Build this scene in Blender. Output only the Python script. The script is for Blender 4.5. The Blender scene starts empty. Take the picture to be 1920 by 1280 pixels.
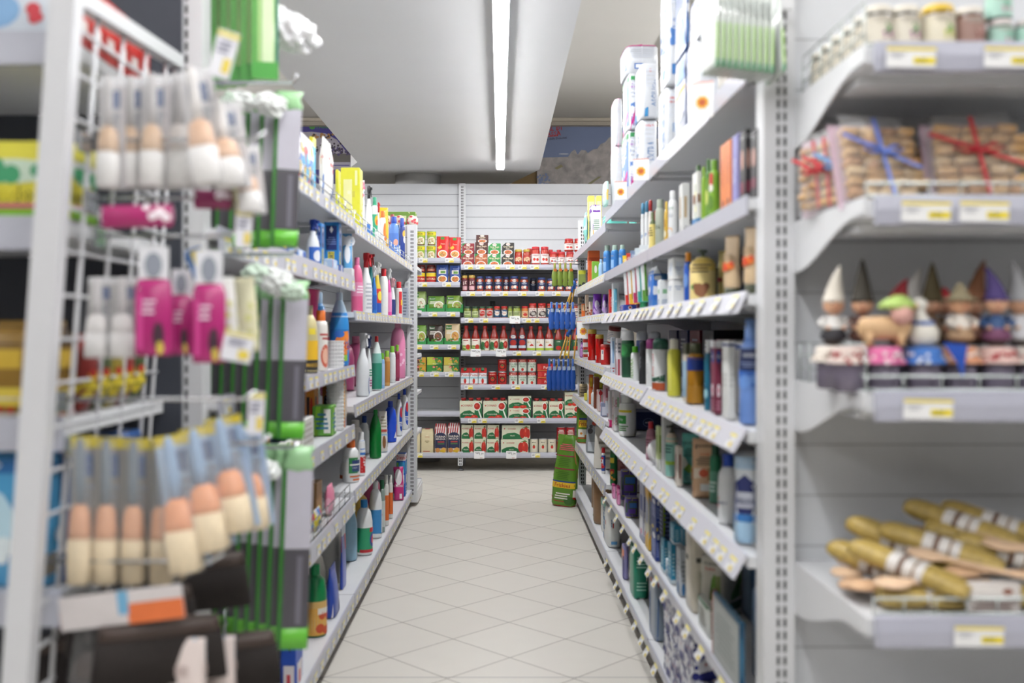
import bpy, bmesh, math, random
from mathutils import Vector, Matrix
random.seed(7)
S = bpy.context.scene
COL = S.collection
PI = math.pi
# ---------------------------------------------------------------- camera, exposure, world
F = 1850.0; CX = 937.0; HY = 620.0; EYE = 1.16
cam = bpy.data.cameras.new('camera'); camo = bpy.data.objects.new('camera', cam); COL.objects.link(camo)
camo.location = (0, 0, EYE); camo.rotation_euler = (PI/2, 0, 0)
cam.sensor_width = 36; cam.lens = 36*F/1920
cam.shift_x = (960-CX)/1920; cam.shift_y = (HY-640)/1920
cam.clip_start = 0.05
cam.dof.use_dof = True; cam.dof.focus_distance = 6.6; cam.dof.aperture_fstop = 2.2
S.camera = camo
S.view_settings.view_transform = 'Standard'; S.view_settings.look = 'None'
S.view_settings.exposure = 1.0; S.view_settings.gamma = 1; S.view_settings.use_curve_mapping = False
S.cycles.use_denoising = True; S.cycles.max_bounces = 7; S.cycles.transparent_max_bounces = 10
S.cycles.diffuse_bounces = 2; S.cycles.glossy_bounces = 3; S.cycles.transmission_bounces = 4
S.cycles.caustics_reflective = False; S.cycles.caustics_refractive = False
S.cycles.sample_clamp_indirect = 4
w = bpy.data.worlds.new('store_air'); S.world = w; w.use_nodes = True
w.node_tree.nodes['Background'].inputs[0].default_value = (0.9, 0.93, 1, 1)
w.node_tree.nodes['Background'].inputs[1].default_value = 0.35
TUBE_POWER = 30.0

# ---------------------------------------------------------------- materials
def lin(h):
    h = h.lstrip('#')
    c = [int(h[i:i+2], 16)/255 for i in (0, 2, 4)]
    return tuple(x/12.92 if x <= .04045 else ((x+.055)/1.055)**2.4 for x in c) + (1,)
_M = {}
def M(hexc, rough=.42, metal=0., trans=0., alpha=1., var=.06, scale=30., emit=0.):
    k = (hexc, rough, metal, trans, alpha, var, scale, emit)
    if k in _M: return _M[k]
    m = bpy.data.materials.new('surface_' + hexc.lstrip('#')); m.use_nodes = True
    nt = m.node_tree; b = nt.nodes['Principled BSDF']
    c = lin(hexc)
    if var > 0 and trans == 0:
        tc = nt.nodes.new('ShaderNodeTexCoord'); no = nt.nodes.new('ShaderNodeTexNoise')
        no.inputs['Scale'].default_value = scale; no.inputs['Detail'].default_value = 1
        mx = nt.nodes.new('ShaderNodeMix'); mx.data_type = 'RGBA'
        mx.inputs[6].default_value = tuple(x*(1-var) for x in c[:3]) + (1,)
        mx.inputs[7].default_value = tuple(min(1, x*(1+var)+.002) for x in c[:3]) + (1,)
        nt.links.new(tc.outputs['Object'], no.inputs['Vector'])
        nt.links.new(no.outputs['Fac'], mx.inputs[0]); nt.links.new(mx.outputs[2], b.inputs['Base Color'])
    else:
        b.inputs['Base Color'].default_value = c
    b.inputs['Roughness'].default_value = rough; b.inputs['Metallic'].default_value = metal
    if trans: b.inputs['Transmission Weight'].default_value = trans; b.inputs['IOR'].default_value = 1.3
    if alpha < 1: b.inputs['Alpha'].default_value = alpha
    if emit: b.inputs['Emission Color'].default_value = (1, 1, 1, 1); b.inputs['Emission Strength'].default_value = emit
    _M[k] = m
    return m
WHITE = '#e9e9ea'
METAL = M('#d9dadd', .38, var=.02)         # powder coated shelving
PANEL = M('#d4d6da', .5, var=.02)
RAIL = M('#b9bac6', .28, var=.03)
SLOT = M('#26262b', .8, var=0)
CHROME = M('#c9ccd0', .22, .9, var=0)
FILM = M('#eceef0', .1, 0, 0, .13, var=0)

# ---------------------------------------------------------------- text outlines
_T = {}
def text_mesh(s):
    if s in _T: return _T[s]
    cu = bpy.data.curves.new('lettering', 'FONT'); cu.body = s; cu.size = 1; cu.resolution_u = 1; cu.offset = .012
    ob = bpy.data.objects.new('lettering', cu)
    COL.objects.link(ob); bpy.context.view_layer.update()
    me = bpy.data.meshes.new_from_object(ob)
    vs = [(v.co.x, v.co.y) for v in me.vertices]; fs = [tuple(p.vertices) for p in me.polygons]
    bpy.data.objects.remove(ob); bpy.data.curves.remove(cu); bpy.data.meshes.remove(me)
    x0 = min(v[0] for v in vs); x1 = max(v[0] for v in vs); y0 = min(v[1] for v in vs); y1 = max(v[1] for v in vs)
    h = y1-y0 or 1
    vs = [((x-(x0+x1)/2)/h, (y-(y0+y1)/2)/h) for x, y in vs]
    _T[s] = (vs, fs, (x1-x0)/h)
    return _T[s]

# ---------------------------------------------------------------- geometry builder
def sgp(t, p): return math.copysign(abs(t)**p, t)
class G:
    def __init__(s): s.v = []; s.f = []; s.m = []; s.mats = []; s.sm = []
    def mi(s, m):
        if isinstance(m, str): m = M(m)
        if m not in s.mats: s.mats.append(m)
        return s.mats.index(m)
    def face(s, idx, m, smooth=False): s.f.append(tuple(idx)); s.m.append(s.mi(m)); s.sm.append(smooth)
    def poly(s, pts, m, smooth=False):
        n = len(s.v); s.v += [tuple(p) for p in pts]; s.face(range(n, n+len(pts)), m, smooth)
    def box(s, x0, x1, y0, y1, z0, z1, m, T=None):
        n = len(s.v)
        p = [(x0,y0,z0),(x1,y0,z0),(x1,y1,z0),(x0,y1,z0),(x0,y0,z1),(x1,y0,z1),(x1,y1,z1),(x0,y1,z1)]
        if T: p = [tuple(T @ Vector(q)) for q in p]
        s.v += p
        for f in ((3,2,1,0),(4,5,6,7),(0,1,5,4),(1,2,6,5),(2,3,7,6),(3,0,4,7)): s.face([n+i for i in f], m)
        return s
    def rbox(s, w, d, h, m, c=.004, x=0, y=0, z=0, T=None):
        """box with chamfered edges, base centre at x,y,z"""
        c = min(c, w/4, d/4, h/4)
        secs = [(z, w-2*c, d-2*c), (z+c, w, d), (z+h-c, w, d), (z+h, w-2*c, d-2*c)]
        rings = []
        for zz, ww, dd in secs:
            a, b = ww/2, dd/2; q = c*.6
            pts = [(-a+q,-b),(a-q,-b),(a,-b+q),(a,b-q),(a-q,b),(-a+q,b),(-a,b-q),(-a,-b+q)]
            rings.append([(x+px, y+py, zz) for px, py in pts])
        s.rings(rings, m, T=T, smooth=False)
        return s
    def rings(s, rings, m, closed=True, smooth=True, T=None, caps=True):
        k = len(rings[0]); n = len(s.v)
        for r in rings: s.v += [tuple(T @ Vector(p)) if T else tuple(p) for p in r]
        mm = m if isinstance(m, (list, tuple)) else [m]*(len(rings)-1)
        for i in range(len(rings)-1):
            for j in range(k if closed else k-1):
                a = n+i*k+j; b = n+i*k+(j+1) % k
                s.face((a, b, b+k, a+k), mm[min(i, len(mm)-1)], smooth)
        if caps and closed:
            s.face([n+j for j in range(k)][::-1], mm[0]); s.face([n+(len(rings)-1)*k+j for j in range(k)], mm[-1])
        return s
    def loft(s, secs, m, seg=20, T=None, smooth=True, caps=True):
        """secs: (z, w, d, n=2, dx=0, dy=0)"""
        R = []
        for q in secs:
            z, w_, d_ = q[:3]; n = q[3] if len(q) > 3 else 2; dx = q[4] if len(q) > 4 else 0; dy = q[5] if len(q) > 5 else 0
            R.append([(dx+w_/2*sgp(math.sin(a), 2/n), dy-d_/2*sgp(math.cos(a), 2/n), z) for a in [2*PI*i/seg for i in range(seg)]])
        return s.rings(R, m, smooth=smooth, T=T, caps=caps)
    def tube(s, pts, r, m, seg=6):
        pts = [Vector(p) for p in pts]; R = []
        for i, p in enumerate(pts):
            d = (pts[min(i+1, len(pts)-1)]-pts[max(i-1, 0)]).normalized()
            a = d.cross(Vector((0,0,1)));
            if a.length < .2: a = d.cross(Vector((1,0,0)))
            a.normalize(); b = d.cross(a).normalized()
            R.append([p+a*r*math.cos(t)+b*r*math.sin(t) for t in [2*PI*k/seg for k in range(seg)]])
        return s.rings(R, m)
    def prism(s, pts, y0, y1, m, axis='y'):
        """outline pts (a,b) extruded: axis y -> (a,y,b); axis x -> (x,a,b)"""
        n = len(s.v); k = len(pts)
        f = (lambda a, b, t: (a, t, b)) if axis == 'y' else (lambda a, b, t: (t, a, b)) if axis == 'x' else (lambda a, b, t: (a, b, t))
        s.v += [f(a, b, y0) for a, b in pts] + [f(a, b, y1) for a, b in pts]
        s.face(range(n, n+k), m); s.face(list(range(n+k, n+2*k))[::-1], m)
        for i in range(k):
            j = (i+1) % k; s.face((n+i, n+k+i, n+k+j, n+j), m)
        return s
    # ----- printed artwork laid on a surface: fm(u,v,eps) with u in -1..1, v in 0..1; hw, hh = half width, height in metres
    def art(s, items, fm, hw, hh, e0=.0006):
        for i, it in enumerate(items):
            e = e0+.00022*i; k, c = it[0], it[1]; mt = M(c) if isinstance(c, str) else c
            if k == 'b': s.quad(fm, -1, 1, it[2], it[3], mt, e)
            elif k == 'r': s.quad(fm, it[2], it[3], it[4], it[5], mt, e)
            elif k == 'e':
                cu, cv, ru, rv = it[2:6]; n = 14
                if len(it) > 6: ru = rv*hh/hw
                pts = [(cu+ru*math.cos(2*PI*j/n), cv+rv*math.sin(2*PI*j/n)) for j in range(n)]
                s.fan(fm, pts, (cu, cv), mt, e)
            elif k == 'p': s.fan(fm, it[2], None, mt, e)
            elif k == 's':      # scatter of blobs: n, u0,u1,v0,v1, size
                n, u0, u1, v0, v1, r = it[2:8]; rnd = random.Random(hash((n, u0, v0)) & 255)
                for j in range(n):
                    cu = u0+(u1-u0)*rnd.random(); cv = v0+(v1-v0)*rnd.random(); q = r*(.6+.6*rnd.random())
                    s.fan(fm, [(cu+q/hw*math.cos(t*PI/4), cv+q/hh*math.sin(t*PI/4)) for t in range(8)], None, mt, e+.00003*j)
            elif k == 'l':      # lines of small print: n, u0,u1,v0,v1
                n, u0, u1, v0, v1 = it[2:7]; rnd = random.Random(n)
                for j in range(n):
                    v = v0+(v1-v0)*(j+.2)/n; q = (v1-v0)/n*.5
                    s.quad(fm, u0+(u1-u0)*.2*rnd.random(), u1-(u1-u0)*.25*rnd.random(), v, v+q, mt, e)
            elif k == 't':      # text, cu, cv, height fraction, max width (fraction of full width)
                t, cu, cv, hf, mw = it[2:7]; vs, fs, asp = text_mesh(t)
                rot = (it[7] if len(it) > 7 else 0)
                full = hh if rot else 2*hw; hgt = hf*(2*hw if rot else hh); wd = asp*hgt
                sx = min(1.0, mw*full/wd)
                n = len(s.v)
                for x, y in vs:
                    X, Y = x*hgt*sx, y*hgt
                    if rot: X, Y = -Y, X
                    s.v.append(tuple(fm(cu+X/hw, cv+Y/hh, e+.0002)))
                for f in fs: s.face([n+q for q in f], mt)
        return s
    def quad(s, fm, u0, u1, v0, v1, m, e):
        k = max(1, int(abs(u1-u0)*6)); n = len(s.v)
        for j in range(k+1):
            u = u0+(u1-u0)*j/k; s.v += [tuple(fm(u, v0, e)), tuple(fm(u, v1, e))]
        for j in range(k): a = n+2*j; s.face((a, a+2, a+3, a+1), m, True)
    def fan(s, fm, pts, c, m, e):
        if c is None: c = (sum(p[0] for p in pts)/len(pts), sum(p[1] for p in pts)/len(pts))
        if len(pts) < 7:
            q = []
            for i, p in enumerate(pts):
                r = pts[(i+1) % len(pts)]; q += [(p[0]+(r[0]-p[0])*t/4, p[1]+(r[1]-p[1])*t/4) for t in range(4)]
            pts = q
        n = len(s.v); k = len(pts); s.v.append(tuple(fm(c[0], c[1], e))); R_ = (.5, 1) if k <= 12 else (.33, .67, 1)
        for t in R_: s.v += [tuple(fm(c[0]+(p[0]-c[0])*t, c[1]+(p[1]-c[1])*t, e)) for p in pts]
        for j in range(k):
            j2 = (j+1) % k; s.face((n, n+1+j, n+1+j2), m, True)
            for r in range(len(R_)-1): a = n+1+r*k; s.face((a+j, a+k+j, a+k+j2, a+j2), m, True)
    def mesh(s, name):
        me = bpy.data.meshes.new(name)
        me.from_pydata(s.v, [], s.f)
        for m in s.mats: me.materials.append(m)
        me.polygons.foreach_set('material_index', s.m); me.polygons.foreach_set('use_smooth', s.sm)
        me.update()
        return me
    def build(s, name, parent=None, loc=None):
        o = bpy.data.objects.new(name, s.mesh(name)); COL.objects.link(o)
        if parent: o.parent = parent
        if loc: o.location = loc
        return o
def wrap(secs, a0=0., v0=None, v1=None, span=None, flat=False):
    """map for labels on a lofted body; u -1..1 covers +-span metres"""
    z0 = secs[0][0] if v0 is None else v0; z1 = secs[-1][0] if v1 is None else v1
    def at(z):
        for p, q in zip(secs, secs[1:]):
            if q[0] >= z: break
        t = 0 if q[0] == p[0] else max(0, min(1, (z-p[0])/(q[0]-p[0])))
        P = list(p)+[2, 0, 0][len(p)-3:]; Q = list(q)+[2, 0, 0][len(q)-3:]
        return [a+(b-a)*t for a, b in zip(P, Q)]
    P0 = at((z0+z1)/2); R = (P0[1]+P0[2])/4
    if span is None: span = R*1.35 if not flat else P0[1]/2
    def f(u, v, e):
        z = z0+(z1-z0)*v; q = at(z)
        if flat:
            x = u*span; t = min(1, abs(2*x/max(q[1], 1e-6)))
            return (q[4]+x, q[5]-q[2]/2*(max(0, 1-t**q[3]))**(1/q[3])-e, z)
        a = u*span/R+a0
        return (q[4]+(q[1]/2+e)*sgp(math.sin(a), 2/q[3]), q[5]-(q[2]/2+e)*sgp(math.cos(a), 2/q[3]), z)
    return f, span, z1-z0
def wall_map(side, w_, d_, h_, z0=0.):
    if side == 'f': return (lambda u, v, e: (u*w_/2, -d_/2-e, z0+v*h_)), w_/2, h_
    if side == 'r': return (lambda u, v, e: (w_/2+e, u*d_/2, z0+v*h_)), d_/2, h_
    if side == 'l': return (lambda u, v, e: (-w_/2-e, -u*d_/2, z0+v*h_)), d_/2, h_
    return (lambda u, v, e: (u*w_/2, -d_/2+v*d_, z0+h_+e)), w_/2, d_
def band_ring(g, secs, z0, z1, m, e=.0004, seg=24):
    f, sp, hh = wrap(secs, 0, z0, z1, span=PI*1.0)
    n = len(g.v); P = [2*PI*i/seg for i in range(seg)]
    R = (lambda q: q)(0)
    ring = []
    zs = [z0+(z1-z0)*i/3 for i in range(4)]
    for z in zs:
        for p, q in zip(secs, secs[1:]):
            if q[0] >= z: break
        t = 0 if q[0] == p[0] else max(0, min(1, (z-p[0])/(q[0]-p[0])))
        A = list(p)+[2, 0, 0][len(p)-3:]; B = list(q)+[2, 0, 0][len(q)-3:]; s_ = [a+(b-a)*t for a, b in zip(A, B)]
        ring.append([(s_[4]+(s_[1]/2+e)*sgp(math.sin(a), 2/s_[3]), s_[5]-(s_[2]/2+e)*sgp(math.cos(a), 2/s_[3]), z) for a in P])
    g.rings(ring, m, caps=False)

# ---------------------------------------------------------------- things
def empty(name, loc=(0,0,0), rz=0., label=None, cat=None, group=None, parent=None, rot=None):
    o = bpy.data.objects.new(name, None); COL.objects.link(o); o.empty_display_size = .05
    o.location = loc; o.rotation_euler = rot or (0, 0, rz)
    tag(o, label, cat, group)
    if parent: o.parent = parent
    return o
def tag(o, label=None, cat=None, group=None, kind=None):
    if label: o['label'] = label
    if cat: o['category'] = cat
    if group: o['group'] = group
    if kind: o['kind'] = kind
    return o
# a product pattern: (name, category, [(part, mesh, [(subpart, mesh)])])
def place(P, loc, rz, label, group=None, tilt=None, scale=None):
    name, cat, parts = P
    rot = (tilt[0], tilt[1], rz) if tilt else (0, 0, rz)
    if len(parts) == 1 and not parts[0][2]:
        o = bpy.data.objects.new(name, parts[0][1]); COL.objects.link(o)
    else:
        o = bpy.data.objects.new(name, None); COL.objects.link(o); o.empty_display_size = .05
        for pn, me, subs in parts:
            c = bpy.data.objects.new(pn, me); COL.objects.link(c); c.parent = o
            for sn, sme in subs:
                d = bpy.data.objects.new(sn, sme); COL.objects.link(d); d.parent = c
    o.location = loc; o.rotation_euler = rot
    if scale: o.scale = scale
    tag(o, label, cat, group)
    return o
# ================================================================ the room
def struct(g, name): return tag(g.build(name), kind='structure')
SOF = 2.55; CEIL = 3.24; BACK = 9.75
def floor_mat():
    m = bpy.data.materials.new('cream_floor_tiles'); m.use_nodes = True; nt = m.node_tree; N = nt.nodes.new; L = nt.links.new
    b = nt.nodes['Principled BSDF']; tc = N('ShaderNodeTexCoord'); sp = N('ShaderNodeSeparateXYZ'); L(tc.outputs['Object'], sp.inputs[0])
    def mth(op, a, b_=None):
        n = N('ShaderNodeMath'); n.operation = op
        for i, q in enumerate((a, b_)):
            if q is None: continue
            if isinstance(q, (int, float)): n.inputs[i].default_value = q
            else: L(q, n.inputs[i])
        return n.outputs[0]
    X, Y = sp.outputs[0], sp.outputs[1]
    u = mth('MULTIPLY', mth('ADD', X, Y), .70711); v = mth('MULTIPLY', mth('SUBTRACT', Y, X), .70711)
    def joint(q, q0):
        t = mth('DIVIDE', mth('SUBTRACT', q, q0), .30); fr = mth('FRACT', mth('ADD', t, .5))
        return mth('ABSOLUTE', mth('SUBTRACT', fr, .5)), mth('FLOOR', t)
    ju, iu = joint(u, 2.5032); jv, iv = joint(v, 2.4523)
    d = mth('MINIMUM', ju, jv)
    line = mth('LESS_THAN', d, .0058)
    strip = mth('LESS_THAN', mth('ABSOLUTE', mth('SUBTRACT', Y, 3.305)), .004)
    cmb = N('ShaderNodeCombineXYZ'); L(iu, cmb.inputs[0]); L(iv, cmb.inputs[1])
    wn = N('ShaderNodeTexWhiteNoise'); wn.noise_dimensions = '2D'; L(cmb.outputs[0], wn.inputs['Vector'])
    no = N('ShaderNodeTexNoise'); no.inputs['Scale'].default_value = 9; no.inputs['Detail'].default_value = 5; L(tc.outputs['Object'], no.inputs['Vector'])
    f = mth('ADD', mth('MULTIPLY', wn.outputs['Value'], .35), mth('MULTIPLY', no.outputs['Fac'], .65))
    r = N('ShaderNodeMix'); r.data_type = 'RGBA'; r.inputs[6].default_value = lin('#cdc8c0'); r.inputs[7].default_value = lin('#dad6ce'); L(f, r.inputs[0])
    r2 = N('ShaderNodeMix'); r2.data_type = 'RGBA'; r2.inputs[7].default_value = lin('#a7a4a2'); L(strip, r2.inputs[0]); L(r.outputs[2], r2.inputs[6])
    r3 = N('ShaderNodeMix'); r3.data_type = 'RGBA'; r3.inputs[7].default_value = lin('#6d625c'); L(line, r3.inputs[0]); L(r2.outputs[2], r3.inputs[6])
    L(r3.outputs[2], b.inputs['Base Color'])
    rg = mth('ADD', mth('MULTIPLY', no.outputs['Fac'], .12), .32); L(rg, b.inputs['Roughness'])
    bp = N('ShaderNodeBump'); bp.inputs['Strength'].default_value = .4; bp.inputs['Distance'].default_value = .002
    L(mth('SUBTRACT', 1.0, line), bp.inputs['Height']); L(bp.outputs[0], b.inputs['Normal'])
    return m
g = G(); g.poly([(-5, -3, 0), (5, -3, 0), (5, BACK, 0), (-5, BACK, 0)], floor_mat()); struct(g, 'floor')
def plaster(hexc, sc=60, st=.12):
    m = M(hexc, .9, var=.02, scale=3).copy(); nt = m.node_tree; b = nt.nodes['Principled BSDF']
    no = nt.nodes.new('ShaderNodeTexNoise'); no.inputs['Scale'].default_value = sc; bp = nt.nodes.new('ShaderNodeBump')
    tc = nt.nodes.new('ShaderNodeTexCoord'); nt.links.new(tc.outputs['Object'], no.inputs['Vector'])
    bp.inputs['Strength'].default_value = st; nt.links.new(no.outputs['Fac'], bp.inputs['Height']); nt.links.new(bp.outputs[0], b.inputs['Normal'])
    return m
CEILM = plaster('#dedbd5'); SOFM = plaster('#e0e0e1')
g = G(); g.box(-5, 5, -3, BACK+.1, CEIL, CEIL+.1, CEILM); struct(g, 'ceiling')
# dropped soffit over the aisle
g = G(); xl, xr = -.8455*(SOF-EYE), .2475*(SOF-EYE)
g.prism([(xl, -3), (xr, -3), (xr, 8.51), (.091, 9.35), (-.1, BACK), (-1.46, BACK), (-1.27, 8.4), (xl, 8.14)], SOF, CEIL, SOFM, axis='z')
struct(g, 'ceiling_soffit')
WALLM = plaster('#8a7352')
g = G(); g.box(-5, 5, BACK, BACK+.1, 0, CEIL, M('#cfc8bb', .9)); g.box(-.3, .42, BACK-.012, BACK, 2.2, 2.9, WALLM); struct(g, 'wall_back')
for s, nm in ((-1, 'wall_left'), (1, 'wall_right')):
    g = G(); g.box(min(s*5, s*5.1), max(s*5, s*5.1), -3, BACK, 0, CEIL, M('#8f8a84', .9)); struct(g, nm)
g = G(); g.box(-5.1, 5.1, -3.1, -3, 0, CEIL, M('#8f8a84', .9)); struct(g, 'wall_front')
# cornice box along the back wall
g = G(); zc = CEIL-.005; g.box(-5, 5, BACK-.14, BACK, zc-.03, zc, M('#c9c0b0', .7)); g.box(-5, 5, BACK-.1, BACK, zc-.065, zc-.03, M('#b9b0a2', .7)); struct(g, 'trim_1')
# round column rising behind the end shelving
g = G(); g.loft([(0, .41, .41), (SOF, .41, .41)], plaster('#c9c8c6'), seg=48)
o = g.build('pillar', loc=(-.735, 8.88, 0)); tag(o, kind='structure')
# ceiling beam ridge over the neighbouring aisle
g = G(); g.box(1.28, 1.36, 2.0, BACK-.2, CEIL-.06, CEIL, CEILM); struct(g, 'trim_2')

# posters on the back wall -------------------------------------------------
def PX(px, Y): return (px-CX)/F*Y
def PZ(py, Y): return EYE+(HY-py)/F*Y
def mountain_mat():
    m = bpy.data.materials.new('printed_rock'); m.use_nodes = True; nt = m.node_tree; b = nt.nodes['Principled BSDF']
    tc = nt.nodes.new('ShaderNodeTexCoord'); no = nt.nodes.new('ShaderNodeTexNoise'); no.inputs['Scale'].default_value = 11; no.inputs['Detail'].default_value = 12; no.inputs['Distortion'].default_value = .5
    r = nt.nodes.new('ShaderNodeValToRGB'); r.color_ramp.elements[0].position = .3; r.color_ramp.elements[0].color = lin('#96918f')
    r.color_ramp.elements[1].position = .68; r.color_ramp.elements[1].color = lin('#c4bcb9')
    nt.links.new(tc.outputs['Object'], no.inputs['Vector']); nt.links.new(no.outputs['Fac'], r.inputs[0]); nt.links.new(r.outputs[0], b.inputs['Base Color']); b.inputs['Roughness'].default_value = .6
    return m
ROCK = mountain_mat()
Yp = BACK-.03
def poster(name, x0, x1, z0, z1, ground, art, label):
    root = empty(name, (0, Yp, 0), 0, label, 'poster')
    g = G(); g.box(x0, x1, 0, .02, z0, z1, ground)
    g.art(art, lambda u, v, e: (u, -e, v), 1, 1, e0=.001); g.build('printed_sheet', root)
    return root
def pxz(pts): return [(PX(a, Yp), PZ(b, Yp)) for a, b in pts]
sky = '#7f8cae'
ridge = [(1007, 296), (1030, 295), (1065, 294), (1072, 284), (1078, 280), (1083, 290), (1090, 281), (1098, 282), (1102, 287), (1112, 280), (1120, 279), (1126, 270), (1134, 267), (1142, 258), (1175, 245), (1240, 262), (1240, 349), (1007, 349)]
rp = pxz(ridge)
g = G(); root = empty('mountain_poster', (0, Yp, 0), 0, 'pale blue mountain landscape poster high on the back wall above the white panels', 'poster')
g.box(PX(1007, Yp), PX(1240, Yp), 0, .02, PZ(352, Yp), PZ(231.5, Yp), M(sky, .6, var=.05, scale=2)); g.build('printed_sheet', root)
g = G()
for a, b in zip(rp[:-3], rp[1:-2]):
    zb = PZ(349, Yp); n = len(g.v); g.v += [(a[0], -.002, zb), (b[0], -.002, zb), (b[0], -.002, b[1]), (a[0], -.002, a[1])]; g.face((n, n+1, n+2, n+3), ROCK)
g.art([('e', '#cfd0d4', PX(1057, Yp), PZ(288.5, Yp), .05, .006)], lambda u, v, e: (u, -e, v), 1, 1)
g.art([('p', '#8d8a66', pxz([(1098, 347), (1122, 331), (1128, 331), (1104, 348)])), ('p', '#98916c', pxz([(1040, 315), (1052, 308), (1056, 312), (1044, 318)])), ('s', '#8290b4', 26, PX(1008, Yp), PX(1030, Yp), PZ(346, Yp), PZ(326, Yp), .012)], lambda u, v, e: (u, -e-.002, v), 1, 1)
g.build('printed_mountains', root)
g = G(); fm = lambda u, v, e: (u, -e-.002, v+.08*(u-PX(1035, Yp)))
g.art([('t', '#c4372c', 'VAL DI', PX(1035.5, Yp), PZ(241, Yp), .045, .5), ('t', '#c4372c', 'FASSA', PX(1036, Yp), PZ(251, Yp), .045, .5),
       ('t', '#46465a', 'Cuore delle Dolomiti', PX(1038, Yp), PZ(260, Yp), .022, .5)], fm, 1, 1)
x0, x1, z0, z1 = PX(1026, Yp), PX(1046.5, Yp), PZ(256, Yp), PZ(236, Yp)
for q in ((x0, x1, z0, z0+.006), (x0, x1, z1-.006, z1), (x0, x0+.006, z0, z1), (x1-.006, x1, z0, z1)): g.art([('r', '#c4372c')+q], fm, 1, 1)
g.build('printed_emblem', root)
g = G(); root = empty('purple_poster', (0, Yp, 0), 0, 'purple poster with green leaf mark high on the back wall beside the soffit', 'poster')
g.box(PX(520, Yp), PX(664, Yp), 0, .02, PZ(352, Yp), PZ(229.5, Yp), M('#4d4696', .6, var=.04)); g.build('printed_sheet', root)
g = G()
g.art([('p', '#b9b2bf', pxz([(520, 262), (560, 248), (585, 247), (610, 250), (632, 262), (655, 292), (655, 318), (520, 318)])),
       ('s', '#b5844e', 16, PX(585, Yp), PX(625, Yp), PZ(258, Yp), PZ(251, Yp), .014), ('s', '#3f3344', 60, PX(585, Yp), PX(655, Yp), PZ(290, Yp), PZ(252, Yp), .012),
       ('s', '#574a78', 40, PX(610, Yp), PX(655, Yp), PZ(290, Yp), PZ(276, Yp), .012),
       ('r', '#6f6a66', PX(600, Yp), PX(657, Yp), PZ(304, Yp), PZ(288, Yp)), ('r', '#c2bdd0', PX(600, Yp), PX(657, Yp), PZ(318, Yp), PZ(304, Yp)),
       ('r', '#6a5fa8', PX(600, Yp), PX(655, Yp), PZ(311, Yp), PZ(309, Yp)), ('e', '#4f9a48', PX(585.5, Yp), PZ(237, Yp), .032, .03),
       ('t', '#4f9a48', 'FASSA', PX(608, Yp), PZ(237, Yp), .04, .9)], lambda u, v, e: (u, -e, v), 1, 1, e0=.002)
g.build('printed_picture', root)

# lamps -------------------------------------------------------------------
def tube_light(x, y0, y1, z, label, power=TUBE_POWER, bare=False):
    root = empty('tube_light', (x, y0, z), 0, label, 'ceiling light', 'linear tube lights')
    g = G(); L_ = y1-y0; g.box(-.034, .034, 0, L_, .004, .064, M('#e8e8ea', .4)); g.build('batten', root)
    if bare:
        g = G(); g.rings([[(.02*math.cos(a), yy, -.045+.02*math.sin(a)) for a in [2*PI*i/12 for i in range(12)]] for yy in (0.02, L_-.02)], M('#ffffff', .5, var=0, emit=power)); g.build('lit_tube', root)
        for k in range(6): g = G(); yy = .3+(L_-.6)*k/5; g.box(-.01, .01, yy, yy+.02, .06, .36, M('#d8d8da')); g.box(-.01, .01, yy, yy+.02, -.03, .005, M('#d8d8da')); g.build('hanger', root)
        return
    g = G(); g.prism([(-.03, -.003), (-.022, -.008), (.022, -.008), (.03, -.003), (.03, .0035), (-.03, .0035)], .002, L_-.002, M('#ffffff', .5, var=0, emit=power)); g.build('lit_tube', root)
tube_light(.005, -2.5, 8.06, 2.484, 'long glowing white tube light running along the soffit above the aisle')
for x, nm in ((-2.9, 'beyond the cleaning shelves'), (2.2, 'beyond the hygiene shelves')):  # bare tubes out of view, added to brighten the high ceiling
    tube_light(x, -2.4, 8.4, 2.88, 'unseen tube light added under the high ceiling '+nm, 38.0, True)
for k, yy in enumerate((-1.9, -.6)):
    g = G()
# camera dome / wireless box on the high ceiling
root = empty('wireless_box', (PX(1150, 4.6), 4.6, CEIL), 0, 'small white access point box with cable on the high ceiling', 'access point')
g = G(); g.rbox(.2, .16, .05, M('#e4e4e4', .4), .02, z=-.05); g.build('housing', root)
g = G(); g.tube([(-.1+.0, 0, -.02), (-.16, .03, -.05), (-.24, .1, -.06), (-.3, .05, -.02)], .004, M('#c8c8c8')); g.build('cable', root)

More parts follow.
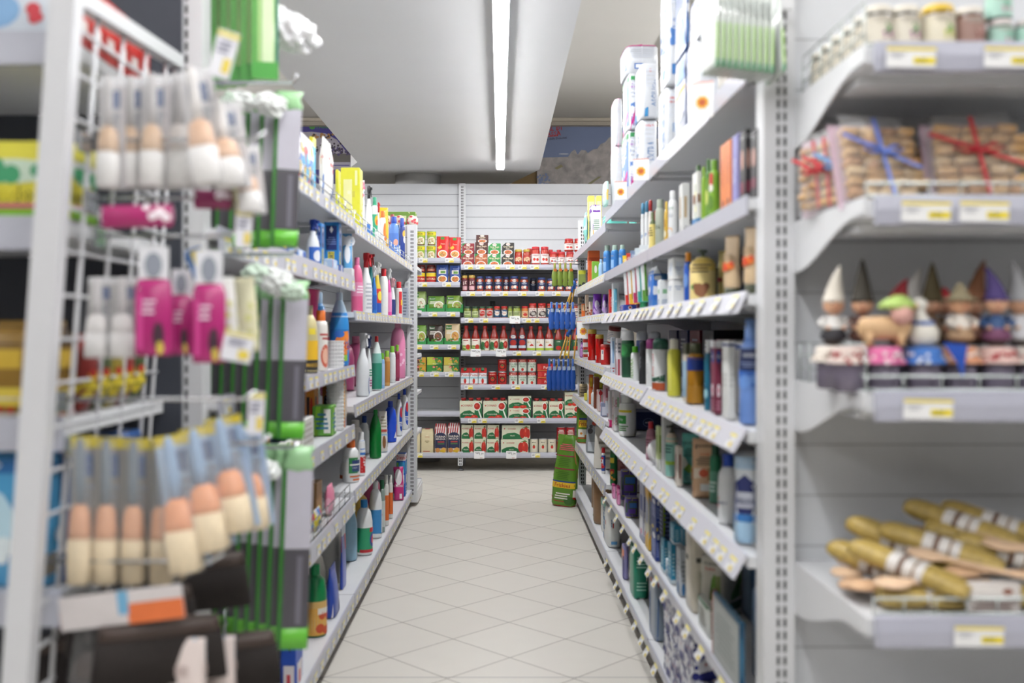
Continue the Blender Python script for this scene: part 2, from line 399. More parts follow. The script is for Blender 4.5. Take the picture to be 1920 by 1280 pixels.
# ================================================================ shelving
def slots(g, x0, x1, y, z0, z1, face='-y', cols=2, pitch=.025, sw=.006, sh=.016):
    z = z0; gap = .012
    xm = (x0+x1)/2
    while z < z1-.02:
        for c in range(cols):
            cx = xm+(c-(cols-1)/2)*gap
            if face == '-y': g.poly([(cx-sw/2, y-.0006, z), (cx+sw/2, y-.0006, z), (cx+sw/2, y-.0006, z+sh), (cx-sw/2, y-.0006, z+sh)], SLOT)
            else:
                sx = -1 if face == '-x' else 1
                g.poly([(y+sx*.0006, cx-sw/2, z), (y+sx*.0006, cx+sw/2, z), (y+sx*.0006, cx+sw/2, z+sh), (y+sx*.0006, cx-sw/2, z+sh)], SLOT)
        z += pitch
_tagm = {}
def tag_mesh(kind):
    if kind in _tagm: return _tagm[kind]
    g = G()
    if kind == 'big':
        W, H = .085, .062; g.box(-W/2, W/2, -.001, 0, 0, H, M('#f4f4f4'))
    else:
        W, H = {'small': (.07, .034), 'paper': (.052, .032), 'cap': (.078, .032)}[kind]
        g.box(-W/2, W/2, -.001, 0, 0, H, M('#efeff0'))
    fm = lambda u, v, e: (u*W/2, -.001-e, v*H)
    if kind == 'small': a = [('r', '#e6d24a', -.1, 1, 0, .9), ('r', '#f0eeda', -.02, .92, .3, .8), ('r', '#e6d24a', .1, .85, .12, .5), ('t', '#6b5b30', '1,39', .5, .32, .3, .4), ('l', '#8a8a92', 3, -.9, -.2, .3, .8)]
    elif kind == 'paper': a = [('b', '#ecdc5c', .82, 1), ('r', '#ecd23c', .05, .8, .1, .42), ('t', '#8a7420', '2,49', .4, .26, .15, .3), ('l', '#9a9aa2', 2, -.9, .2, .5, .74)]
    elif kind == 'cap': a = [('b', '#e3cf52', .83, 1), ('r', '#ead63e', .1, .98, .18, .52), ('t', '#5c5020', '6,90', .42, .35, .27, .3), ('l', '#b9b9c0', 2, -.9, -.2, .45, .75)]
    else: a = [('t', '#1d1d1f', '1,79', .45, .6, .3, .5), ('l', '#55555c', 2, -.8, .1, .62, .82), ('l', '#c9837a', 1, .1, .8, .05, .16)]
    g.art(a, fm, W/2, H, e0=.0004)
    _tagm[kind] = g.mesh('price_tag')
    return _tagm[kind]
def add_tag(shelf, kind, loc, rot):
    o = bpy.data.objects.new('price_tag', tag_mesh(kind)); COL.objects.link(o); o.parent = shelf; o.location = loc; o.rotation_euler = rot
def side_unit(sx, X, XB, y0, y1, top, levels, label, group=None, post0=False, post1=False, tags=True):
    """aisle-side bay. sx=+1 for the bay right of the aisle; X = |x| of shelf front, XB = |x| of the back; levels = [(z, lip height, slant, tagkind, X)]"""
    root = empty('shelving_bay', (sx*X, (y0+y1)/2, 0), 0, label, 'shelving', group); L_ = y1-y0; h = L_/2-.003
    g = G(); g.box(min(sx*(XB-X), sx*(XB-X+.02)), max(sx*(XB-X), sx*(XB-X+.02)), -h, h, .08, top, PANEL)
    zz = .2
    while zz < top-.02:
        xq = sx*(XB-X)-sx*.0008; g.poly([(xq, -h, zz), (xq, h, zz), (xq, h, zz+.003), (xq, -h, zz+.003)], M('#8c8e94')); zz += .1
    g.build('back_panel', root)
    g = G(); g.box(min(sx*.09, sx*.12), max(sx*.09, sx*.12), -h, h, 0.0, .075, M('#8b8377', .6)); g.build('plinth', root)
    for i, (z, lip, sl, tk, dX) in enumerate(levels):
        g = G(); xa, xb = sorted((sx*(dX+.004), sx*(XB-X)))
        g.box(xa, xb, -h, h, z-.022, z, METAL)
        for yy in (-h+.05, h-.09):       # underside ribs and end brackets
            g.box(xa+.02, xb, yy, yy+.04, z-.034, z-.022, METAL)
        for yy in (-h, h-.004):
            pts = [(sx*(XB-X), z-.022), (sx*(XB-X), z-.10), (sx*(XB-X-.05), z-.10), (sx*(XB-X-.2), z-.045), (sx*(dX+.1), z-.032), (sx*(dX+.03), z-.03), (sx*(dX+.03), z-.022)]
            g.prism(pts, yy, yy+.004, METAL)
        s = g.build('shelf', root)
        g = G(); zt = z+.006
        if i == len(levels)-1: zt = z+.002
        p = [(sx*(dX+.006), zt), (sx*dX, zt), (sx*(dX-sl), zt-lip), (sx*(dX-sl+.004), zt-lip-.001)]
        g.prism(p, -h, h, RAIL if sl < .01 else M('#d3d3dc', .3, var=.02))
        g.build('price_rail', s)
        if tk:
            rnd = random.Random(int(z*1000)+int(y0*10)); y = -h+.05
            ang = math.atan2(sl, lip)
            while y < h-.04:
                o = bpy.data.objects.new('price_tag', tag_mesh('paper')); COL.objects.link(o); o.parent = s
                hh = .032
                if tk == 'flag':
                    o.rotation_euler = (0, 0, -sx*PI/2); o.rotation_euler = Matrix.Rotation(-sx*PI/2, 4, 'Z').to_euler(); o.location = (sx*(dX-sl-.003), y, zt-lip+.0-.012)
                    R_ = Matrix.Rotation(-sx*PI/2, 4, 'Z') @ Matrix.Rotation(-.5, 4, 'X'); o.rotation_euler = R_.to_euler(); o.location = (sx*(dX-.022), y, zt-.036)
                else:
                    R_ = Matrix.Rotation(-sx*PI/2, 4, 'Z') @ Matrix.Rotation(-ang, 4, 'X')
                    o.rotation_euler = R_.to_euler(); t = .9; o.location = (sx*(dX-sl*t-.0012), y, zt-lip*t)
                y += rnd.choice((.075, .09, .11, .16)) if tk != 'flag' else rnd.choice((.13, .17, .22))
    for on, yy in ((post0, -h-.003), (post1, h+.003)):
        if on:
            g = G(); a, b = on[:2]; zt = on[2] if len(on) > 2 else top; d_ = .06
            yb = yy-.03 if yy < 0 else yy-.03; xa, xb = sorted((sx*a-sx*X, sx*b-sx*X)); g.box(xa, xb, yb, yb+d_, .0, zt, METAL)
            xs = (xb-.022) if sx > 0 else xa+.022
            if on is post1: xs = (xa+xb)/2
            slots(g, xs-.01, xs+.01, yb, .1, zt-.03); g.build('upright', root)
    return root
# right (hygiene) side: bays C, B, A going away from the camera
XR = .50
side_unit(1, XR, 1.0, 2.0, 3.34, 2.05, [(1.705, .045, 0, None, 0), (1.43, .04, 0, None, 0), (1.235, .045, .02, 'flag', 0), (.955, .048, .028, 'p', 0), (.70, .05, .028, 'p', 0), (.39, .03, 0, 'flag', 0), (.115, .03, 0, 'flag', 0)],
          'nearest white shelving bay of the hygiene side, behind the slotted post', 'hygiene side shelving bays')
side_unit(1, XR, 1.0, 3.34, 4.68, 2.05, [(1.71, .045, 0, None, 0), (1.43, .04, 0, None, 0), (1.235, .045, .02, 'flag', 0), (.962, .048, .028, 'p', 0), (.70, .05, .028, 'p', 0), (.39, .03, 0, 'flag', 0), (.115, .03, 0, 'flag', 0)],
          'middle white shelving bay of the hygiene side, holding deodorants', 'hygiene side shelving bays')
side_unit(1, XR, 1.0, 4.68, 6.72, 1.9, [(1.67, .045, 0, None, 0), (1.43, .045, .01, 'p', 0), (1.24, .045, .01, 'p', 0), (.985, .045, .01, 'p', 0), (.73, .05, .01, 'p', 0), (.43, .06, .006, 'p', 0), (.115, .06, 0, None, 0)],
          'farthest white shelving bay of the hygiene side, ending at the pet food', 'hygiene side shelving bays', post1=(.535, .585, 1.91))
XL = .575
side_unit(-1, XL, 1.05, 2.02, 3.91, 1.85, [(1.60, .045, 0, 'p', 0), (1.37, .06, .004, 'p', 0), (1.02, .045, .004, 'p', 0), (.785, .055, .004, 'p', 0), (.50, .06, .004, 'p', 0), (.115, .06, 0, 'p', 0)],
          'near white shelving bay of the cleaning side behind the mop packs', 'cleaning side shelving bays', post0=(.60, .66, 2.2))
side_unit(-1, XL, 1.05, 3.91, 6.5, 1.85, [(1.585, .045, .004, 'p', 0), (1.235, .04, .004, 'p', 0), (.86, .05, .004, 'p', 0), (.52, .05, .004, 'p', 0), (.115, .06, 0, 'p', 0)],
          'far white shelving bay of the cleaning side with spray bottles', 'cleaning side shelving bays', post1=None)
# end panel and upright at the far end of the cleaning side
root = empty('end_shelving_unit', (-.8, 6.52, 0), 0, 'end shelving unit seen from behind at the far end of the cleaning side', 'shelving')
g = G(); g.box(-.5, .215, 0, .02, .1, 1.86, PANEL)
for i in range(16): z = .2+.105*i; g.poly([(-.5, -.0008, z), (.21, -.0008, z), (.21, -.0008, z+.004), (-.5, -.0008, z+.004)], M('#8c8e94'))
g.build('back_panel', root)
g = G(); g.box(.19, .252, -.02, .04, .03, 1.86, METAL); slots(g, .212, .232, -.02, .08, 1.84); g.build('upright', root)
for i, z in enumerate((1.59, 1.30, 1.0, .75, .48, .12)):
    g = G(); g.box(-.5, .25, .04, .42, z-.02, z, METAL); s = g.build('shelf', root)
    g = G(); g.box(-.5, .25, .42, .425, z-.04, z+.005, RAIL); g.build('price_rail', s)
g = G(); g.box(.235, .255, .04, .45, .02, .1, METAL); g.loft([(0, .04, .04), (.02, .02, .02)], M('#6a6a6a')); g.v = [(x+.0, y, z) for x, y, z in g.v]; g.build('plinth', root)

# back shelving (two units facing the camera) -----------------------------------
YB, YL = 8.6, 8.15
BL = [1.755, 1.556, 1.31, 1.04, .814, .488, .147]
BR = [1.70, 1.48, 1.26, .988, .71, .433, .147]
def back_unit(x0, x1, levels, label, tags, bigs):
    root = empty('wall_shelving', ((x0+x1)/2, YB, 0), 0, label, 'shelving'); h = (x1-x0)/2
    g = G(); g.box(-h, h, 0, .03, .1, 2.44, PANEL)
    z = 2.345
    while z > .15: g.poly([(-h, -.0008, z), (h, -.0008, z), (h, -.0008, z+.005), (-h, -.0008, z+.005)], M('#8f9197')); z -= .0985
    g.build('back_panel', root)
    g = G(); g.box(-h-.03, -h+.03, -.03, 0, 0, 2.44, METAL); slots(g, -h-.01, -h+.01, -.03, .1, 2.42); g.build('upright', root)
    g = G(); g.box(-h-.02, -h+.02, YL-YB+.03, -.03, .06, .1, METAL); g.loft([(0, .05, .05, 2, -h, YL-YB+.06), (.012, .05, .05, 2, -h, YL-YB+.06), (.014, .018, .018, 2, -h, YL-YB+.06), (.06, .018, .018, 2, -h, YL-YB+.06)], M('#77787c', .4, .5), seg=12)
    g.box(-h-.02, -h+.02, YL-YB+.01, YL-YB+.03, .045, .16, METAL); slots(g, -h-.01, -h+.01, YL-YB+.01, .05, .15); g.build('foot', root)
    for i, z in enumerate(levels):
        g = G(); g.box(-h+.004, h-.004, YL-YB+.005, 0, z-.025, z, METAL)
        g.build('shelf', root); s = root.children[-1] if root.children else None
        s = [o for o in root.children if o.name.startswith('shelf')][-1]
        g = G(); g.prism([(YL-YB, z+.008), (YL-YB-.006, z+.008), (YL-YB-.010, z-.018), (YL-YB-.006, z-.036), (YL-YB, z-.036)], -h+.004, h-.004, RAIL, axis='x'); g.build('price_rail', s)
        for px in tags[i]: add_tag(s, 'small', (PX(px, YL)-(x0+x1)/2, YL-YB-.0105, z-.031), (0, 0, 0))
        for px in bigs.get(i, []): add_tag(s, 'big', (PX(px, YL)-(x0+x1)/2, YL-YB-.013, z-.04), (0, 0, 0))
    return root
cu = lambda *a: [770+q/4.415 for q in a]
back_unit(-1.63, -.326, BL, 'white wall shelving on the back wall, unit nearer the cleaning side with one empty shelf',
          [cu(105, 322), cu(102, 298), cu(185, 335), cu(60, 195, 342), cu(75, 198, 320), [], cu(65)], {})
back_unit(-.326, 1.10, BR, 'white wall shelving on the back wall holding sauces and tomato goods',
          [cu(480, 575, 705, 825, 925, 1025), cu(497, 627, 770, 922, 1068, 1205), cu(483, 605, 960, 1030), cu(880, 1045, 1270), cu(480, 705, 870, 1115), cu(510, 595, 897, 1080), cu(1035)],
          {2: cu(862), 3: cu(538, 748), 6: cu(568, 833)})
# ================================================================ product patterns
_P = {}
def cached(fn):
    def w_(*a, **k):
        key = (fn.__name__, repr(a), repr(sorted(k.items())))
        if key not in _P: _P[key] = fn(*a, **k)
        return _P[key]
    return w_
def gloss(c, r=.3, **k): return M(c, r, **k)
@cached
def carton(w, d, h, col, art=(), side=None, top=None, name='carton', cat='box'):
    g = G(); g.rbox(w, d, h, M(col, .45), .0025)
    f, hw, hh = wall_map('f', w, d, h); g.art(art, f, hw, hh)
    for sd in 'lr':
        f, hw, hh = wall_map(sd, w, d, h); g.art(side if side is not None else art, f, hw, hh)
    if top: f, hw, hh = wall_map('t', w, d, h); g.art(top, f, hw, hh)
    return (name, cat, [(name, g.mesh(name), [])])
PROF = {  # (height fraction, width fraction[, depth fraction]) ; last height is the shoulder where the cap starts
 'passata': ([(0, .9), (.03, 1), (.5, 1), (.6, .9), (.78, .52), (.86, .42), (.93, .42)], .46, .90, 1.0),
 'oil':     ([(0, .94), (.02, 1), (.62, 1), (.74, .7), (.82, .38), (.93, .34)], .4, .90, 1.0),
 'jar':     ([(0, .86), (.04, 1), (.74, 1), (.84, .86), (.90, .84)], .92, .86, 1.0),
 'round':   ([(0, .9), (.03, 1), (.72, 1), (.80, .82), (.85, .5)], .55, .84, 1.0),
 'sloped':  ([(0, .94), (.03, 1), (.56, 1), (.7, .86), (.82, .55), (.9, .3), (.93, .28)], .34, .90, 1.0),
 'candle':  ([(0, .95), (.02, 1), (.86, 1), (.87, .98)], 1.0, .86, 1.0),
 'aero':    ([(0, .96), (.02, 1), (.76, 1), (.80, .9)], .9, .79, 1.0),
 'trigger': ([(0, .92), (.03, 1), (.4, 1), (.55, .82), (.68, .45), (.76, .36)], .4, .74, .72),
 'flask':   ([(0, .92), (.03, 1), (.3, .95), (.55, 1), (.74, .86), (.82, .5)], .5, .80, .6),
 'shampoo': ([(0, .94), (.02, 1), (.74, 1), (.80, .9), (.83, .62)], .66, .82, .62),
 'jug':     ([(0, .95), (.03, 1), (.6, 1), (.78, .8), (.86, .42)], .42, .85, .62),
 'tottle':  ([(0, .8), (.16, .86), (.18, 1), (.6, 1), (.97, 1), (1, .98)], 0, 1, .6),
}
@cached
def bottle(style, w, h, col, cap, label=None, lz=(.15, .55), art=(), a0=0., bands=(), depth=None, rough=.28, neck=None, name=None, cat='bottle', ridge=True):
    pr, cw, cz, dr = PROF[style]; dd = (depth or dr)*w; n = 2.0 if dd > .9*w else 2.6
    secs = [(z*h, a*w, (dd if True else w)*a, n) for z, a in pr]
    g = G(); body = M(col, rough); g.loft(secs, body, seg=22)
    if style == 'tottle': pass
    for z0, z1, c in bands: band_ring(g, secs, z0*h, z1*h, M(c, .35), .0005)
    nm = name or ('jar' if style == 'jar' else 'spray_can' if style == 'aero' else 'spray_bottle' if style == 'trigger' else 'bottle')
    parts = [(nm+'_body' if style not in () else nm, g.mesh('body'), [])]
    if style == 'tottle': secs = secs[1:]
    if label:
        g = G(); band_ring(g, secs, lz[0]*h, lz[1]*h, M(label, .5), .0008)
        f, hw, hh = wrap(secs, a0, lz[0]*h, lz[1]*h); g.art(art, f, hw, hh, e0=.0011)
        parts.append(('label', g.mesh('label'), []))
    elif art:
        g = G(); f, hw, hh = wrap(secs, a0, lz[0]*h, lz[1]*h); g.art(art, f, hw, hh, e0=.0008); parts.append(('label', g.mesh('label'), []))
    g = G(); cm = M(cap, .35); top = secs[-1][0]
    if style == 'tottle':
        g.loft([(0, w*.8, dd*.8, 2.4), (h*.02, w*.84, dd*.84, 2.4), (h*.15, w*.86, dd*.86, 2.4), (h*.16, w*.8, dd*.8, 2.4)], cm, seg=20)
        # crimped end on top
        parts[0] = (nm+'_body', (lambda q: q)(tottle_body(w, dd, h, body)), [])
    elif style == 'trigger':
        g.loft([(top, w*.42, w*.42), (h*.84, w*.40, w*.40), (h*.86, w*.30, w*.34, 3, 0, 0), (h*.9, w*.34, w*.62, 4, 0, -w*.08), (h*.985, w*.32, w*.62, 4, 0, -w*.06), (h, w*.26, w*.5, 4, 0, -w*.02)], cm, seg=16)
        g.box(-w*.07, w*.07, -w*.62, -w*.3, h*.915, h*.965, cm)
        g.prism([(-w*.3, h*.91), (-w*.42, h*.91), (-w*.5, h*.79), (-w*.43, h*.785), (-w*.32, h*.85)], -w*.07, w*.07, cm, axis='x')
    elif style == 'aero':
        g.loft([(cz*h, w*.96, w*.96), (h*.93, w*.94, w*.94), (h*.975, w*.84, w*.84), (h, w*.5, w*.5)], cm)
    elif neck == 'pump':
        g.loft([(top, w*.4, w*.4), (h*.88, w*.4, w*.4), (h*.885, w*.14, w*.14), (h*.95, w*.14, w*.14)], cm, seg=14)
        g.loft([(h*.95, w*.34, w*.34), (h, w*.3, w*.3)], cm, seg=14); g.box(-w*.09, w*.09, -w*.55, 0, h*.955, h*.99, cm)
    else:
        c_ = cw*w
        g.loft([(cz*h-.002, c_, c_ if dd > .9*w else min(c_, dd)), (cz*h+.001, c_*1.02, c_*1.02 if dd > .9*w else min(c_, dd)), (h-.003, c_, c_ if dd > .9*w else min(c_, dd)), (h, c_*.9, c_*.9 if dd > .9*w else min(c_, dd)*.9)], cm, seg=18)
    parts.append(('lid' if style == 'jar' else 'trigger_head' if style == 'trigger' else 'cap', g.mesh('cap'), []))
    return (nm, cat, parts)
def tottle_body(w, d, h, m):
    g = G(); g.loft([(h*.155, w*.86, d*.86, 2.4), (h*.2, w, d, 2.2), (h*.55, w*1.02, d*.7, 2.2), (h*.93, w*1.06, d*.12, 3), (h, w*1.06, d*.08, 4)], m, seg=22); return g.mesh('body')
@cached
def can(w, h, col, art=(), bands=(), name='tin_can', metal='#b9bbbf'):
    secs = [(0, w*.96, w*.96), (.004, w, w), (h-.004, w, w), (h, w*.96, w*.96)]
    g = G(); mt = M(metal, .3, .85, var=0); g.loft(secs, mt, seg=26); g.loft([(h-.001, w*.86, w*.86), (h+.0004, w*.86, w*.86)], mt, seg=20)
    body = g.mesh('can_body'); g = G()
    s2 = [(.006, w, w), (h-.006, w, w)]; band_ring(g, s2, .006, h-.006, M(col, .4), .0006)
    for z0, z1, c in bands: band_ring(g, s2, z0*h, z1*h, M(c, .4), .0009)
    f, hw, hh = wrap(s2, 0, .006, h-.006); g.art(art, f, hw, hh, e0=.0012)
    return (name, 'can', [('can_body', body, []), ('label', g.mesh('label'), [])])
@cached
def pouch(w, d, h, col, art=(), side=None, style='gusset', name='pouch', cat='bag', a2=None, rough=.3):
    if style == 'gusset': secs = [(0, w*.96, d*.8, 4), (h*.04, w, d, 3.5), (h*.35, w*1.0, d*.95, 3), (h*.7, w*.98, d*.6, 2.6), (h*.9, w*.98, d*.18, 2.4), (h, w*.98, d*.05, 3)]
    elif style == 'taper': secs = [(0, w*.9, d*.8, 3), (h*.04, w, d, 3), (h*.3, w*1.04, d*1.05, 2.4), (h*.55, w*.97, d*.9, 2.4), (h*.78, w*.74, d*.5, 2.3), (h*.93, w*.52, d*.2, 2.3, w*.04), (h, w*.3, d*.08, 3, w*.06)]
    elif style == 'pillow': secs = [(0, w*.9, d*.06, 3), (h*.05, w*.96, d*.3, 2.2), (h*.3, w, d, 2.1), (h*.7, w, d, 2.1), (h*.94, w*.97, d*.3, 2.2), (h, w*.98, d*.06, 3)]
    elif style == 'brick': secs = [(0, w*.97, d*.97, 7), (h*.02, w, d, 8), (h*.84, w, d, 8), (h*.88, w*.96, d*.9, 6), (h*.94, w*.9, d*.35, 4), (h, w*.88, d*.12, 4)]
    elif style == 'soft': secs = [(0, w*.93, d*.93, 5), (h*.05, w, d, 4.5), (h*.5, w*1.01, d*1.02, 4.5), (h*.95, w, d, 4.5), (h, w*.92, d*.92, 5)]
    elif style == 'tuft': secs = [(0, w*.7, d*.7, 3), (h*.06, w, d, 2.5), (h*.5, w, d, 2.3), (h*.74, w*.6, d*.6, 2), (h*.8, w*.25, d*.3, 2), (h*.9, w*.6, d*.2, 2), (h, w*.8, d*.1, 2)]
    else: secs = [(0, w, d, 6), (h, w, d, 6)]
    g = G(); rnd = random.Random(int(h*9999))
    k = 28; n0 = len(g.v); g.loft(secs, M(col, rough), seg=k)
    body = g
    if art:
        f, hw, hh = wrap(secs, 0, 0, h, flat=True); body.art(art, f, hw*.96, hh, e0=.0012)
        for sg in (1, -1):
            f2, hw2, hh2 = wrap(secs, sg*PI/2, 0, h, span=d*.42)
            body.art(side if side is not None else art, f2, hw2, hh2, e0=.0012)
    return (name, cat, [(name, body.mesh(name), [])])
# ---------------------------------------------------------------- label bookkeeping
_REG = []
ORD = ['first', 'second', 'third', 'fourth', 'fifth', 'sixth', 'seventh', 'eighth', 'ninth', 'tenth', 'eleventh', 'twelfth', 'thirteenth', 'fourteenth', 'fifteenth', 'sixteenth', 'seventeenth', 'eighteenth', 'nineteenth', 'twentieth']
def put(P, loc, rz, desc, shelf, ref='the upright', group=None, key=None, **k):
    o = place(P, loc, rz, desc, group, **k)
    _REG.append((o, desc, shelf, ref, key if key is not None else loc[0]))
    return o
def finish_labels():
    by = {}
    for r in _REG: by.setdefault((r[1], r[2]), []).append(r)
    nw = lambda t: len(t.replace('-', ' ').split())
    for (desc, shelf), rs in by.items():
        rs.sort(key=lambda r: r[4])
        for i, (o, _, _, ref, _) in enumerate(rs):
            if len(rs) == 1: o['label'] = f'{desc}, {shelf}'.strip(', ')
            else: o['label'] = f'{desc}, {ORD[min(i, 19)]} from {ref}, {shelf}'.strip(', ')
            if nw(o['label']) > 16: o['label'] = o['label'].replace('on the ', '').replace(' from the ', ' from ').replace(' a ', ' ').replace(' and ', ', ')
            if nw(o['label']) > 16: print('LONG', o['label'])
# ---------------------------------------------------------------- recurring artwork
def tomato(u=0., v=.3, r=.14, c='#c8261c'): return [('e', c, u, v, r*1.5, r), ('e', '#e0503e', u-.1, v+.04, r*.4, r*.25), ('e', '#3f7a34', u, v+r*.8, r*.5, r*.22)]
def dish(u, v, ru, rv, food='#d9a25a'): return [('e', '#efece6', u, v, ru, rv), ('e', food, u, v, ru*.82, rv*.78), ('s', '#b5402c', 8, u-ru*.5, u+ru*.5, v-rv*.5, v+rv*.5, .004), ('s', '#5f8a3a', 5, u-ru*.5, u+ru*.5, v-rv*.4, v+rv*.4, .003)]
# ================================================================ the back wall shelves
Y0 = 8.17
def bw(u): return 770+u/4.415
def brow(zl, items, shelf, unit, v_off):
    """items: (maker, uL, uR, vTop, vBot, desc, dy) in crop units; v_off = crop top in photo pixels"""
    for it in items:
        mk, uL, uR, vT, vB, desc = it[:6]; dy = it[6] if len(it) > 6 else 0
        Y = Y0+.01+dy; xL, xR = PX(bw(uL), Y), PX(bw(uR), Y); w_ = (xR-xL)*.97
        zt = PZ(v_off+vT/4.415, Y); zb = zl if vB is None else PZ(v_off+vB/4.415, Y); h = max(.02, zt-zb)
        h = round(h, 3); w_ = round(w_, 3)
        P = mk(w_, h)
        dd = max(v[1] for pn, me, _ in P[2] for v in [tuple(q.co) for q in me.vertices])
        put(P, ((xL+xR)/2, Y+dd, zb+.0004), 0, desc, shelf, unit, key=(xL if vB is None or True else 0))
U1, U2 = 'the post', 'the upright'
def names(which): return [f'{o} {which} shelf' for o in ('top', 'second', 'third', 'fourth', 'fifth', 'sixth', 'lowest')]
NS, NT = names('soup'), names('sauce')
# narrow unit -------------------------------------------------------------
cup = lambda w, h: bottle('jar', w, h, '#8fae3a', '#e8d33a', '#7fa234', (.04, .8), [('b', '#e9cf2c', .72, 1), ('t', '#3f5d1c', 'WOK', -.2, .84, .16, .5), ('e', '#e9e2cc', 0, .3, .6, .28), ('s', '#c9b184', 14, -.4, .4, .15, .45, .006), ('b', '#7b4a2a', 0, .05)], name='noodle_cup', cat='food cup')
def cup(w, h):
    secs = [(0, w*.8, w*.8), (h*.95, w, w), (h, w*.98, w*.98)]; g = G(); g.loft(secs, M('#8fae3a'), seg=22); b = g.mesh('cup'); g = G()
    f, hw, hh = wrap(secs, 0, 0, h*.94); g.art([('b', '#9bb83c', 0, 1), ('b', '#e6d231', .74, .98), ('t', '#41651e', 'WOK', -.1, .86, .17, .5), ('e', '#efe9d5', 0, .33, .75, .3), ('s', '#cdb486', 18, -.45, .45, .15, .5, .006), ('s', '#6f8f2c', 8, -.4, .4, .15, .5, .004), ('b', '#6f3f26', 0, .07)], f, hw, hh)
    l = g.mesh('label'); g = G(); g.loft([(h-.003, w*1.02, w*1.02), (h+.001, w, w)], M('#d9d6b8', .3), seg=22)
    return ('noodle_cup', 'food cup', [('cup_body', b, []), ('label', l, []), ('lid', g.mesh('lid'), [])])
cup = cached(cup)
redp = lambda w, h: pouch(w, .06, h, '#cc2622', [('b', '#c9231f', 0, 1), ('t', '#f3d9c0', 'Zuppa', .0, .66, .07, .6), ('p', '#e9b53c', [(-.9, .5), (-.3, .62), (-.1, .5), (-.5, .42)]), ('r', '#3f8a3a', -.35, .25, .86, .97)]+dish(0, .22, .78, .17), name='soup_pouch')
brow(BL[0], [(cup, 40, 122, 455, 570, 'green and yellow noodle cup, upper of its pair'), (cup, 130, 210, 455, 570, 'green and yellow noodle cup, upper of its pair'),
  (cup, 40, 118, 575, None, 'green and yellow noodle cup, lower of its pair'), (cup, 128, 208, 575, None, 'green and yellow noodle cup, lower of its pair'),
  (redp, 212, 318, 497, None, 'red stand-up pouch with bowl picture'), (redp, 316, 416, 505, None, 'red stand-up pouch with bowl picture')], NS[0], U1, 330)
yt = lambda w, h: can(w, h, '#d8b51e', [('r', '#b3201c', -1, 1, .12, .62), ('t', '#f2dfc0', 'NATURAL', 0, .37, .2, .9)], bands=[(.05, .62, '#b3201c'), (.62, .95, '#e2c62c')])
dj = lambda w, h: bottle('jar', w, h, '#4a1c16', '#6b1a16', '#8f221c', (.1, .5), [('l', '#d8b08a', 3, -.7, .7, .2, .8)])
bp = lambda w, h: pouch(w, .06, h, '#1f4391', [('b', '#234a9c', 0, 1), ('t', '#d9dfee', 'Cereali', 0, .8, .06, .5), ('r', '#d8d5cf', -.6, .6, .5, .72), ('r', '#5f8f3a', -.3, .5, .52, .66)]+dish(0, .22, .8, .2, '#c9803c'), name='grain_pouch')
brow(BL[1], [(yt, 40, 118, 797, None, 'yellow and red tin'), (yt, 125, 208, 797, None, 'yellow and red tin'), (dj, 50, 120, 735, 795, 'small dark red jar stacked on a yellow tin'), (dj, 130, 205, 735, 795, 'small dark red jar stacked on a yellow tin'),
  (bp, 210, 314, 732, None, 'blue pouch with grain bowl picture'), (bp, 320, 416, 738, None, 'blue pouch with grain bowl picture')], NS[1], U1, 330)
@cached
def tray(w, h, d, col):
    g = G(); t = .003; g.box(-w/2, w/2, -d/2, d/2, 0, t, M(col, .6)); g.box(-w/2, w/2, -d/2, -d/2+t, 0, h*.55, M(col, .6))
    for s in (-1, 1):
        g.prism([(-d/2, 0), (-d/2, h), (d/2, h*1.3), (d/2, 0)], s*w/2-t/2, s*w/2+t/2, M(col, .6), axis='x')
    g.box(-w/2, w/2, d/2-t, d/2, 0, h*1.3, M(col, .6))
    for s in (-1, 1): g.box(min(s*w/2, s*w/2*.8), max(s*w/2, s*w/2*.8), -d/2-t/2, -d/2+t/2, h*.5, h, M(col, .6))
    return ('display_tray', 'tray', [('display_tray', g.mesh('tray'), [])])
def env(col, food, txt, band='#3c7f35', tc='#f3f1e6'):
    return lambda w, h: pouch(w, .03, h, col, [('r', band, -.9, -.1, .72, .93), ('t', tc, txt, -.45, .83, .1, .34), ('l', tc, 3, -.85, .1, .5, .68)]+dish(.35, .4, .62, .28, food)+[('s', '#b5402c', 4, -.8, 0, .05, .25, .006), ('s', '#5f8a3a', 9, -.8, .2, .02, .3, .006)], style='pillow', name='soup_packet', cat='packet')
trays = []
def traysets(zl, lst, shelf, voff):
    for uL, uR, vT, ptop, mk, desc in lst:
        Y = Y0+.02; xL, xR = PX(bw(uL), Y), PX(bw(uR), Y); h = PZ(voff+vT/4.415, Y)-zl
        put(tray(round(xR-xL-.006, 3), round(h, 3), .16, '#2f8a44'), ((xL+xR)/2, Y+.09, zl+.0004), 0, 'green cardboard display tray holding soup packets', shelf, U1)
        ph = PZ(voff+ptop/4.415, Y)-zl-.006
        for k in range(2):
            P = mk(round((xR-xL)*.88, 3), round(ph-.008*k, 3))
            put(P, ((xL+xR)/2+.004*k, Y+.035+.045*k, zl+.0045), 0, desc+(' in front of a tray' if k == 0 else ' at the back of a tray'), shelf, U1, tilt=(-.08, 0))
traysets(BL[2], [(10, 130, 1065, 950, env('#9fb86a', '#dfe2c8', 'Knorr'), 'pale green soup packet'), (132, 285, 1062, 990, env('#6f9a3c', '#cfcf9a', 'Knorr'), 'mid green soup packet'), (285, 436, 1062, 985, env('#86a83c', '#9fb14a', 'Knorr'), 'bright green soup packet')], NS[2], 330)
